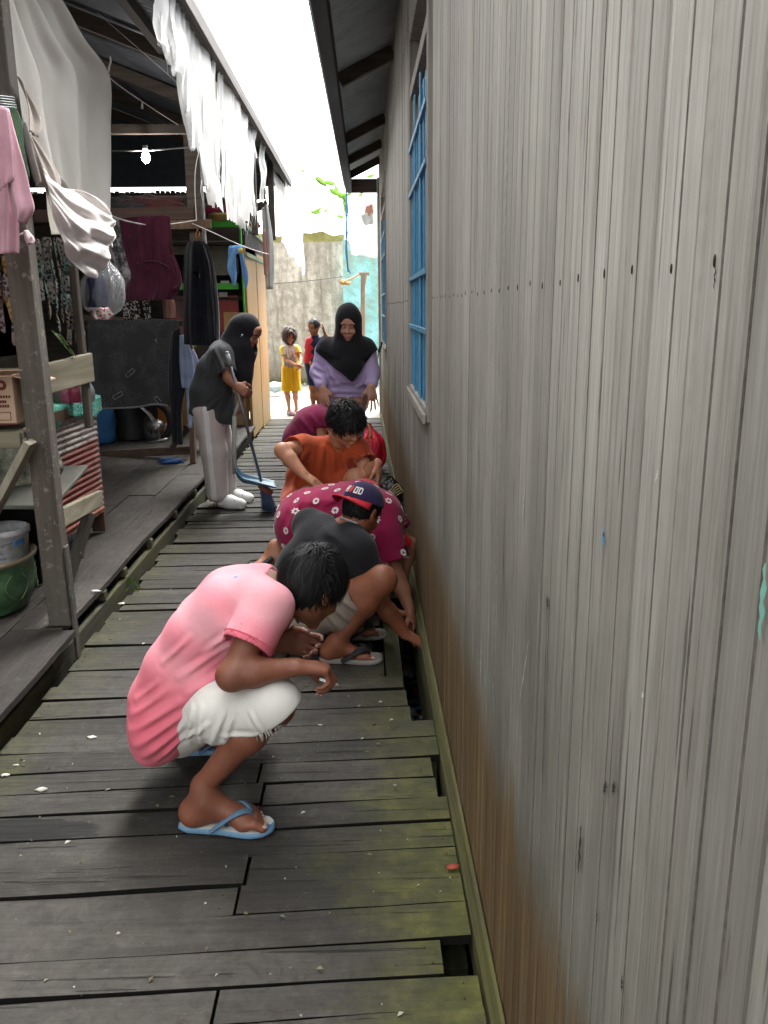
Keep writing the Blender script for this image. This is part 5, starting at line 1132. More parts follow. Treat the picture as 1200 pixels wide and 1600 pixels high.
A = at(596, 535, 9.6); B = at(566, 652, 8.9); Mx = A+(B-A)*.14
m = MB(); m.tube([Mx, B], [.011, .009], 8); obj('shaft', m, plain('grey_stick', (.16,.15,.15), .5), st)
m = MB(); m.tube([A, Mx], [.018, .016], 10); obj('grip', m, plain('black_rubber', (.015,.015,.016), .6), st)
m = MB(); c = gz(427, 600, 0); c = at(425, 585, 14.5)
bundle('dropped_bag', (c[0]+.05, 14.5, .16), .16, (.45,.58,.62), 'pale blue plastic bag caught on weeds by the far wall', 'bag', None, 21, .4)
m = MB(); q3 = random.Random(2)
for k in range(60): 
    c = gz(428+q3.uniform(-3, 14), 603+q3.uniform(-8, 6), 0); m.tube([c, c+[q3.uniform(-.05, .05), 0, q3.uniform(.1, .28)]], .004, 4)
tag(obj('dry_weeds', m, plain('weed_brown', (.11,.10,.06), .9), loc=tuple(gz(430, 603, 0))), 'small clump of dry weeds at the far left corner of the road', 'weeds')

# ---------------- bags beside the wall ----------------
rb = thing('red_bag', 'shiny red plastic bag knotted at the top beside the wall', 'bag', gz(582, 722, 0))
n = N('red_plastic'); a = n.noise(9, 4, .6, n.map((1, 1, .5)), 2.0); M_REDPL = n.set(n.ramp(a, [(.3, (.62,.008,.03)), (.7, (.78,.02,.06))]), .22, 0, a, .9, .03, .6)
c0 = gz(578, 737, 0); 
def rbag(u, v):
    th = u*2*math.pi; s = 1.12*spl([np.array([x]) for x in (.015, .035, .085, .118, .132, .138, .135, .12, .07)], v)[0]*(1+.07*math.sin(6*th+4*v)+.035*math.sin(13*th)*(1-v)+.03*math.sin(9*v+3*th)); return (c0[0]+s*math.cos(th), c0[1]+.05+s*.85*math.sin(th), .45-.44*v)
m = MB(); m.grid(rbag, 64, 30); obj('bag', m, M_REDPL, rb)
m = MB(); P = [np.array(c0)+np.array(p) for p in ((0, -.02, .42), (-.012, -.05, .45), (.0, -.07, .43), (.012, -.095, .38), (0, -.125, .34))]; m.tube([spl(P, i/12) for i in range(13)], .010, 8); obj('string', m, plain('tan_string', (.45,.28,.12), .8), rb)
bb = thing('black_bag', 'black plastic bag with yellow string against the foot of the wall', 'bag', gz(610, 800, 0))
c1_ = gz(612, 822, 0); n = N('black_plastic'); a = n.noise(10, 4, .6, None, 2.0); M_BLPL = n.set((.010,.010,.011), .25, 0, a, .9, .03, .6)
def bbag(u, v):
    th = u*2*math.pi; s = spl([np.array([x]) for x in (.02, .06, .095, .115, .12, .115, .07)], v)[0]*(1+.08*math.sin(5*th+4*v)+.05*math.sin(11*th+3*v)); return (c1_[0]-.005+s*math.cos(th), c1_[1]+.12+s*1.1*math.sin(th), .33-.32*v)
m = MB(); m.grid(bbag, 56, 26); obj('bag', m, M_BLPL, bb)
m = MB(); 
for k in range(3):
    P = [np.array(at(a+k*2, b+k*3, 5.0)) for a, b in ((606, 770), (613, 762), (620, 756), (625, 761), (616, 768))]; m.tube([spl(P, i/12) for i in range(13)], .0028, 6)
obj('string', m, plain('olive_yellow_string', (.40,.34,.14), .8), bb)
# litter on the boards
def chip(px, py, s, col, nm, lab, z=.004, yaw_=0, asp=.5):
    c = gz(px, py, z); m = MB(); r0 = random.Random(px); k = 9
    ring = [(c[0]+s*(1+.35*r0.uniform(-1, 1))*math.cos(2*math.pi*i/k+yaw_), c[1]+s*asp*(1+.35*r0.uniform(-1, 1))*math.sin(2*math.pi*i/k+yaw_), c[2]+.001+r0.uniform(0, .004)) for i in range(k)]
    m.add([(c[0], c[1], c[2]+.004)]+ring, [(0, i+1, (i+1) % k+1) for i in range(k)], smooth=True)
    return tag(obj(nm, m, plain('chip_'+nm, col, .7), loc=tuple(c), solid=.003), lab, 'scrap')
chip(143, 1153, .017, (.62,.60,.48), 'paper_scrap', 'torn cream scrap lying alone on the boards left of the man in pink')
chip(8, 1212, .017, (.62,.60,.50), 'food_scrap', 'whitish crumb at the left picture edge')
chip(64, 1235, .02, (.45,.44,.38), 'dropping', 'pale smeared blot below the whitish crumbs on the left')
chip(190, 944, .022, (.68,.66,.58), 'shell_piece', 'white chip on the boards beside the edge beam')
chip(150, 924, .022, (.72,.72,.68), 'bottle_cap', 'white flat cap on the porch deck edge', z=.168)
chip(708, 1355, .022, (.30,.06,.03), 'sweet_wrapper', 'crumpled red and brown wrapper on the mossy boards near the wall')
chip(500, 1134, .008, (.6,.6,.56), 'white_crumb', 'small white crumb in the middle of the walkway, nearest the wall gap')
chip(25, 1197, .011, (.6,.58,.5), 'eggshell_piece', 'smaller whitish crumb above the one at the left picture edge')
pl = thing('weed_plant', 'small bright green weed sprouting between deck beam and boards', 'weed', gz(205, 925, 0))
m = MB()
for k in range(9):
    c = gz(205+q.uniform(-6, 8), 922+q.uniform(-8, 8), 0)+np.array([0, 0, .03]); leaf(m, c, q.uniform(.025, .05), q.uniform(0, 6.28), q.random())
obj('leaves', m, plain('weed_leaf', (.13,.22,.03), .6), pl)

# =====================================================================
#                              PEOPLE
# =====================================================================
def nz(v):
    v = np.array(v, float); return v/(np.linalg.norm(v)+1e-12)
class Sdf:
    """smooth union of tapered capsules and ellipsoids, meshed with surface nets"""
    def __init__(s, h): s.h = h; s.ops = []
    def cone(s, a, b, ra, rb, k=.02, mode='add', fx=None, fs=1.0):
        a = np.array(a, float); b = np.array(b, float); m = max(ra, rb)*max(1, fs)
        s.ops.append(('cone', mode, k, np.minimum(a, b)-m, np.maximum(a, b)+m, (a, b, ra, rb, None if fx is None else nz(fx), fs))); return s
    def ell(s, c, r, fr=None, k=.02, mode='add'):
        c = np.array(c, float); r = np.array(r, float); m = r.max(); fr = np.eye(3) if fr is None else fr
        s.ops.append(('ell', mode, k, c-m, c+m, (c, r, fr))); return s
    def cut(s, c, d, R_):
        """remove what lies beyond c in direction d, inside the ball R_ (R_ None: everywhere)"""
        c = np.array(c, float); R2 = 9 if R_ is None else R_
        s.ops.append(('cut', 'cut', 0, c-R2, c+R2, (c, nz(d), R2))); return s
    def disp(s, fn): s.ops.append(('disp', 'disp', 0, None, None, fn)); return s
    def chain(s, pts, rs, k=.03, off=None, **kw):
        offs = [np.zeros(3)] if off is None else [np.array(o, float) for o in off]
        for o in offs:
            for i in range(len(pts)-1): s.cone(np.array(pts[i])+o, np.array(pts[i+1])+o, rs[i], rs[i+1], k, **kw)
        return s
    def mesh(s, smooth=1):
        h = s.h; lo = np.min([o[3] for o in s.ops if o[1] == 'add'], 0)-3*h; hi = np.max([o[4] for o in s.ops if o[1] == 'add'], 0)+3*h
        n = np.ceil((hi-lo)/h).astype(int)+1; F = np.full(n, .6, np.float32)
        for typ, mode, k, a, b, arg in s.ops:
            if typ == 'disp':
                idx = np.argwhere(np.abs(F) < .035)
                if len(idx):
                    P = lo+idx*h; F[tuple(idx.T)] += arg(P).astype(np.float32)
                continue
            m = k+4*h+.02
            i0 = np.clip(np.floor((a-m-lo)/h).astype(int), 0, n-1); i1 = np.clip(np.ceil((b+m-lo)/h).astype(int)+1, 1, n)
            if np.any(i1 <= i0): continue
            sl = tuple(slice(x, y) for x, y in zip(i0, i1))
            X = (lo[0]+np.arange(i0[0], i1[0])*h)[:, None, None]; Y = (lo[1]+np.arange(i0[1], i1[1])*h)[None, :, None]; Z = (lo[2]+np.arange(i0[2], i1[2])*h)[None, None, :]
            if typ == 'cone':
                A, B, ra, rb, fx, fs = arg; ba = B-A; L2 = ba@ba+1e-12
                x, y, z = X-A[0], Y-A[1], Z-A[2]; t = np.clip((x*ba[0]+y*ba[1]+z*ba[2])/L2, 0, 1); x = x-t*ba[0]; y = y-t*ba[1]; z = z-t*ba[2]
                if fx is not None:
                    q_ = (x*fx[0]+y*fx[1]+z*fx[2])*(1/fs-1); x = x+fx[0]*q_; y = y+fx[1]*q_; z = z+fx[2]*q_
                d = np.sqrt(x*x+y*y+z*z)-(ra+t*(rb-ra))
            elif typ == 'ell':
                c, r, fr = arg; x, y, z = X-c[0], Y-c[1], Z-c[2]; qs = []
                for j in range(3):
                    v = fr[:, j]; qs.append((x*v[0]+y*v[1]+z*v[2]))
                k1 = np.sqrt((qs[0]/r[0])**2+(qs[1]/r[1])**2+(qs[2]/r[2])**2); k2 = np.sqrt((qs[0]/r[0]**2)**2+(qs[1]/r[1]**2)**2+(qs[2]/r[2]**2)**2)+1e-9
                d = k1*(k1-1)/k2
            else:
                c, dn, R2 = arg; x, y, z = X-c[0], Y-c[1], Z-c[2]; dd = x*dn[0]+y*dn[1]+z*dn[2]; rem = np.maximum(-dd, np.sqrt(x*x+y*y+z*z)-R2)
                F[sl] = np.maximum(F[sl], -rem); continue
            f = F[sl]
            if mode == 'add':
                w_ = np.clip(.5+.5*(f-d)/k, 0, 1) if k > 0 else (d < f)*1.0; F[sl] = f*(1-w_)+d*w_-k*w_*(1-w_)
            else:
                g_ = -d; kk = max(k, 1e-5); w_ = np.clip(.5-.5*(f-g_)/kk, 0, 1); F[sl] = f*(1-w_)+g_*w_+kk*w_*(1-w_)
        return nets(F, lo, h, smooth)
def nets(F, lo, h, smooth=1):
    I = F < 0; cnt = sum(I[a:F.shape[0]-1+a, b:F.shape[1]-1+b, c:F.shape[2]-1+c].astype(np.int8) for a in (0, 1) for b in (0, 1) for c in (0, 1))
    act = np.argwhere((cnt > 0) & (cnt < 8)); idx = np.full(cnt.shape, -1, np.int64); idx[tuple(act.T)] = np.arange(len(act))
    acc = np.zeros((len(act), 3)); num = np.zeros(len(act))
    cs = [(a, b, c) for a in (0, 1) for b in (0, 1) for c in (0, 1)]
    for i, p in enumerate(cs):
        for q_ in cs[i+1:]:
            if sum(abs(x-y) for x, y in zip(p, q_)) != 1: continue
            f0 = F[tuple((act+p).T)]; f1 = F[tuple((act+q_).T)]; m = (f0 < 0) != (f1 < 0); t = np.where(m, f0/np.where(m, f0-f1, 1), 0)
            acc += np.where(m[:, None], np.array(p)+(np.array(q_)-np.array(p))*t[:, None], 0); num += m
    V = lo+(act+acc/num[:, None])*h; Q = []
    for ax_ in range(3):
        u, v = (ax_+1) % 3, (ax_+2) % 3; e = np.zeros(3, int); e[ax_] = 1; eu = np.zeros(3, int); eu[u] = 1; ev = np.zeros(3, int); ev[v] = 1
        sl0 = [slice(0, -1) if a == ax_ else slice(1, -1) for a in range(3)]; sl1 = [slice(1, None) if a == ax_ else slice(1, -1) for a in range(3)]
        g = np.argwhere(I[tuple(sl0)] != I[tuple(sl1)]); g = g+np.array([0 if a == ax_ else 1 for a in range(3)])
        if not len(g): continue
        s0 = I[tuple(g.T)]; a = idx[tuple(g.T)]; b = idx[tuple((g-eu).T)]; c = idx[tuple((g-eu-ev).T)]; d = idx[tuple((g-ev).T)]
        q_ = np.stack([a, b, c, d], 1); q_[~s0] = q_[~s0][:, ::-1]; Q.append(q_[(q_ >= 0).all(1)])
    Q = np.concatenate(Q)
    for _ in range(smooth):
        E = np.concatenate([Q[:, [0, 1]], Q[:, [1, 2]], Q[:, [2, 3]], Q[:, [3, 0]]]); S_ = np.zeros_like(V); c = np.zeros(len(V))
        for a, b in ((0, 1), (1, 0)):
            for j in range(3): S_[:, j] += np.bincount(E[:, a], V[E[:, b], j], len(V))
            c += np.bincount(E[:, a], minlength=len(V))
        V = V*.4+.6*S_/np.maximum(c, 1)[:, None]
    return V, Q
def sdobj(name, sd, mats, parent, paint=None, smooth=1, extra=None, label=None):
    V, Q = sd.mesh(smooth); off = wl(parent); me = bpy.data.meshes.new(name)
    nV = len(V); me.vertices.add(nV); me.vertices.foreach_set('co', (V-off).ravel()); me.loops.add(len(Q)*4); me.loops.foreach_set('vertex_index', Q.ravel().astype(np.int32))
    me.polygons.add(len(Q)); me.polygons.foreach_set('loop_start', np.arange(0, len(Q)*4, 4, dtype=np.int32)); me.polygons.foreach_set('use_smooth', np.ones(len(Q), bool))
    me.update(); me.validate()
    if paint is not None:
        c = paint(V); at_ = me.attributes.new('Col', 'FLOAT_COLOR', 'POINT'); at_.data.foreach_set('color', np.concatenate([c, np.ones((nV, 1))], 1).astype(np.float32).ravel())
    o = link(name, me, mats, parent)
    if label: o['label'] = label
    o['_v'] = nV; del o['_v']
    return o, V, Q
def nrm_at(V, Q):
    N_ = np.zeros_like(V); fn = np.cross(V[Q[:, 2]]-V[Q[:, 0]], V[Q[:, 3]]-V[Q[:, 1]])
    for k in range(4):
        for j in range(3): N_[:, j] += np.bincount(Q[:, k], fn[:, j], len(V))
    return N_/(np.linalg.norm(N_, axis=1)[:, None]+1e-12)
n = N('skin'); cc = n.attr('Col', 'Color'); a = n.noise(35, 5, .6); b = n.noise(220, 3, .6)
vn = n.noise(11, 5, .65); c = n.mix(n.math('MULTIPLY', n.ramp(a, [(.35, (0,0,0)), (.7, (1,1,1))]), .30), cc, n.mix(1.0, cc, (.60,.48,.44), 'MULTIPLY')); c = n.mix(n.math('MULTIPLY', n.ramp(vn, [(.45, (0,0,0)), (.65, (1,1,1))]), .35), c, n.mix(1.0, c, (1.25,1.05,.95), 'MULTIPLY'))
M_SKIN = n.set(c, n.ramp(a, [(.3, (.46,)*3), (.7, (.62,)*3)]), 0, n.math('ADD', b, n.math('MULTIPLY', n.noise(60, 4, .6), .8)), .30, .0022, .40)
n = N('cloth_tinted'); cc = n.attr('Col', 'Color'); a = n.noise(7, 5, .6); wr = n.noise(16, 5, .62, None, 1.3); wv = n.noise(600, 2)
c = n.mix(n.math('MULTIPLY', n.ramp(a, [(.35, (1,1,1)), (.65, (0,0,0))]), .16), cc, n.mix(1.0, cc, (.7,.7,.7), 'MULTIPLY'))
M_CLOTH = n.set(c, .92, 0, n.math('ADD', wr, n.math('MULTIPLY', wv, .05)), .22, .010, .12)
n.b.inputs['Sheen Weight'].default_value = .1
n = N('black_hair'); t = n.attr('tint'); M_HAIR = n.set(n.ramp(t, [(0, (.004,.004,.0045)), (.8, (.010,.0098,.0105)), (1, (.022,.021,.023))]), .6, 0, None, spec=.22)
M_HAIRB = plain('brown_hair', (.075,.038,.025), .45); M_HAIRG = plain('greyish_black_hair', (.045,.043,.045), .4)
M_EYE = plain('eye_white', (.55,.52,.48), .25, 0, .05); M_IRIS = plain('iris_dark', (.02,.012,.01), .15); M_NAILC = plain('toe_nail', (.55,.40,.34), .35)

def frame(f, u0):
    f = nz(f); u = nz(np.array(u0, float)-f*(np.array(u0, float)@f)); r = np.cross(f, u); return r, f, u
def fold_noise(dirs, amp, seed, freq=42):
    """cloth folds running along the given axis"""
    d = nz(dirs); rr = np.random.RandomState(seed); a = nz(np.cross(d, [.3, .8, .5])); b = np.cross(d, a); ph = rr.uniform(0, 6.28, 8)
    def fn(P):
        s, t, w_ = P@a, P@b, P@d
        v = np.sin(freq*s+2.2*np.sin(7*w_+ph[0])+ph[1])*.5+np.sin(freq*.63*t+2.6*np.sin(6*w_+ph[2])+ph[3])*.5+.45*np.sin(freq*1.7*(s+.4*t)+3*np.sin(9*w_+ph[4])+ph[5])
        g = .5+.5*np.sin(11*w_+5*s+ph[6]); return amp*v*(.35+.65*g)
    return fn
def hand(sd, W, d, nn, t, s=1.0, curl=(.5, .6, .4), spread=.0, tc=0.3, nails=None, fing=None):
    d, nn, t = nz(d), nz(nn), nz(t); W = np.array(W, float)
    offs = (.030, .0105, -.0100, -.0285); fw = (.086, .091, .087, .078); Ls = ((.043,.026,.021), (.047,.030,.022), (.044,.027,.021), (.034,.021,.019))
    for i in range(4):
        kn_ = W+d*fw[i]*s+t*offs[i]*s; sd.cone(W+t*offs[i]*.55*s, kn_, .0145*s, .0108*s, .012*s)
        a = 0.0; p = kn_; dv0 = nz(d+t*spread*(1.5-i)*.12); cl = curl if fing is None else fing[i]; rr_ = (.0098, .0085, .0077, .0066)
        rs = [x*s*(.86 if i == 3 else 1) for x in rr_]
        for j in range(3):
            a += cl[j]; dv = nz(dv0*math.cos(a)+nn*math.sin(a)); p2 = p+dv*Ls[i][j]*s; sd.cone(p, p2, rs[j], rs[j+1], .0035*s)
            p = p2
        if nails is not None: nails.append((p, dv, nz(-nn*math.cos(a)+dv0*math.sin(a)), rs[3]))
    sd.cone(W-d*.01*s, W+d*.06*s, .021*s, .026*s, .016*s, fx=nn, fs=.62)
    p = W+d*.018*s+t*.024*s+nn*.006*s; d1 = nz(d*.62+t*.62+nn*.30); p2 = p+d1*.043*s; sd.cone(p, p2, .0155*s, .0122*s, .012*s); sd.cone(W+d*.05*s, p2, .014*s, .009*s, .014*s)
    d2 = nz(d*(.9-.2*tc)+t*(.30-.5*tc)+nn*(.3+tc)); p3 = p2+d2*.032*s; sd.cone(p2, p3, .0115*s, .0100*s, .004*s); d3 = nz(d2+nn*.3-t*.2); p4 = p3+d3*.024*s; sd.cone(p3, p4, .0100*s, .0080*s, .004*s)
    if nails is not None: nails.append((p4, d3, nz(t*.7-nn*.6), .008*s))
def foot(sd, A, d, s=1.0, z=None, nails=None, up=(0, 0, 1)):
    """A ankle centre; d toe direction; sole lies .075 below the ankle"""
    up = nz(up); d = nz(np.array(d)-up*(np.array(d)@up)); sdv = np.cross(d, up); A = np.array(A, float); hl = A-up*.046*s-d*.028*s
    sd.ell(hl, (.036*s, .036*s, .032*s), None, .03*s); sd.cone(A, hl, .034*s, .031*s, .03*s)
    ball = A-up*.058*s+d*.105*s; sd.cone(A-up*.012*s+d*.01*s, ball+sdv*.012*s, .034*s, .024*s, .03*s, fx=up, fs=.95); sd.cone(hl, ball-sdv*.020*s, .027*s, .020*s, .03*s); sd.cone(ball+sdv*.022*s-up*.002*s, ball-sdv*.026*s-up*.002*s, .021*s, .018*s, .02*s)
    for i in range(5):
        o = (.032, .014, -.002, -.017, -.031)[i]*s; L = (.052, .052, .045, .038, .030)[i]*s; r_ = (.0135, .0098, .0092, .0088, .0085)[i]*s
        p = ball+sdv*o-up*.004*s; p2 = p+d*L*.6+up*.006*s; p3 = p+d*L-up*.005*s; sd.cone(p, p2, r_*1.05, r_, .006*s); sd.cone(p2, p3, r_, r_*.92, .004*s)
        if nails is not None: nails.append((p3, nz(d-up*.35), nz(up+d*.3), r_))
def head_sdf(sd, C, fr, s=1.0, female=False, child=False, lids=True):
    r, f, u = fr; C = np.array(C, float); M = np.stack([r, f, u], 1)
    def L(x, y, z): return C+(r*x+f*y+u*z)*s
    E = lambda c, rad, k=.012, mode='add': sd.ell(L(*c), np.array(rad)*s, M, k*s, mode)
    E((0, -.012, .030), (.073, .093, .088), .02); E((0, .026, -.030), (.057, .060, .070), .03); E((0, .040, -.062), (.042, .045, .040), .025)
    E((0, .074, -.098), (.020, .016, .016), .022); E((.040, -.005, -.050), (.022, .035, .035), .03); E((-.040, -.005, -.050), (.022, .035, .035), .03)
    E((0, .072, .050), (.052, .022, .034), .03)
    for sx in (-1, 1):
        E((sx*.032, .094, .006), (.0185, .012, .0115), .012, 'sub'); E((sx*.031, .083, .032), (.024, .012, .0075), .014); E((sx*.037, .068, -.028), (.022, .022, .021), .022)
        E((sx*.014, .094, -.030), (.0085, .009, .007), .006)
        E((sx*.031, .0795, .0085), (.0135, .0125, .0125), .002)
        E((sx*.077, -.010, -.002), (.008, .019, .031), .006); E((sx*.083, -.016, .004), (.005, .017, .027), .005); E((sx*.086, -.006, .002), (.006, .008, .014), .004, 'sub'); E((sx*.079, -.002, -.026), (.006, .007, .009), .006)
    sd.cone(L(0, .088, .014), L(0, .107, -.024), .0075*s, .0115*s, .010*s); E((0, .103, -.030), (.009, .010, .0075), .006)
    E((0, .088, -.060), (.024, .014, .0075), .006); E((0, .093, -.0565), (.018, .010, .0055), .004); E((0, .090, -.0705), (.0175, .0105, .0068), .005); E((0, .102, -.0632), (.024, .006, .0016), .003, 'sub')
    return L
def head_paint(col, V, C, fr, skin, s=1.0, brow=True, lip=(.30, .09, .07)):
    r, f, u = fr; q_ = (V-C)/s; x, y, z = q_@r, q_@f, q_@u
    near = (np.abs(x) < .1) & (y > .06) & (np.abs(z) < .13)
    def blend(mask, c_, a):
        m = (mask & near).astype(float)[:, None]*a; return col*(1-m)+np.array(c_)*m
    if brow:
        bm = (np.abs(x) > .012) & (np.abs(x) < .050) & (np.abs(z-(.030+.05*np.abs(x)-.9*(np.abs(x)-.03)**2*10)) < .0042); col = blend(bm, (.02, .015, .013), .85)
    em = (((np.abs(x)-.031)/.0155)**2+((z-.0035)/.0042)**2 < 1); col = blend(em, (.035, .022, .02), .85)
    lm = ((x/.024)**2+((z+.064)/.0115)**2 < 1) & (y > .08); col = blend(lm, lip, .7); return col
def skin_obj(sd, parent, tone, heads=(), nails=None, palms=(), spots=None, name='body', lip=None):
    tone = np.array(tone)
    def paint(V):
        c = np.tile(tone, (len(V), 1)); v = .06*np.sin(V@np.array([31, 17, 23.]))[:, None]; c = c*(1+v)
        for (C, fr, s) in heads: c = head_paint(c, V, np.array(C), fr, tone, s, lip=lip or tuple(tone*np.array([1.15, .75, .8])))
        for (W, nn, R_) in palms:
            Nn = paint.N; m = ((np.linalg.norm(V-W, axis=1) < R_) & (Nn@nz(nn) > .25)).astype(float)[:, None]*.55; c = c*(1-m)+np.array(tone*1.7+.04)*m
        return c
    V, Q = sd.mesh(1); paint.N = nrm_at(V, Q)
    o, V, Q = sdobj(name, sd, M_SKIN, parent, paint)
    if nails:
        m = MB()
        for (p, dv, up_, r_) in nails:
            sdv = np.cross(dv, up_); fr = np.stack([sdv, dv, up_], 1); m.sphere(np.array(p)+up_*r_*.62+dv*r_*.15, (r_*.68, r_*.85, r_*.28), 10, 6, .5, 0, fr)
        # nails are small plates on fingers and toes
        obj('nails', m, M_NAILC, o)
    return o
def hair(parent, C, fr, s, mat, n_=700, L=.05, lift=.012, cover=None, flow=None, cap=1.07, seed=0, wd=.0032, name='hair', face=(.052, .075, .085), curl=0.0, h=.005, cut_low=-.045):
    r, f, u = fr; C = np.array(C, float); M = np.stack([r, f, u], 1); cen = C+(u*.03-f*.012)*s; rad = np.array([.073, .093, .088])*s
    sd = Sdf(h); sd.ell(cen, rad*cap+.003, M, .005); sd.ell(C+(f*.100-u*.030)*s, (.066*s, .060*s, .082*s), M, .012, 'sub'); 
    for sx in (-1, 1): sd.ell(C+(r*sx*.088+f*.002-u*.014)*s, (.028*s, .026*s, .040*s), M, .008, 'sub')
    sd.cut(C+u*cut_low*s, -u, None); sd.disp(lambda P: .0035*np.sin(P@r*95+2*np.sin(P@u*40))*np.sin(P@f*60+1)+.002*np.sin(P@(r+f)*170))
    V, Q = sd.mesh(1); m = MB(); m.add(V, [tuple(x) for x in Q.tolist()], .0, 0, True)
    rs = np.random.RandomState(seed); k = 0; t_ = 0
    while k < n_ and t_ < n_*12:
        t_ += 1; d = nz(rs.normal(size=3))
        if not (cover(d) if cover else (d[2] > -.35 and not (d[1] > .45 and d[2] < .42) and not (abs(d[0]) > .8 and d[2] < -.0))): continue
        k += 1; p = cen+M@(d*rad*cap); g = flow(d) if flow else np.array([d[0]*.5, -.3+d[1]*.4, -.6]); g = g+rs.normal(size=3)*.22; LL = L*rs.uniform(.6, 1.25)*s; ns = 6; tuft = (rs.rand() < .18)*rs.uniform(.05, .22); lf = lift*rs.uniform(.2, 1.8); pts = []; dv = nz(M@g)
        ph = rs.uniform(0, 6.28); wob = M@rs.normal(size=3)
        for i in range(ns+1):
            q_ = M.T@(p-cen)/rad; ln = np.linalg.norm(q_); nrm = nz(M@(q_/rad))
            mn = cap+.015+lf/rad.mean()*math.sin(math.pi*min(1, .15+.8*i/ns))+tuft*(i/ns)**2
            if ln < mn: p = cen+M@(q_/ln*mn*rad)
            pts.append(p.copy()); dv = nz(dv-nrm*(dv@nrm)*.75-np.array([0, 0, .10])+wob*curl*math.sin(i*1.7+ph)); p = p+dv*LL/ns
        side = nz(np.cross(dv, nrm)); vs = []
        for i, pp in enumerate(pts):
            ww = wd*s*(1-(i/ns)**2*.9)*.5; vs += [pp-side*ww, pp+side*ww]
        m.add(vs, [(2*i, 2*i+1, 2*i+3, 2*i+2) for i in range(ns)], rs.rand(), 0, True)
    return obj(name, m, mat, parent)
def limb_arm(sd, S_, E_, W_, s=1.0, k=.02, thick=1.0):
    S_, E_, W_ = map(np.array, (S_, E_, W_)); sd.cone(S_, E_, .046*s*thick, .036*s*thick, k); sd.ell(E_, (.036*s*thick,)*3, None, .02); mid = E_+(W_-E_)*.35
    sd.cone(E_, mid, .036*s*thick, .037*s*thick, k); sd.cone(mid, W_, .037*s*thick, .0245*s*thick, k, )
def limb_leg(sd, H_, K_, A_, s=1.0, k=.03, thick=1.0, back=None):
    H_, K_, A_ = map(np.array, (H_, K_, A_)); sd.cone(H_, K_, .078*s*thick, .054*s*thick, k); sd.ell(K_, (.055*s*thick,)*3, None, .03); bk = nz((H_+A_)/2-K_)
    mid = K_+(A_-K_)*.33+bk*.010*s; sd.cone(K_, mid, .050*s*thick, .054*s*thick, k); sd.cone(mid, A_, .052*s*thick, .032*s*thick, k); sd.ell(A_, (.034*s,)*3, None, .015)
def sleeve(sd, S_, E_, frac, r0, r1, k=.03, th=.006, fx=None, fs=1.0):
    S_, E_ = np.array(S_, float), np.array(E_, float); c = S_+(E_-S_)*frac; d = nz(E_-S_); sd.cone(S_, c+d*.02, r0, r1, k, fx=fx, fs=fs); sd.sl = getattr(sd, 'sl', [])+[sd.ops.pop()]; return (c, d, r1, th)
def finish_ends(sd, ends):
    for (c, d, r_, th) in ends:
        sd.cut(c, d, r_*1.7); sd.sl.append(sd.ops.pop()); sd.cone(c-d*.03, c+d*.05, r_-th, r_-th*.6, .002, 'sub'); sd.sl.append(sd.ops.pop())
    sd.ops = sd.sl+sd.ops; sd.sl = []
def sole(parent, heel, d, L, wd, z0, th, mats, name='sandal', up=(0, 0, 1), strap=None, mirror=1, nst=18, top_mi=0, strapmat=None, strap_r=.006):
    """flip-flop: foot shaped sole + V strap"""
    d = nz(d); up = nz(up); sv = np.cross(d, up)*mirror; heel = np.array(heel, float); P = []
    out = [(0, 0), (.02, .40), (.10, .62), (.25, .66), (.45, .70), (.65, .92), (.80, 1.0), (.92, .80), (.985, .42), (1, 0)]
    inn = [(1, 0), (.985, -.50), (.93, -.82), (.80, -.98), (.62, -.90), (.45, -.68), (.25, -.66), (.10, -.60), (.02, -.38)]
    ring = [(a*L, b*wd/2) for a, b in out+inn[1:]]
    m = MB(); k = len(ring)
    for lv, (o, z) in enumerate(((.96, 0), (1.02, th*.3), (1.02, th*.7), (.98, th))):
        for (a, b) in ring: P.append(heel+d*((a-L/2)*o+L/2)+sv*b*o+up*(z0+z-0))
    vs = P; fs = [(l*k+j, l*k+(j+1) % k, (l+1)*k+(j+1) % k, (l+1)*k+j) for l in range(3) for j in range(k)]
    m.add(vs, fs, .5, 1, True); m.add(vs[:k], [tuple(range(k))[::-1]], .5, 1); m.add(vs[3*k:], [tuple(range(k))], .5, 0)
    o = obj(name, m, mats, parent)
    if strap:
        t = heel+d*L*.80+up*(z0+th); m = MB()
        for sx in (-1, 1):
            e = heel+d*L*.36+sv*sx*wd*.40+up*(z0+th*.6); c = heel+d*L*.62+sv*sx*wd*.34+up*(z0+strap)
            pts = [t, heel+d*L*.76+up*(z0+strap*.92)+sv*sx*wd*.05, c, e]; pp = [spl([np.array(x) for x in pts], i/16) for i in range(17)]
            vs = []; 
            for i, x in enumerate(pp):
                dd = nz(pp[min(i+1, 16)]-pp[max(i-1, 0)]); ww = strap_r*(1+.5*math.sin(math.pi*i/16)); nn_ = nz(x-(heel+d*L*.6+up*(z0-.02))); w2 = nz(np.cross(dd, nn_)); vs += [x-w2*ww, x+w2*ww, x+w2*ww*.8+nn_*.004, x-w2*ww*.8+nn_*.004]
            m.add(vs, [(4*i+j, 4*i+(j+1) % 4, 4*i+4+(j+1) % 4, 4*i+4+j) for i in range(16) for j in range(4)], .5, 0, True)
        obj('strap', m, strapmat or mats[0], o)
    return o

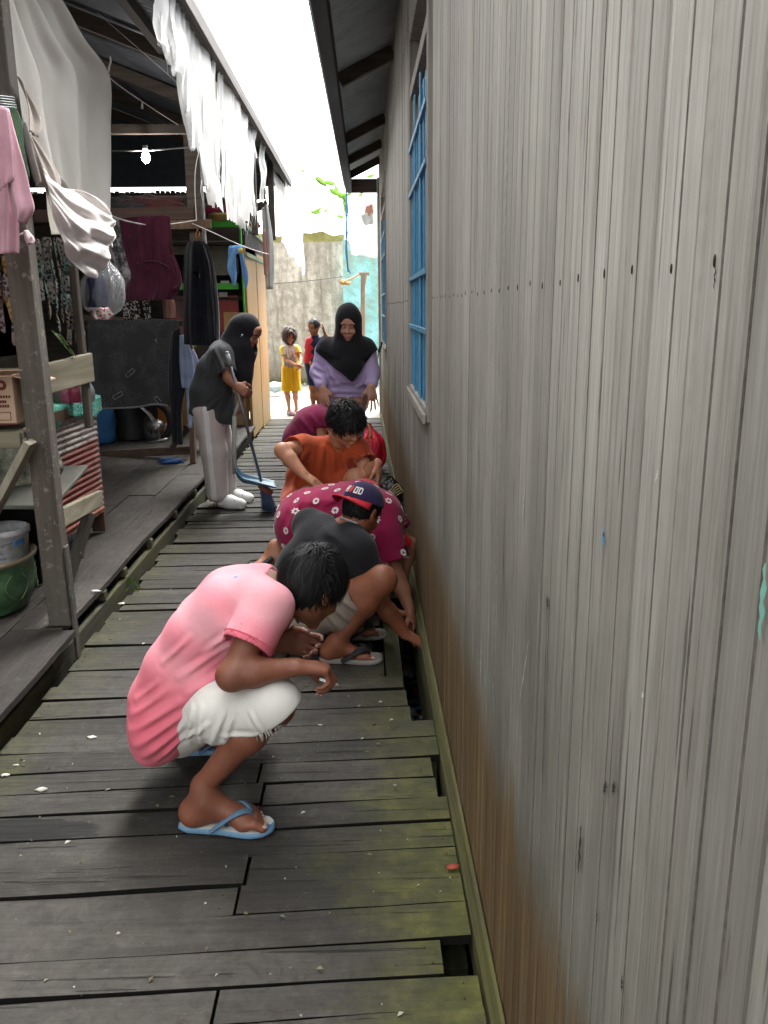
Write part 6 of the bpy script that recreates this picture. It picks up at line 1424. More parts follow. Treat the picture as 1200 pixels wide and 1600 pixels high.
# ---------------- man in the pink shirt (nearest) ----------------
pm = thing('person', 'man squatting in faded pink shirt and frayed white shorts, holding a cigarette', 'person', at(300, 1250, 2.3)*[1, 1, 0])
T_PM = (.185, .070, .040)
sd = Sdf(.0036); nails = []
hipc = at(268, 1118, 2.37); LAT = np.array([.05, 1, 0.])
nb = at(418, 922, 2.38); hC = at(487, 919, 2.37); hF = frame((.55, .62, -.56), (.30, .20, 1))
sR, eR, wR = at(418, 948, 2.23), at(362, 1056, 2.10), at(462, 1042, 2.13)
sL, eL, wL = at(432, 940, 2.52), at(392, 1036, 2.56), at(436, 1004, 2.46)
sd.chain([hipc, at(285, 1040, 2.37), at(340, 970, 2.37), at(400, 930, 2.38)], [.10, .085, .09, .075], .04, off=[LAT*.05, -LAT*.05])
sd.cone(sR, sL, .05, .05, .05); sd.cone(at(405, 925, 2.38), nb, .06, .056, .03); sd.cone(nb, hC-hF[2]*.05-hF[1]*.02, .054, .050, .03)
head_sdf(sd, hC, hF)
limb_arm(sd, sR, eR, wR, 1.0, thick=1.05); limb_arm(sd, sL, eL, wL, 1.0, thick=1.0)
sd.cone(eR+(wR-eR)*.1+[0, 0, .01], eR+(wR-eR)*.5+[0, 0, .006], .030, .026, .02)
dR = nz(at(502, 1044, 2.15)-wR); nR = nz(np.array([-.25, -.15, -1])); tR = np.cross(dR, nR)
hand(sd, wR, dR, nR, -tR if tR[1] < 0 else tR, 1.02, (.95, 1.05, .5), 0, .3, nails, fing=((.75, 1.1, .5), (.85, 1.15, .5), (1.0, 1.2, .6), (1.05, 1.25, .6)))
dL = nz([1, -.12, -.02]); nL = nz([0.25, -.95, .15]); tL = nz([.12, .1, 1])
hand(sd, wL, dL, nL, tL, 1.02, (.7, .9, .6), .3, .45, nails, fing=((.55, .75, .5), (.7, .95, .6), (.8, 1.0, .6), (.9, 1.0, .6)))
hR_, kR, aR = at(292, 1116, 2.31), at(428, 1103, 2.13), at(318, 1226, 2.155)
hL_, kL, aL = at(285, 1110, 2.47), at(396, 1064, 2.66), at(300, 1158, 2.58)
limb_leg(sd, hR_, kR, aR, .97); limb_leg(sd, hL_, kL, aL, .97)
aR[2] = .106; foot(sd, aR, (1, -.10, 0), 1.13, nails=nails); aL[2] = max(aL[2], .10); foot(sd, aL, (1, .1, 0), 1.0)
body = skin_obj(sd, pm, T_PM, [(hC, hF, 1.0)], nails, palms=[(wL+dL*.06, nL, .12)])
# shirt
sd = Sdf(.0048)
sp_ = [at(260, 1128, 2.37), at(269, 1085, 2.37), at(290, 1038, 2.37), at(324, 988, 2.37), at(360, 950, 2.37), at(400, 932, 2.37)]
sd.chain(sp_, [.096, .112, .110, .110, .108, .088], .03, off=[LAT*.052, -LAT*.052]); sd.cone(at(398, 930, 2.38), nb, .080, .066, .03)
sd.cone(at(248, 1138, 2.265), at(312, 1062, 2.27), .090, .096, .03); sd.cone(at(398, 938, 2.29), sR, .085, .068, .03); sd.cone(at(405, 930, 2.46), sL, .085, .066, .03)
sd.ell(at(243, 1158, 2.34), (.045, .11, .045), None, .05)
ends = [sleeve(sd, sR, eR, .60, .074, .075, .035), sleeve(sd, sL, eL, .60, .070, .070, .03)]
FA = sp_[-1]-sp_[0]
FOLDS_PM = []
for (a, b, r_) in (((208, 1112), (268, 1066), .013), ((208, 1132), (305, 1072), .014), ((216, 1152), (325, 1082), .013), ((230, 1170), (330, 1096), .013), ((250, 1178), (322, 1112), .011), ((214, 1092), (250, 1060), .010), ((300, 1066), (378, 1034), .014), ((285, 1046), (356, 1004), .012), ((325, 1010), (366, 980), .011), ((258, 1030), (300, 990), .010)):
    A = at(a[0], a[1], 2.25); B = at(b[0], b[1], 2.235); FOLDS_PM.append((A, B, r_))
def ridges(segs, hgt, yv):
    '''soft cloth ridges: pushes the surface out along lines; only distance across the line in the plane seen matters'''
    yv = nz(yv)
    def fn(P):
        out = np.zeros(len(P))
        for (A, B, r_) in segs:
            A2 = A-yv*(A@yv); B2 = B-yv*(B@yv); P2 = P-np.outer(P@yv, yv); ba = B2-A2; t = np.clip(((P2-A2)@ba)/(ba@ba), 0, 1); dd = np.linalg.norm(P2-A2-np.outer(t, ba), axis=1); w_ = np.sin(np.pi*np.clip(.12+.8*t, 0, 1))
            out -= hgt*w_*(np.exp(-(dd/(r_*.62))**2)-.55*np.exp(-((dd-r_*1.5)/(r_*.7))**2))
        return out
    return fn
sd.disp(ridges(FOLDS_PM, .0075, (0, 1, 0))); sd.disp(fold_noise(FA, .0022, 3, 30))
finish_ends(sd, ends); sd.cone(nb-nz(hC-nb)*.03, nb+nz(hC-nb)*.1, .055, .064, .004, 'sub')
sd.cut(nb+nz(hC-nb)*.012, nz(hC-nb), .10)
P0, P1 = np.array([.70, .15, .205]), np.array([.76, .38, .42])
def paint(V):
    # the fabric itself is bleached along shoulders and upper back
    t = ((V-sp_[0])@nz(FA))/np.linalg.norm(FA); nx = -(V-(sp_[0]))@nz([.7, 0, -.75]); w_ = np.clip((t-.12)*1.5, 0, 1)*np.clip((nx+.02)*9, 0, 1)
    w_ += .9*np.exp(-((np.linalg.norm(V-sR, axis=1))/.085)**2); w_ = np.clip(w_*(.8+.3*np.sin(V@np.array([23., 11, 31]))), 0, .95)[:, None]; w_ = w_*.9; c = P0*(1-w_)+P1*w_
    for (cc_, dd_) in ((ends[0][0], ends[0][1]), ):
        q_ = (V-cc_)@dd_; m = ((q_ > -.020) & (q_ < .01) & (np.linalg.norm(V-cc_, axis=1) < .081))[:, None]; c = np.where(m, P0*.95, c)
    return c*.92
sdobj('shirt', sd, M_CLOTH, pm, paint)
m = MB(); seam = []
for i in range(15):
    a0 = R(-110+i*15); cx = sR+nz(eR-sR)*(-.012)
sp0 = ends[0][0]-ends[0][1]*.018
fr_ = np.stack([nz(np.cross(ends[0][1], [0, 0, 1.])), nz(np.cross(np.cross(ends[0][1], [0, 0, 1.]), ends[0][1])), ends[0][1]], 1)
m.tube([sp0+fr_@np.array([.0765*math.cos(a), .0765*math.sin(a), 0]) for a in np.linspace(0, 2*math.pi, 30)], .0018, 5, cap=False); obj('sleeve_hem', m, plain('pink_hem', (.62,.13,.18), .9), pm)
m = MB(); m.sphere(at(371, 903, 2.30), (.011, .010, .006), 12, 8); obj('shirt_print', m, plain('blue_mark', (.12,.28,.55), .8), pm)
# shorts
sd = Sdf(.0045); kd = nz(kR-hR_)
sd.chain([at(280, 1150, 2.33), at(290, 1120, 2.30), at(345, 1112, 2.19), kR+[0, 0, .0]], [.062, .086, .086, .079], .04); sd.chain([hL_, kL], [.10, .078], .04); sd.cone(at(285, 1118, 2.33), hL_, .10, .11, .05)
sd.cone(kR, at(418, 1128, 2.16), .072, .066, .03)
SEG = []; hd = nz(at(470, 1175, 2.14)-at(400, 1090, 2.14)); hc = at(421, 1122, 2.14)
for (a, b, r_) in (((360, 1090), (330, 1165), .010), ((372, 1092), (352, 1155), .010), ((300, 1105), (290, 1180), .010), ((318, 1100), (312, 1178), .010), ((330, 1120), (262, 1182), .009), ((395, 1092), (420, 1128), .008), ((350, 1140), (410, 1128), .010), ((290, 1130), (255, 1180), .010)):
    SEG.append((at(*a, 2.14), at(*b, 2.15), r_))
sd.disp(ridges(SEG, .0065, (0, 1, 0))); sd.disp(fold_noise(kR-hR_, .0020, 8, 30)); sd.cut(hc, hd, .13); sd.cone(hc-hd*.05, hc+hd*.06, .060, .066, .003, 'sub'); sd.cut(kL+nz(kL-hL_)*.05, nz(kL-hL_), .12)
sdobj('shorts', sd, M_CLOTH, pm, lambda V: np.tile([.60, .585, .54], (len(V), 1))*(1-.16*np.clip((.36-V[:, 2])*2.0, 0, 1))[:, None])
m = MB(); r0 = random.Random(3); b1 = nz(np.cross(hd, [0, 1, 0])); b2 = np.cross(hd, b1)
for i in range(150):
    a0 = r0.uniform(0, 2*math.pi); p = hc+(b1*math.cos(a0)*.070+b2*math.sin(a0)*.070); L_ = r0.uniform(.008, .028) if r0.random() < .92 else r0.uniform(.03, .055); e = p+hd*L_*.5+np.array([r0.uniform(-.004, .006), r0.uniform(-.004, .004), -L_*.7]); m.tube([p-hd*.01, (p+e)/2+[.002, 0, .002], e], [.0016, .0013, .0006], 4)
obj('frayed_hem', m, plain('white_thread', (.62,.60,.55), .9), pm)
hair(pm, hC, hF, 1.0, M_HAIR, 3800, .085, .012, cover=lambda d: d[2] > -.72 and not (d[1] > .55 and d[2] < .30) and not (abs(d[0]) > .62 and d[2] < -.05 and d[1] > -.28), flow=lambda d: np.array([d[0]*.25, .55, -.45+.4*d[2]]) if d[1] > -.4 else np.array([d[0]*.3, -.1, -.9]), cap=1.07, seed=4, wd=.0036, cut_low=-.062)
hl = at(284, 1268, 2.17); hl = np.array([aR[0]-.068, aR[1]+.004, 0]); 
n = N('sandal_top'); a = n.noise(13, 3, .5); M_SND = n.set(n.ramp(a, [(.47, (.04,.16,.36)), (.50, (.50,.52,.48))], 'CONSTANT'), .6)
sole(pm, (hl[0]-.012, hl[1], .003), (1, -.10, 0), .285, .098, 0, .019, [M_SND, plain('sandal_side', (.16,.30,.44), .6)], strap=.068, strapmat=plain('sandal_strap', (.10,.18,.27), .5), strap_r=.0068)
sole(pm, (aL[0]-.07, aL[1], .003), (1, .10, 0), .27, .098, 0, .019, [M_SND, MC['sandal_side']], strap=.06, strapmat=MC['sandal_strap'])
cg = thing('cigarette', 'short lit cigarette between the fingers of the man in pink', 'cigarette', at(508, 1062, 2.17))
ca, cb = at(500, 1061, 2.13), at(526, 1070, 2.15); m = MB(); m.tube([ca, cb], .0042, 10); obj('paper', m, plain('cigarette_paper', (.75,.73,.68), .8), cg); m = MB(); m.tube([cb, cb+(cb-ca)*.12], [.0042, .0036], 10); obj('ash', m, plain('ash', (.35,.30,.26), .9), cg)

# ---------------- man in black with the cap ----------------
bm = thing('person', 'man in black shirt, beige shorts and backward navy cap, squatting to reach into the gap', 'person', at(500, 1030, 3.4)*[1, 1, 0])
T_BM = (.23, .085, .045); F2 = nz([.78, .62, 0]); LT = np.array([F2[1], -F2[0], 0])   # LT: his right
sd = Sdf(.0048); nails = []
pel = at(468, 962, 3.45); nb = at(536, 829, 3.60); hC = at(564, 801, 3.62); hF = frame((.50, .68, -.50), (.30, .28, 1))
sR, sL = at(556, 858, 3.42), at(484, 822, 3.70)
eR, wR = at(592, 938, 3.46), at(632, 990, 3.48); eL, wL = at(560, 890, 3.85), at(612, 955, 3.85)
sd.chain([pel, at(492, 900, 3.52), at(522, 850, 3.58)], [.10, .09, .09], .04, off=[LT*.06, -LT*.06]); sd.cone(sR, sL, .05, .05, .04); sd.cone(at(524, 846, 3.58), nb, .06, .055, .03); sd.cone(nb, hC-hF[2]*.05-hF[1]*.02, .054, .052, .03)
head_sdf(sd, hC, hF); limb_arm(sd, sR, eR, wR, thick=1.12); limb_arm(sd, sL, eL, wL)
d_ = nz(np.array([.85, .1, -.55])); n_ = nz([-.4, .1, -.9]); hand(sd, wR, d_, n_, [0, 1, .1], 1.0, (.4, .5, .3)); hand(sd, wL, (.6, 0, -.8), (0, -1, 0), (.8, 0, .6), 1.0)
hR_, kR, aR = at(474, 968, 3.40), at(597, 906, 3.30), at(524, 1006, 3.32); hL_, kL, aL = at(490, 950, 3.60), at(585, 905, 3.66), at(536, 988, 3.56)
limb_leg(sd, hR_, kR, aR, thick=1.03); limb_leg(sd, hL_, kL, aL); aR[2] = .092; aL[2] = .095; foot(sd, aR, (1, -.05, 0), nails=nails); foot(sd, aL, (1, .12, 0), nails=nails)
skin_obj(sd, bm, T_BM, [(hC, hF, 1.0)], nails)
SG = []; sd = Sdf(.0055); ch = [at(465, 965, 3.46), at(474, 930, 3.47), at(492, 890, 3.50), at(516, 855, 3.55), at(530, 838, 3.58)]
sd.chain(ch, [.120, .122, .124, .112, .088], .04, off=[LT*.070, -LT*.070]); sd.cone(ch[3], sR, .10, .078, .04); sd.cone(ch[3], sL, .10, .078, .04); sd.cone(ch[4], nb, .08, .07, .03)
ends = [sleeve(sd, sR, eR, .60, .080, .080, .04), sleeve(sd, sL, eL, .6, .075, .075, .03)]
for (a, b, r_, Y_) in (((500, 862), (560, 900), .012, 3.36), ((470, 905), (520, 950), .013, 3.30), ((455, 920), (470, 985), .012, 3.32), ((545, 880), (570, 905), .010, 3.34)): SG.append((at(*a, Y_), at(*b, Y_), r_*1.6))
for (a, b) in (((450, 880), (540, 850)), ((440, 910), (530, 880)), ((500, 830), (548, 850))): SG.append((at(*a, 3.4), at(*b, 3.4), .022))
sd.disp(ridges(SG, .010, (0, 1, 0))); sd.disp(fold_noise(ch[-1]-ch[0], .0028, 5, 26)); finish_ends(sd, ends); sd.cone(nb-nz(hC-nb)*.03, nb+nz(hC-nb)*.1, .058, .068, .004, 'sub'); sd.cut(nb+nz(hC-nb)*.012, nz(hC-nb), .11)
sdobj('shirt', sd, M_CLOTH, bm, lambda V: np.tile([.017, .017, .020], (len(V), 1)))
m = MB(); a_, b_ = at(531, 808, 3.50), at(558, 818, 3.46); m.beam(a_, b_, .004, .007, up=(0, -.6, .8)); obj('reflective_strip', m, plain('reflective_grey', (.35,.35,.35), .5), bm)
sd = Sdf(.005); kd = nz(kR-hR_); sd.cone(hR_, hR_+(kR-hR_)*.66, .105, .088, .04); sd.cone(hL_, hL_+(kL-hL_)*.66, .10, .085, .04); sd.cone(hR_, hL_, .11, .11, .04)
SG = []; cR = hR_+(kR-hR_)*.66; sd.cone(cR, at(535, 968, 3.33), .07, .06, .04)
for (a, b) in (((508, 935), (548, 975)), ((520, 925), (562, 958)), ((510, 960), (530, 985))): SG.append((at(*a, 3.26), at(*b, 3.26), .013))
sd.disp(ridges(SG, .008, (0, 1, 0))); sd.disp(fold_noise(kd, .003, 6, 32)); sd.cut(cR+kd*.01, kd, .13); sd.cone(cR-kd*.04, cR+kd*.08, .076, .08, .003, 'sub'); sd.cut(hL_+(kL-hL_)*.66, nz(kL-hL_), .13)
sdobj('shorts', sd, M_CLOTH, bm, lambda V: np.tile([.25, .215, .175], (len(V), 1)))
hair(bm, hC, hF, 1.0, M_HAIR, 500, .03, .004, cover=lambda d: -.7 < d[2] < .15 and d[1] < .3, cap=1.04, seed=5, wd=.004, cut_low=-.06)
M_STR = plain('black_strap', (.02,.02,.022), .6)
sole(bm, (aR[0]-.07, aR[1]+.003, .003), (1, -.05, 0), .275, .10, 0, .022, [plain('grey_sole', (.20,.18,.16), .7), plain('grey_sole_side', (.30,.29,.27), .7)], strap=.06, strapmat=M_STR, strap_r=.012)
sole(bm, (aL[0]-.07, aL[1], .003), (1, .12, 0), .275, .10, 0, .022, [MC['grey_sole'], MC['grey_sole_side']], strap=.06, strapmat=M_STR, strap_r=.012)
# cap, worn back to front
cap = None
r_, f_, u_ = hF; cu = nz(u_-f_*.10); cfm = np.stack([r_, nz(np.cross(cu, r_)), cu], 1); cc_ = hC+u_*.050-f_*.012
sd = Sdf(.005); sd.ell(cc_, (.091, .108, .092), cfm, .01); sd.cut(cc_-cu*.006, -cu, None); sd.ell(cc_-cu*.01, (.083, .100, .084), cfm, .003, 'sub')
capo, CV, CQ = sdobj('cap', sd, M_CLOTH, bm, lambda V: np.tile([.030, .022, .065], (len(V), 1)), smooth=2)
bk = -cfm[:, 1]
m = MB()
def brim(u, v):
    a0 = (u-.5)*2.3; rad = 1+.62*v*math.cos(a0*.62)**1.0; p = cc_+r_*math.sin(a0)*.091*(1+.12*v)+bk*math.cos(a0)*.108*(1+.85*v*math.cos(a0*.75)) - cu*(.006+.012*v+.020*v*math.sin(a0)**2*1.2); return tuple(p)
m.grid(brim, 24, 8); obj('brim', m, plain('red_brim', (.50,.018,.035), .8), capo, solid=.005)
m = MB(); m.sphere(cc_+cu*.092, (.008, .008, .005), 10, 6); m.sphere(cc_+bk*.075+cu*.060, (.004, .004, .004), 8, 6); obj('cap_button', m, MC['red_brim'], capo)
def capsurf(a0, e0, off=.0035):
    """point on the cap: a0 sideways from the back centre, e0 elevation"""
    d = np.array([math.sin(a0)*math.cos(e0)*.091, -math.cos(a0)*math.cos(e0)*.108, math.sin(e0)*.092]); n2 = nz(np.array([d[0]/.091**2, d[1]/.108**2, d[2]/.092**2])); return cc_+cfm@(d+n2*off)
def glyph(m, polys, a_c, w_, e_c, h_, mi=0):
    for (x0, y0, x1, y1) in polys:
        k = 5; vs = []
        for j in range(k+1):
            for i in range(k+1):
                x = x0+(x1-x0)*i/k; y = y0+(y1-y0)*j/k
                vs.append(capsurf(a_c+(x-.5)*w_, e_c+(y-.5)*h_))
        m.add(vs, [(j*(k+1)+i, j*(k+1)+i+1, (j+1)*(k+1)+i+1, (j+1)*(k+1)+i) for j in range(k) for i in range(k)], .5, mi)
H_ = [(0, 0, .28, 1), (.72, 0, 1, 1), (.28, .38, .72, .62)]; O_ = [(0, 0, .28, 1), (.72, 0, 1, 1), (.28, 0, .72, .2), (.28, .8, .72, 1)]; D_ = [(0, 0, .28, 1), (.75, .15, 1, .85), (.28, 0, .8, .2), (.28, .8, .8, 1)]
m = MB(); A0 = .08
glyph(m, H_, A0-.40, .20, .36, .36); glyph(m, O_, A0+.13, .20, .36, .36); glyph(m, D_, A0+.37, .20, .36, .36)
glyph(m, [(.3, .1, .7, .9), (.1, .3, .9, .7)], A0-.14, .22, .37, .50, 1)
obj('cap_lettering', m, [plain('white_embroidery', (.72,.70,.68), .8), plain('red_embroidery', (.55,.05,.06), .8)], capo, solid=.002)

# ---------------- woman in the daisy dress ----------------
dw = thing('person', 'woman bending low in dark red daisy print dress, one arm in the gap', 'person', at(520, 880, 4.1)*[1, 1, 0])
T_DW = (.30, .135, .08); sd = Sdf(.006)
pel = at(484, 815, 4.28); chs = at(585, 806, 4.15); hC = at(566, 786, 4.42); hF = frame((.6, .1, -.8), (.8, .1, .5))
sR, eR, wR = at(600, 835, 4.02), at(622, 905, 3.95), at(640, 952, 3.86); sL, eL, wL = at(600, 800, 4.4), at(640, 850, 4.3), at(645, 900, 4.1)
sd.cone(pel, chs, .12, .10, .04); sd.cone(chs, hC, .06, .05, .03); head_sdf(sd, hC, hF); limb_arm(sd, sR, eR, wR, thick=1.08); limb_arm(sd, sL, eL, at(630, 905, 4.2))
dd = nz(at(650, 985, 3.84)-wR); hand(sd, wR, dd, (-.5, -.2, -.2), (-.2, -1, 0), .95, (.6, .7, .5))
kR, aR = at(530, 872, 4.15), at(437, 868, 4.28); limb_leg(sd, at(490, 850, 4.25), kR, aR); limb_leg(sd, at(490, 830, 4.45), at(545, 865, 4.5), at(470, 868, 4.5)); foot(sd, aR, (-.35, -.3, -.7), 1.0, up=(.75, -.1, -.55))
sd.ell(aR+[-.02, 0, 0], (.05, .045, .05), None, .02)
skin_obj(sd, dw, T_DW, [(hC, hF, 1.0)])
SG = []; sd = Sdf(.006); LY = np.array([0, 1, 0.])
sd.chain([at(480, 818, 4.27), at(520, 806, 4.24), at(560, 800, 4.2), at(592, 806, 4.17)], [.170, .155, .145, .125], .05, off=[LY*.06, -LY*.06]); sd.cone(pel, at(520, 868, 4.2), .16, .12, .06); sd.cone(pel, at(470, 858, 4.3), .15, .09, .05)
sd.cone(at(592, 806, 4.1), sR, .11, .085, .04); e_ = sleeve(sd, sR, eR, .60, .090, .096, .04); sd.cone(at(592, 806, 4.25), sL, .11, .09, .04); e2 = sleeve(sd, sL, eL, .6, .09, .09, .04)

for (a, b) in (((470, 790), (540, 775)), ((500, 850), (450, 830))): SG.append((at(*a, 4.05), at(*b, 4.05), .022))
SG += [(at(450, 800, 4.05), at(500, 850, 4.05), .02), (at(540, 770, 4.1), at(500, 790, 4.1), .02), (at(470, 780, 4.1), at(448, 830, 4.1), .018)]; sd.disp(ridges(SG, .009, (0, 1, 0))); sd.disp(fold_noise([1, 0, 0], .003, 9, 24)); finish_ends(sd, [e_, e2])
do, DV, DQ = sdobj('dress', sd, M_CLOTH, dw, lambda V: np.tile([.235, .012, .055], (len(V), 1)))
DN = nrm_at(DV, DQ); m = MB(); rs = np.random.RandomState(12)
pj = np.array([proj(v) for v in DV]); chosen = []
ca = ray(600, 800); 
cand = np.argsort(rs.rand(len(DV)))
for i in cand:
    v = DV[i]
    if all(np.linalg.norm(v-c) > .082 for c in chosen):
        chosen.append(v); n2 = DN[i]; a = nz(np.cross(n2, rs.normal(size=3))); b = np.cross(n2, a); c0 = v+n2*.0022; np_ = rs.choice([7, 8, 9]); R1 = rs.uniform(.017, .024)
        for p_ in range(np_):
            th = 2*math.pi*p_/np_+rs.uniform(-.12, .12); d = a*math.cos(th)+b*math.sin(th); e = -a*math.sin(th)+b*math.cos(th); pp = [c0+d*.0055, c0+d*.015+e*.0062, c0+d*R1, c0+d*.015-e*.0062]; m.add(pp, [(0, 1, 2, 3)])
        if len(chosen) > 95: break
obj('daisy_print', m, plain('daisy_white', (.72,.66,.66), .9), do, solid=.0012)
r_, f_, u_ = hF; sd = Sdf(.006); sd.ell(hC+u_*.03-f_*.02, (.084, .104, .098), np.stack(hF, 1), .01); sd.ell(hC+f_*.11-u_*.02, (.065, .06, .09), np.stack(hF, 1), .01, 'sub'); sd.cone(hC-f_*.05, at(604, 838, 4.35), .06, .05, .04); sd.cone(at(600, 815, 4.35), at(634, 848, 4.16), .045, .032, .03); sd.disp(fold_noise([1, 0, -.5], .005, 4, 50))
sdobj('headscarf', sd, M_CLOTH, dw, lambda V: np.tile([.50, .015, .02], (len(V), 1)))
m = MB(); c = at(404, 880, 4.25)
sole(dw, at(428, 872, 4.24), (-.55, -.1, -.35), .17, .09, 0, .02, [M_STR, M_STR], up=(-.5, -.25, .6), strap=.05, strapmat=M_STR, strap_r=.012)

# ---------------- woman in orange ----------------
ow = thing('person', 'short haired woman squatting in rust orange dress, one hand on her knee', 'person', at(500, 790, 5.2)*[1, 1, 0])
T_OW = (.42, .205, .12); sd = Sdf(.0055); s = 1.04
pel = at(500, 775, 5.32); chs = at(515, 712, 5.22); nb = at(528, 686, 5.15); hC = at(541, 666, 5.08); hF = frame((.52, -.62, -.42), (.10, -.25, 1))
sR, eR, wR = at(474, 700, 5.12), at(441, 704, 4.97), at(474, 741, 4.88); sL, eL, wL = at(556, 703, 5.12), at(576, 738, 5.02), at(590, 724, 4.90)
sd.chain([pel, chs], [.11, .10], .04, off=[[.05, 0, 0], [-.05, 0, 0]]); sd.cone(chs, nb, .07, .055, .03); sd.cone(nb, hC-hF[2]*.05*s-hF[1]*.015, .056, .054, .03); head_sdf(sd, hC, hF, s)
limb_arm(sd, sR, eR, wR, thick=1.22); limb_arm(sd, sL, eL, wL, thick=1.15)
hand(sd, wR, nz(at(497, 757, 4.86)-wR), (0, .2, -1), (.3, .9, .2), 1.0, (.2, .25, .2), .6); hand(sd, wL, (.1, -.1, -1), (-.6, .2, -.2), (-.3, -1, 0), 1.0, (.2, .3, .2), .8)
kR, kL = at(484, 776, 4.88), at(556, 748, 5.0); limb_leg(sd, at(485, 785, 5.28), kR, at(480, 812, 5.08), thick=1.1); limb_leg(sd, at(520, 780, 5.3), kL, at(548, 790, 5.15), thick=1.1)
foot(sd, np.array([*at(480, 812, 5.08)[:2], .08]), (0.1, -1, 0)); foot(sd, np.array([*at(548, 790, 5.15)[:2], .08]), (.1, -1, 0))
skin_obj(sd, ow, T_OW, [(hC, hF, s)])
SG = []; sd = Sdf(.0058)
sd.chain([at(497, 778, 5.3), at(503, 745, 5.27), at(512, 716, 5.22)], [.155, .150, .135], .05, off=[[.062, 0, 0], [-.075, 0, 0]]); sd.cone(at(515, 712, 5.2), nb, .115, .066, .04); sd.cone(chs, sR, .11, .082, .04); sd.cone(chs, sL, .11, .08, .04)
sd.cone(at(468, 778, 5.30), at(462, 790, 5.05), .12, .10, .05); sd.cone(at(482, 785, 5.25), kR+(at(485, 785, 5.28)-kR)*.28, .11, .085, .04); sd.cone(at(520, 775, 5.25), kL+(at(520, 780, 5.3)-kL)*.25, .11, .09, .04)
e1 = sleeve(sd, sR, eR, .52, .082, .080, .03); e2 = sleeve(sd, sL, eL, .60, .080, .082, .03)
for (a, b, r_) in (((505, 700), (500, 745), .012), ((520, 705), (522, 750), .013), ((535, 708), (545, 745), .012), ((480, 705), (455, 745), .012), ((470, 730), (450, 775), .012), ((512, 690), (530, 705), .009)): SG.append((at(*a, 5.07), at(*b, 5.08), r_*1.8))
sd.disp(ridges(SG, .013, (0, 1, 0))); sd.disp(fold_noise([0, 0, 1], .0035, 3, 28)); finish_ends(sd, [e1, e2]); nd = nz(nz(hC-nb)*.6+np.array([0, -.5, .6])); sd.cone(nb, nb+nz(hC-nb)*.1, .058, .085, .01, 'sub'); sd.ell(nb+[.01, -.075, .0], (.05, .05, .06), None, .02, 'sub'); sd.cut(kR+nz(kR-at(485, 785, 5.28))*-.02, nz(kR-at(485, 785, 5.28)), .11)
sdobj('dress', sd, M_CLOTH, ow, lambda V: np.tile([.34, .058, .02], (len(V), 1)))
hair(ow, hC, hF, s, M_HAIR, 2300, .075, .024, cover=lambda d: d[2] > -.45 and not (d[1] > .50 and d[2] < .35) and not (abs(d[0]) > .8 and d[2] < -.1), flow=lambda d: np.array([d[0]*.5, .35, -.3]), cap=1.10, seed=8, wd=.006, curl=.55, cut_low=-.04)
m = MB(); m.tube([wR+nz(eR-wR)*.02+np.array([.028*math.cos(a), .01*math.sin(a), .028*math.sin(a)]) for a in np.linspace(0, 6.283, 20)], .0022, 5, cap=False); obj('bracelet', m, plain('dark_bracelet', (.03,.02,.02), .5), ow)
cr = MB(); P = [spl([np.array(p) for p in (nb+[-.055, -.01, .05], nb+[-.04, -.07, -.01], nb+[.01, -.115, -.06], nb+[.05, -.07, -.01], nb+[.06, -.01, .04])], i/20) for i in range(21)]; cr.tube(P, .0022, 5); obj('necklace', cr, plain('gold_chain', (.45,.30,.10), .35, .8), ow)

# ---------------- person in maroon, half hidden ----------------
mp = thing('person', 'person in maroon shirt crouching behind the woman in orange, mostly hidden', 'person', at(480, 735, 5.95)*[1, 1, 0])
T_MP = (.40, .19, .115); sd = Sdf(.0065); pel = at(462, 705, 6.0); chs = at(492, 662, 5.95); hC = at(530, 668, 5.75); hF = frame((.7, -.1, -.7), (.6, 0, .8)); nb = at(512, 662, 5.88)
sR, eR, wR = at(496, 662, 5.82), at(506, 690, 5.78), at(535, 700, 5.70)
sd.chain([pel, chs], [.1, .1], .04, off=[[0, .05, 0], [0, -.05, 0]]); sd.cone(chs, nb, .07, .06, .04); sd.cone(nb, hC, .055, .05, .03); head_sdf(sd, hC, hF, .95); limb_arm(sd, sR, eR, wR); hand(sd, wR, (1, 0, -.2), (0, -.3, -1), (0, 1, 0), 1); sL = at(500, 660, 6.1); limb_arm(sd, sL, at(530, 700, 6.05), at(545, 705, 5.9)); hand(sd, at(545, 705, 5.9), (1, 0, -.2), (0, -.3, -1), (0, -1, 0), 1)
for dy in (-.1, .12):
    H_ = pel+[0, dy, 0]; K_ = at(505, 700, 5.9)+[0, dy, 0]; A_ = np.array([*at(470, 735, 5.95)[:2], .08])+[0, dy, 0]; limb_leg(sd, H_, K_, A_); foot(sd, A_, (1, 0, 0))
skin_obj(sd, mp, T_MP, [(hC, hF, .95)])
sd = Sdf(.0065); sd.chain([at(466, 705, 6.0), at(472, 685, 5.98), at(486, 664, 5.95), at(497, 655, 5.93)], [.135, .125, .12, .10], .05, off=[[0, .06, 0], [0, -.06, 0]]); e1 = sleeve(sd, sR, eR, .38, .085, .080, .04); e2 = sleeve(sd, sL, at(530, 700, 6.05), .5, .08, .08, .04); sd.disp(ridges([(at(470, 650, 5.9), at(500, 680, 5.9), .02), (at(462, 668, 5.9), at(485, 700, 5.9), .02), (at(488, 645, 5.9), at(500, 660, 5.9), .016)], .009, (0, 1, 0))); sd.disp(fold_noise([1, 0, 1], .003, 4, 30)); finish_ends(sd, [e1, e2])
sdobj('shirt', sd, M_CLOTH, mp, lambda V: np.tile([.17, .014, .055], (len(V), 1)))
sd = Sdf(.0065)
for dy in (-.1, .12): sd.cone(pel+[0, dy, 0], at(500, 700, 5.9)+[0, dy, 0], .10, .075, .04); sd.cone(at(500, 700, 5.9)+[0, dy, 0], np.array([*at(474, 735, 5.95)[:2], .14])+[0, dy, 0], .07, .06, .03)
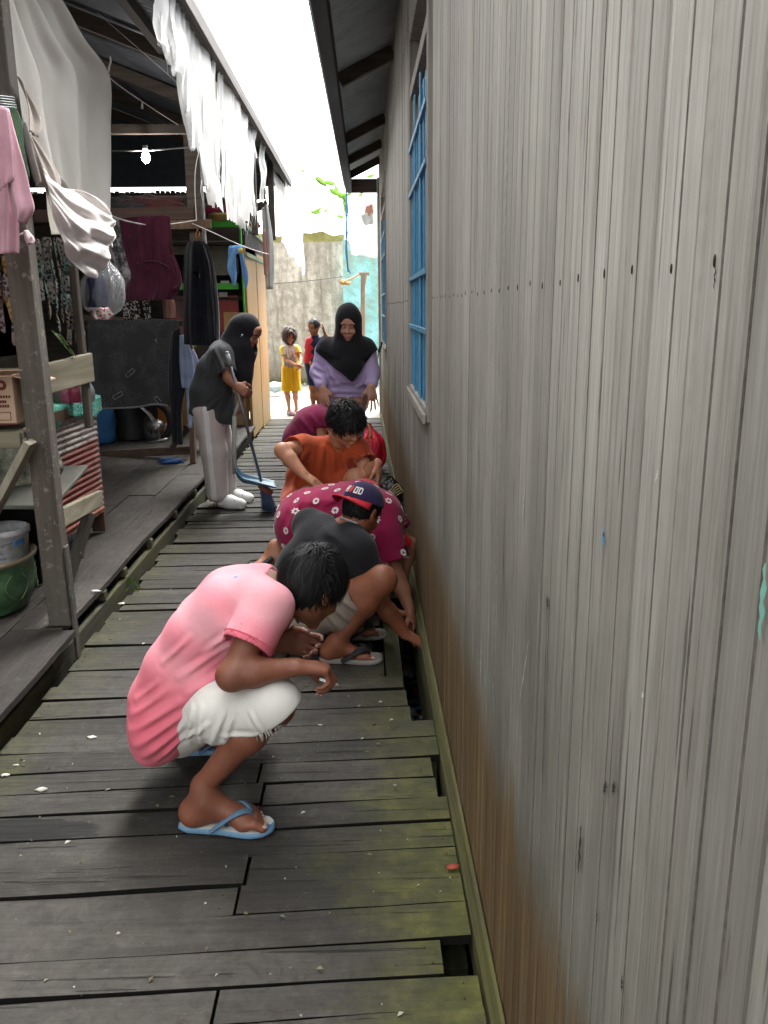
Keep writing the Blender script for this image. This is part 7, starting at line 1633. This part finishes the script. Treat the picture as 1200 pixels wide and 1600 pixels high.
sdobj('trousers', sd, M_CLOTH, mp, lambda V: np.tile([.05, .05, .06], (len(V), 1)))
hair(mp, hC, hF, .95, M_HAIR, 300, .05, .01, cap=1.08, seed=3, wd=.006, h=.007)

# ---------------- standing woman in lilac ----------------
lw = thing('person', 'standing woman in lilac sweatshirt and trousers with long black layered headscarf', 'person', np.array([*at(545, 600, 6.3)[:2], 0]))
T_LW = (.46, .25, .175); s = .98; sd = Sdf(.005); Y0 = 6.3
hC = at(544.5, 507, 6.17); hF = frame((-.06, -.93, -.30), (.02, -.2, 1)); nb = at(543, 535, 6.25)
sR, eR, wR = at(507, 549, 6.27), at(498, 583, 6.25), at(504, 606, 6.10); sL, eL, wL = at(573, 549, 6.27), at(580, 583, 6.25), at(580, 604, 6.10)
pel = at(541, 622, 6.3); sd.chain([pel, at(541, 560, 6.3)], [.11, .10], .04, off=[[.06, 0, 0], [-.06, 0, 0]]); sd.cone(at(541, 555, 6.28), nb, .08, .055, .03); sd.cone(nb, hC-hF[2]*.05, .052, .05, .03); sd.cone(sR, sL, .045, .045, .03)
head_sdf(sd, hC, hF, s); limb_arm(sd, sR, eR, wR, .95); limb_arm(sd, sL, eL, wL, .95)
hand(sd, wR, (.15, -.15, -1), (.35, .9, -.1), (.9, -.3, 0), .98, (.2, .25, .2), .5); hand(sd, wL, (.12, -.15, -1), (-.5, .85, -.1), (-.9, -.35, 0), .98, (.12, .15, .1), 1.6)
for dx, px in ((-.085, 0), (.05, 0)):
    H_ = pel+[dx, 0, 0]; K_ = np.array([H_[0]-.01, 6.27, .46]); A_ = np.array([H_[0]-.02, 6.33, .085]); limb_leg(sd, H_, K_, A_, .97); foot(sd, A_, (dx, -1, 0), .95)
skin_obj(sd, lw, T_LW, [(hC, hF, s)])
SG = []; sd = Sdf(.0058); sd.chain([at(541, 612, 6.29), at(541, 585, 6.28), at(542, 552, 6.27)], [.118, .115, .105], .05, off=[[.062, 0, 0], [-.062, 0, 0]]); sd.cone(at(542, 552, 6.27), nb, .10, .07, .04); sd.cone(at(530, 552, 6.27), sR, .09, .065, .03); sd.cone(at(555, 552, 6.27), sL, .09, .065, .03)
sd.chain([sR, eR+[0, 0, .0], wR+(eR-wR)*.25], [.068, .066, .050], .03); sd.chain([sL, eL, wL+(eL-wL)*.25], [.068, .066, .050], .03)
sd.cone(wR+(eR-wR)*.35, wR+(eR-wR)*.20, .046, .042, .01); sd.cone(wL+(eL-wL)*.35, wL+(eL-wL)*.20, .046, .042, .01)
for (a, b, r_) in (((515, 588), (560, 602), .012), ((520, 600), (565, 595), .011), ((512, 575), (530, 608), .011), ((555, 608), (572, 598), .012), ((492, 572), (505, 580), .010), ((491, 584), (506, 590), .010), ((516, 612), (566, 613), .010)): SG.append((at(*a, 6.14), at(*b, 6.14), r_*1.7))
sd.disp(ridges(SG, .012, (0, 1, 0))); sd.disp(fold_noise([.3, 0, 1], .0035, 13, 26)); bz = at(541, 619, 6.3)[2]; sd.cut([0, 0, bz], (0, 0, -1), None) if False else sd.cut(at(541, 619, 6.29), (0, 0, -1), .28)
sdobj('sweatshirt', sd, M_CLOTH, lw, lambda V: np.tile([.40, .32, .53], (len(V), 1)))
sd = Sdf(.006); 
for dx in (-.085, .05):
    H_ = pel+[dx, 0, -.01]; sd.chain([H_, [H_[0]-.01, 6.28, .46], [H_[0]-.02, 6.32, .12]], [.105, .080, .070], .03)
sd.cone(at(528, 655, 6.16), at(526, 712, 6.17), .012, .01, .02); sd.cone(at(553, 655, 6.16), at(551, 712, 6.17), .012, .01, .02)
sd.disp(fold_noise([0, 0, 1], .004, 4, 36)); sdobj('trousers', sd, M_CLOTH, lw, lambda V: np.tile([.42, .385, .52], (len(V), 1)))
m = MB(); 
for dx in (0, 5): P = [spl([np.array(at(a, b, 6.135)) for a, b in ((543+dx, 618), (544+dx, 630), (542+dx, 640), (543+dx, 648))], i/8) for i in range(9)]; m.tube(P, .0028, 5)
obj('drawstring', m, plain('white_drawstring', (.65,.62,.68), .8), lw)
# layered headscarf
r_, f_, u_ = hF; M3 = np.stack(hF, 1); sd = Sdf(.0055)
def scarf_layer(sd, top, hem_c, slope, rr, wid):
    pass
sd.ell(hC+u_*.030-f_*.018, (.100, .118, .122), M3, .01); sd.ell(hC-u_*.07+f_*.0, (.095, .092, .08), M3, .05)
sd.cone(nb+[0, -.01, .02], at(542, 556, 6.24), .095, .135, .05, fx=(0, 1, 0), fs=.95); sd.cone(at(515, 552, 6.26), at(569, 552, 6.26), .095, .095, .05); sd.cone(at(543, 552, 6.20), at(546, 578, 6.15), .135, .10, .05, fx=(0, 1, 0), fs=.8); sd.cone(at(500, 570, 6.27), at(514, 545, 6.27), .080, .09, .04); sd.cone(at(583, 568, 6.27), at(568, 545, 6.27), .078, .09, .04)
# hem : V front and side points
hv = at(549, 571, 6.1); 
sd.cut(hv, nz([.50, 0, -1]), None); sd.cut(hv, nz([-.45, 0, -1]), None)
up_layer = sd
sd.ell(hC+f_*.115-u_*.012, (.058, .075, .088), M3, .010, 'sub')
sd.disp(fold_noise([0, .2, 1], .0032, 5, 38))
sdobj('headscarf', sd, M_CLOTH, lw, lambda V: np.tile([.014, .014, .017], (len(V), 1)))
sd = Sdf(.0055); sd.cone(at(541, 545, 6.24), at(545, 580, 6.17), .125, .120, .05, fx=(0, 1, 0), fs=.85); sd.cone(at(512, 565, 6.26), at(574, 565, 6.26), .085, .085, .05); sd.cone(at(545, 575, 6.14), at(549, 598, 6.12), .10, .07, .05, fx=(0, 1, 0), fs=.7); sd.cone(at(499, 580, 6.26), at(508, 552, 6.26), .070, .080, .03); sd.cone(at(584, 576, 6.26), at(574, 552, 6.26), .068, .075, .03)
hv = at(550, 597, 6.05); sd.cut(hv, nz([1.2, 0, -1]), None); sd.cut(hv, nz([-.80, 0, -1]), None); sd.disp(fold_noise([0, .2, 1], .004, 15, 38)); sdobj('scarf_underlayer', sd, M_CLOTH, lw, lambda V: np.tile([.011, .011, .013], (len(V), 1)))

# ---------------- woman sweeping ----------------
sw = thing('person', 'woman in black headscarf, dark grey tunic and pale trousers, bending to sweep', 'person', np.array([*at(345, 780, 6.3)[:2], 0]))
T_SW = (.30, .14, .085); s = .98; sd = Sdf(.0055)
hC = at(386, 519, 6.27); hF = frame((.78, -.30, -.52), (.45, -.1, .9)); nb = at(370, 541, 6.3)
sR, eR, wR = at(347, 556, 6.14), at(357, 590, 6.05), at(369, 603, 6.02); sL, eL, wL = at(362, 552, 6.46), at(382, 592, 6.45), at(378, 622, 6.25)
pel = at(328, 640, 6.3); sd.chain([pel, at(338, 590, 6.3), at(352, 557, 6.3)], [.11, .10, .09], .04, off=[[0, .06, 0], [0, -.06, 0]]); sd.cone(at(354, 555, 6.3), nb, .07, .055, .03); sd.cone(nb, hC-hF[2]*.04-hF[1]*.02, .055, .05, .03)
head_sdf(sd, hC, hF, s); limb_arm(sd, sR, eR, wR, .97); limb_arm(sd, sL, eL, wL, .97)
bd = nz(at(406, 745, 6.15)-at(354, 548, 6.0))   # broom direction
hand(sd, wR, nz([.75, -.1, -.5]), nz([-.1, .95, -.2]), nz([.4, .1, .8]), .98, (1.0, 1.1, .7)); hand(sd, wL, nz([.1, -.3, -1]), nz([-.9, -.2, 0]), nz([.1, -1, .2]), .98, (.9, 1.0, .7))
aR, aL = np.array([*at(347, 770, 6.22)[:2], .085]), np.array([*at(360, 762, 6.42)[:2], .085])
for H_, A_ in ((pel+[0, -.08, 0], aR), (pel+[0, .09, 0], aL)): limb_leg(sd, H_, (H_+A_)/2+[.0, 0, 0], A_, .97); foot(sd, A_, (1, -.35, 0), .95)
skin_obj(sd, sw, T_SW, [(hC, hF, s)])
SG = []; sd = Sdf(.006); sd.chain([at(327, 643, 6.3), at(330, 612, 6.3), at(338, 580, 6.3), at(350, 555, 6.3)], [.140, .140, .130, .105], .05, off=[[0, .06, 0], [0, -.06, 0]]); sd.cone(at(338, 615, 6.28), at(350, 648, 6.25), .12, .10, .05); sd.cone(at(350, 555, 6.28), nb, .10, .075, .04)
sd.cone(at(349, 556, 6.25), sR, .10, .078, .04); e1 = sleeve(sd, sR, eR, .86, .080, .072, .04); sd.cone(at(352, 555, 6.35), sL, .1, .075, .04); e2 = sleeve(sd, sL, eL, .8, .075, .07, .04)
for (a, b, r_) in (((352, 605), (340, 655), .012), ((362, 610), (358, 655), .012), ((345, 620), (320, 645), .010), ((336, 545), (352, 575), .010), ((330, 560), (325, 600), .010)): SG.append((at(*a, 6.10), at(*b, 6.10), r_*1.7))
sd.disp(ridges(SG, .011, (0, 1, 0))); sd.disp(fold_noise([.2, 0, 1], .0035, 23, 28)); finish_ends(sd, [e1, e2]); sd.cut(at(328, 652, 6.3), nz([-.30, 0, -1]), .6)
sdobj('tunic', sd, M_CLOTH, sw, lambda V: np.tile([.048, .052, .055], (len(V), 1)))
sd = Sdf(.006)
for H_, A_, o in ((pel+[-.01, -.09, 0], aR, -.01), (pel+[0, .09, 0], aL, .01)): sd.chain([H_, (H_*.55+A_*.45)+[.0, 0, 0], A_+[-.035, 0, .035]], [.118, .100, .084], .03)
sd.disp(fold_noise([.1, 0, 1], .0045, 3, 36)); sd.cut([aR[0], 6.3, .062], (0, 0, -1), .3)
sc0, sc1 = at(322, 650, 6.1), at(332, 765, 6.1)
def paint(V):
    c = np.tile([.52, .47, .44], (len(V), 1)); pj_x = sc0[0]+(sc1[0]-sc0[0])*np.clip((sc0[2]-V[:, 2])/(sc0[2]-sc1[2]), 0, 1); m = (np.abs(V[:, 0]-pj_x) < .020) & (V[:, 1] < 6.25); c[m] = (.68, .68, .68); return c
sdobj('trousers', sd, M_CLOTH, sw, paint)
r_, f_, u_ = hF; M3 = np.stack(hF, 1); sd = Sdf(.0055); sd.ell(hC+u_*.028-f_*.02, (.090, .108, .104), M3, .01); sd.ell(hC-u_*.07, (.080, .082, .075), M3, .04)
sd.chain([hC-u_*.08-f_*.03, nb+[.03, -.03, -.03], at(376, 580, 6.22), at(384, 612, 6.2)], [.09, .115, .085, .05], .05); sd.cone(hC-f_*.07, at(352, 548, 6.3), .08, .08, .05); sd.cone(at(350, 548, 6.22), at(364, 560, 6.2), .06, .07, .04)
for (a, b) in (((365, 505), (350, 535)), ((372, 520), (368, 560)), ((385, 550), (390, 605)), ((376, 545), (378, 600))): pass
sd.ell(hC+f_*.118-u_*.018, (.058, .078, .085), M3, .008, 'sub'); sd.disp(fold_noise([.1, 0, 1], .003, 33, 40)); sdobj('headscarf', sd, M_CLOTH, sw, lambda V: np.tile([.014, .015, .018], (len(V), 1)))
m = MB(); 
for q_ in (0, 1): m.sphere(hC+r_*.088+f_*.015+u_*(-.015-.012*q_), (.007, .007, .005), 8, 6)
obj('scarf_pin', m, plain('white_pin', (.8,.78,.78), .3), sw)
M_CLOG = plain('white_clog', (.72,.72,.70), .45, 0, .08)
for A_, nm in ((aR, 0), (aL, 1)):
    d = nz([1, -.35, 0]); sv = np.cross(d, [0, 0, 1]); sd = Sdf(.0045); hl = A_+d*-.035; sd.chain([hl*[1, 1, 0]+[0, 0, .045], hl*[1, 1, 0]+d*.10+[0, 0, .048], hl*[1, 1, 0]+d*.19+[0, 0, .036]], [.040, .052, .045], .03); sd.cut([hl[0], hl[1], .004], (0, 0, -1), None); sd.ell(hl*[1, 1, 0]+d*.01+[0, 0, .10], (.05, .045, .05), None, .01, 'sub')
    o, V, Q = sdobj('clog', sd, M_CLOG, sw); m = MB()
    for a in (-.9, -.3, .3, .9):
        for q_ in (0, 1): p = hl*[1, 1, 0]+d*(.13+.045*math.cos(a)-.03*q_)+sv*.043*math.sin(a)*(1+.1*q_)+[0, 0, .075+.008*q_-.01*abs(a)]; m.sphere(p, (.0065, .0065, .010), 8, 6)
    obj('vent_hole', m, plain('dark_hole', (.05,.05,.05), .9), o)
# broom and dustpan she holds
br = thing('broom', 'broom with grey metal handle held by the sweeping woman', 'broom', np.array([*at(408, 760, 6.15)[:2], 0]))
bt, bbm = at(354.5, 549, 5.985), at(408, 752, 6.10); m = MB(); m.tube([bt+(bbm-bt)*.10, bbm], .0115, 10); obj('handle', m, plain('grey_metal_tube', (.17,.18,.19), .35, .5), br); m = MB(); m.tube([bt, bt+(bbm-bt)*.02], .010, 10); m.tube([bt+(bbm-bt)*.02, bt+(bbm-bt)*.10], .0155, 12); obj('grip', m, plain('pale_grip', (.42,.43,.44), .5), br)
hb = at(418, 768, 6.05); m = MB(); m.beam(bbm+[-.01, 0, -.03], hb+[.03, -.02, -.01], .05, .035, up=(0, 0, 1)); obj('head', m, plain('red_broom_head', (.30,.09,.07), .5), br, bevel=.01)
m = MB(); r0 = random.Random(6)
for i in range(260):
    t0 = r0.random(); p = (bbm+[-.01, 0, -.045])*(1-t0)+(hb+[.03, -.02, -.025])*t0+[0, r0.uniform(-.02, .02), 0]; e = np.array([p[0]+r0.uniform(.0, .05), p[1]+r0.uniform(-.03, .03), .006]); m.tube([p, (p+e)/2, e], [.002, .002, .0015], 3, r0.random())
obj('bristles', m, plain('blue_grey_bristle', (.08,.12,.22), .7), br)
dp = thing('dustpan', 'blue plastic dustpan on a long pale handle', 'dustpan', at(390, 745, 6.2))
zs = .03; Ad, Bd = at(364, 738, 6.25), at(422, 748, 6.1); m = MB()
c0 = at(370, 748, 6.16); 
def pan(u, v):
    """u along mouth direction (back wall to lip), v across"""
    p = c0+np.array([.30, -.06, -.035])*u+np.array([.03, -.20, -.005])*(v-.25); rise = .050*(1-min(1, u*5))**2 + (.05*(1-u*.75))*(abs(2*v-1)**8); return tuple(p+[0, 0, rise])
m.grid(pan, 20, 24); m.add([pan(0, v/10)+np.array([0, 0, 0]) for v in range(11)]+[np.array(pan(0, v/10))+[-.01, 0, .035] for v in range(11)], [(i, i+1, i+12, i+11) for i in range(10)])
obj('tray', m, plain('dustpan_blue', (.07,.16,.23), .4), dp, solid=.004)
m = MB(); m.tube([at(367, 740, 6.10), at(366, 700, 6.10), at(366, 650, 6.12)], .017, 10); m.tube([at(366, 650, 6.12), at(376, 620, 6.2)], .012, 8); obj('handle', m, plain('pale_green_handle', (.40,.42,.38), .5), dp)

# ---------------- two children at the end ----------------
gl = thing('person', 'small girl with brown hair in yellow and white shirt and yellow shorts, hands clasped', 'person', np.array([*at(455, 634, 11.85)[:2], 0]))
s = .86; T_G = (.46, .24, .14); sd = Sdf(.006); hC = at(452.5, 525.5, 11.8); hF = frame((.25, -.92, -.16), (.0, -.1, 1)); nb = at(452, 539, 11.85)
sR, eR, wR = at(442.5, 546, 11.85), at(446, 562, 11.78), at(463, 571, 11.66); sL, eL, wL = at(463, 545, 11.85), at(469, 559, 11.8), at(469, 569, 11.68)
pel = at(454, 580, 11.85); sd.cone(pel, at(453, 548, 11.85), .085, .08, .03); sd.cone(at(453, 546, 11.85), nb, .06, .04, .02); sd.cone(nb, hC, .04, .04, .02); head_sdf(sd, hC, hF, s)
limb_arm(sd, sR, eR, wR, .68); limb_arm(sd, sL, eL, wL, .68); hand(sd, wR, (.8, -.3, -.2), (-.1, .9, .1), (0, 0, 1), .72, (.5, .6, .4)); hand(sd, wL, (-.2, -.5, -.8), (-.8, .3, 0), (0, -.6, .5), .72, (.5, .6, .4))
for px, a in ((448, 451.5), (461, 463)):
    K_ = at(px, 612, 11.83); A_ = np.array([*at(a, 632, 11.83 if px == 448 else 11.9)[:2], .07]); limb_leg(sd, pel+[(-.05 if px == 448 else .05), 0, 0], K_, A_, .66); foot(sd, A_, (.6, -.8, 0), .7)
skin_obj(sd, gl, T_G, [(hC, hF, s)])
sd = Sdf(.006); sd.chain([at(454, 572, 11.85), at(453, 550, 11.85)], [.092, .085], .03, off=[[.025, 0, 0], [-.025, 0, 0]]); sd.cone(at(453, 549, 11.85), nb, .08, .05, .03); e1 = sleeve(sd, sR, eR, .62, .052, .056, .03, fx=None); e2 = sleeve(sd, sL, eL, .55, .052, .054, .03); sd.cone(at(452, 547, 11.85), sR, .06, .05, .02); sd.cone(at(454, 547, 11.85), sL, .06, .05, .02); sd.disp(fold_noise([0, 0, 1], .003, 3, 50)); finish_ends(sd, [e1, e2]); sd.cut(at(454, 579, 11.85), (0, 0, -1), .2); zz = at(454, 556, 11.85)[2]
def paint(V):
    c = np.tile([.66, .64, .58], (len(V), 1)); low = V[:, 2] < zz-.03*np.sin(V[:, 0]*60); c[low] = (.30, .31, .33); sp = (np.sin(V@np.array([90., 40, 120]))*np.sin(V@np.array([-60., 30, 95])) > .55) & (V[:, 2] < zz+.09) ; c[sp] = (.16, .17, .18); sl = (V[:, 0] < sR[0]+.008) | (V[:, 0] > sL[0]-.004); c[sl] = (.72, .58, .10); return c
sdobj('shirt', sd, M_CLOTH, gl, paint)
sd = Sdf(.006); 
for dx, a in ((-.045, 449), (.05, 461)): sd.chain([pel+[dx*.8, 0, .03], at(a, 607, 11.84)], [.098, .088], .012)
sd.disp(fold_noise([0, 0, 1], .005, 3, 70)); sd.cut(at(454, 610.5, 11.85), (0, 0, -1), .3); sdobj('shorts', sd, M_CLOTH, gl, lambda V: np.tile([.66, .40, .02], (len(V), 1)))
hair(gl, hC, hF, s, M_HAIRB, 1100, .20, .02, cover=lambda d: d[2] > -.5 and not (d[1] > .40 and d[2] < .55), flow=lambda d: np.array([np.sign(d[0])*.5, -.1 if abs(d[0]) < .5 else .12, -1.]), cap=1.2, seed=2, wd=.009, curl=.35, h=.006, cut_low=-.075)
for px, a in ((448, 451.5), (461, 463)):
    A_ = np.array([*at(a, 632, 11.83 if px == 448 else 11.9)[:2], 0]); d = nz([.6, -.8, 0]); sd = Sdf(.006); sd.chain([A_-d*.03+[0, 0, .03], A_+d*.06+[0, 0, .032], A_+d*.13+[0, 0, .025]], [.030, .038, .032], .02); sd.cut([A_[0], A_[1], .004], (0, 0, -1), None); sdobj('clog', sd, plain('mauve_grey_clog', (.33,.24,.25), .6), gl)

by = thing('person', 'boy with short dark hair in red and navy shirt, standing behind the woman in lilac', 'person', np.array([*at(490, 636, 11.5)[:2], 0]))
s = .90; T_B = (.36, .17, .095); sd = Sdf(.006); hC = at(490.5, 511.5, 11.45); hF = frame((-.50, -.82, -.22), (0, -.1, 1)); nb = at(492.5, 525, 11.5)
sR, eR, wR = at(484, 533, 11.5), at(482, 552, 11.5), at(485, 568, 11.4); sL, eL, wL = at(502, 533, 11.5), at(511, 530, 11.5), at(506, 517, 11.45)
pel = at(489, 568, 11.5); sd.cone(pel, at(492, 537, 11.5), .09, .09, .03); sd.cone(at(492, 535, 11.5), nb, .06, .042, .02); sd.cone(nb, hC, .04, .04, .02); head_sdf(sd, hC, hF, s); limb_arm(sd, sR, eR, wR, .72); limb_arm(sd, sL, eL, wL, .72); hand(sd, wL, (-.1, -.1, 1), (-1, 0, 0), (0, -1, 0), .75, (.5, .6, .4)); hand(sd, wR, (.2, -.1, -1), (.9, .3, 0), (0, -1, 0), .75)
for dx, a in ((-.04, 488), (.05, 497)): K_ = at(a, 605, 11.5); A_ = np.array([*at(a+2, 634, 11.5)[:2], .07]); limb_leg(sd, pel+[dx, 0, 0], K_, A_, .7); foot(sd, A_, (-.4, -.9, 0), .75)
skin_obj(sd, by, T_B, [(hC, hF, s)])
sd = Sdf(.006); sd.chain([at(489, 562, 11.5), at(492, 540, 11.5)], [.100, .095], .03, off=[[.03, 0, 0], [-.03, 0, 0]]); sd.cone(at(492, 538, 11.5), nb, .09, .05, .03); e1 = sleeve(sd, sR, eR, .6, .058, .06, .03); e2 = sleeve(sd, sL, eL, .6, .058, .06, .03); finish_ends(sd, [e1, e2]); sd.disp(fold_noise([0, 0, 1], .003, 9, 50)); xm = at(487.5, 545, 11.4)[0]
def paint(V):
    c = np.tile([.022, .028, .075], (len(V), 1)); m = (V[:, 0] < xm+.02*np.sin(V[:, 2]*60)); c[m] = (.50, .035, .05); g_ = np.linalg.norm(V-at(483.5, 530, 11.4), axis=1) < .03; c[g_] = (.50, .38, .22); return c
sdobj('shirt', sd, M_CLOTH, by, paint)
sd = Sdf(.006); 
for dx, a in ((-.035, 488), (.045, 497)): sd.chain([pel+[dx, 0, .04], at(a, 598, 11.5)], [.088, .062], .02)
sd.cut(at(490, 602, 11.5), (0, 0, -1), .3); sdobj('shorts', sd, M_CLOTH, by, lambda V: np.tile([.018, .03, .085], (len(V), 1)))
hair(by, hC, hF, s, M_HAIRG, 500, .035, .008, cover=lambda d: d[2] > -.25 and not (d[1] > .5 and d[2] < .5) and not (abs(d[0]) > .8 and d[2] < 0), cap=1.08, seed=9, wd=.008, h=.006, flow=lambda d: np.array([.2, .6, -.3]))
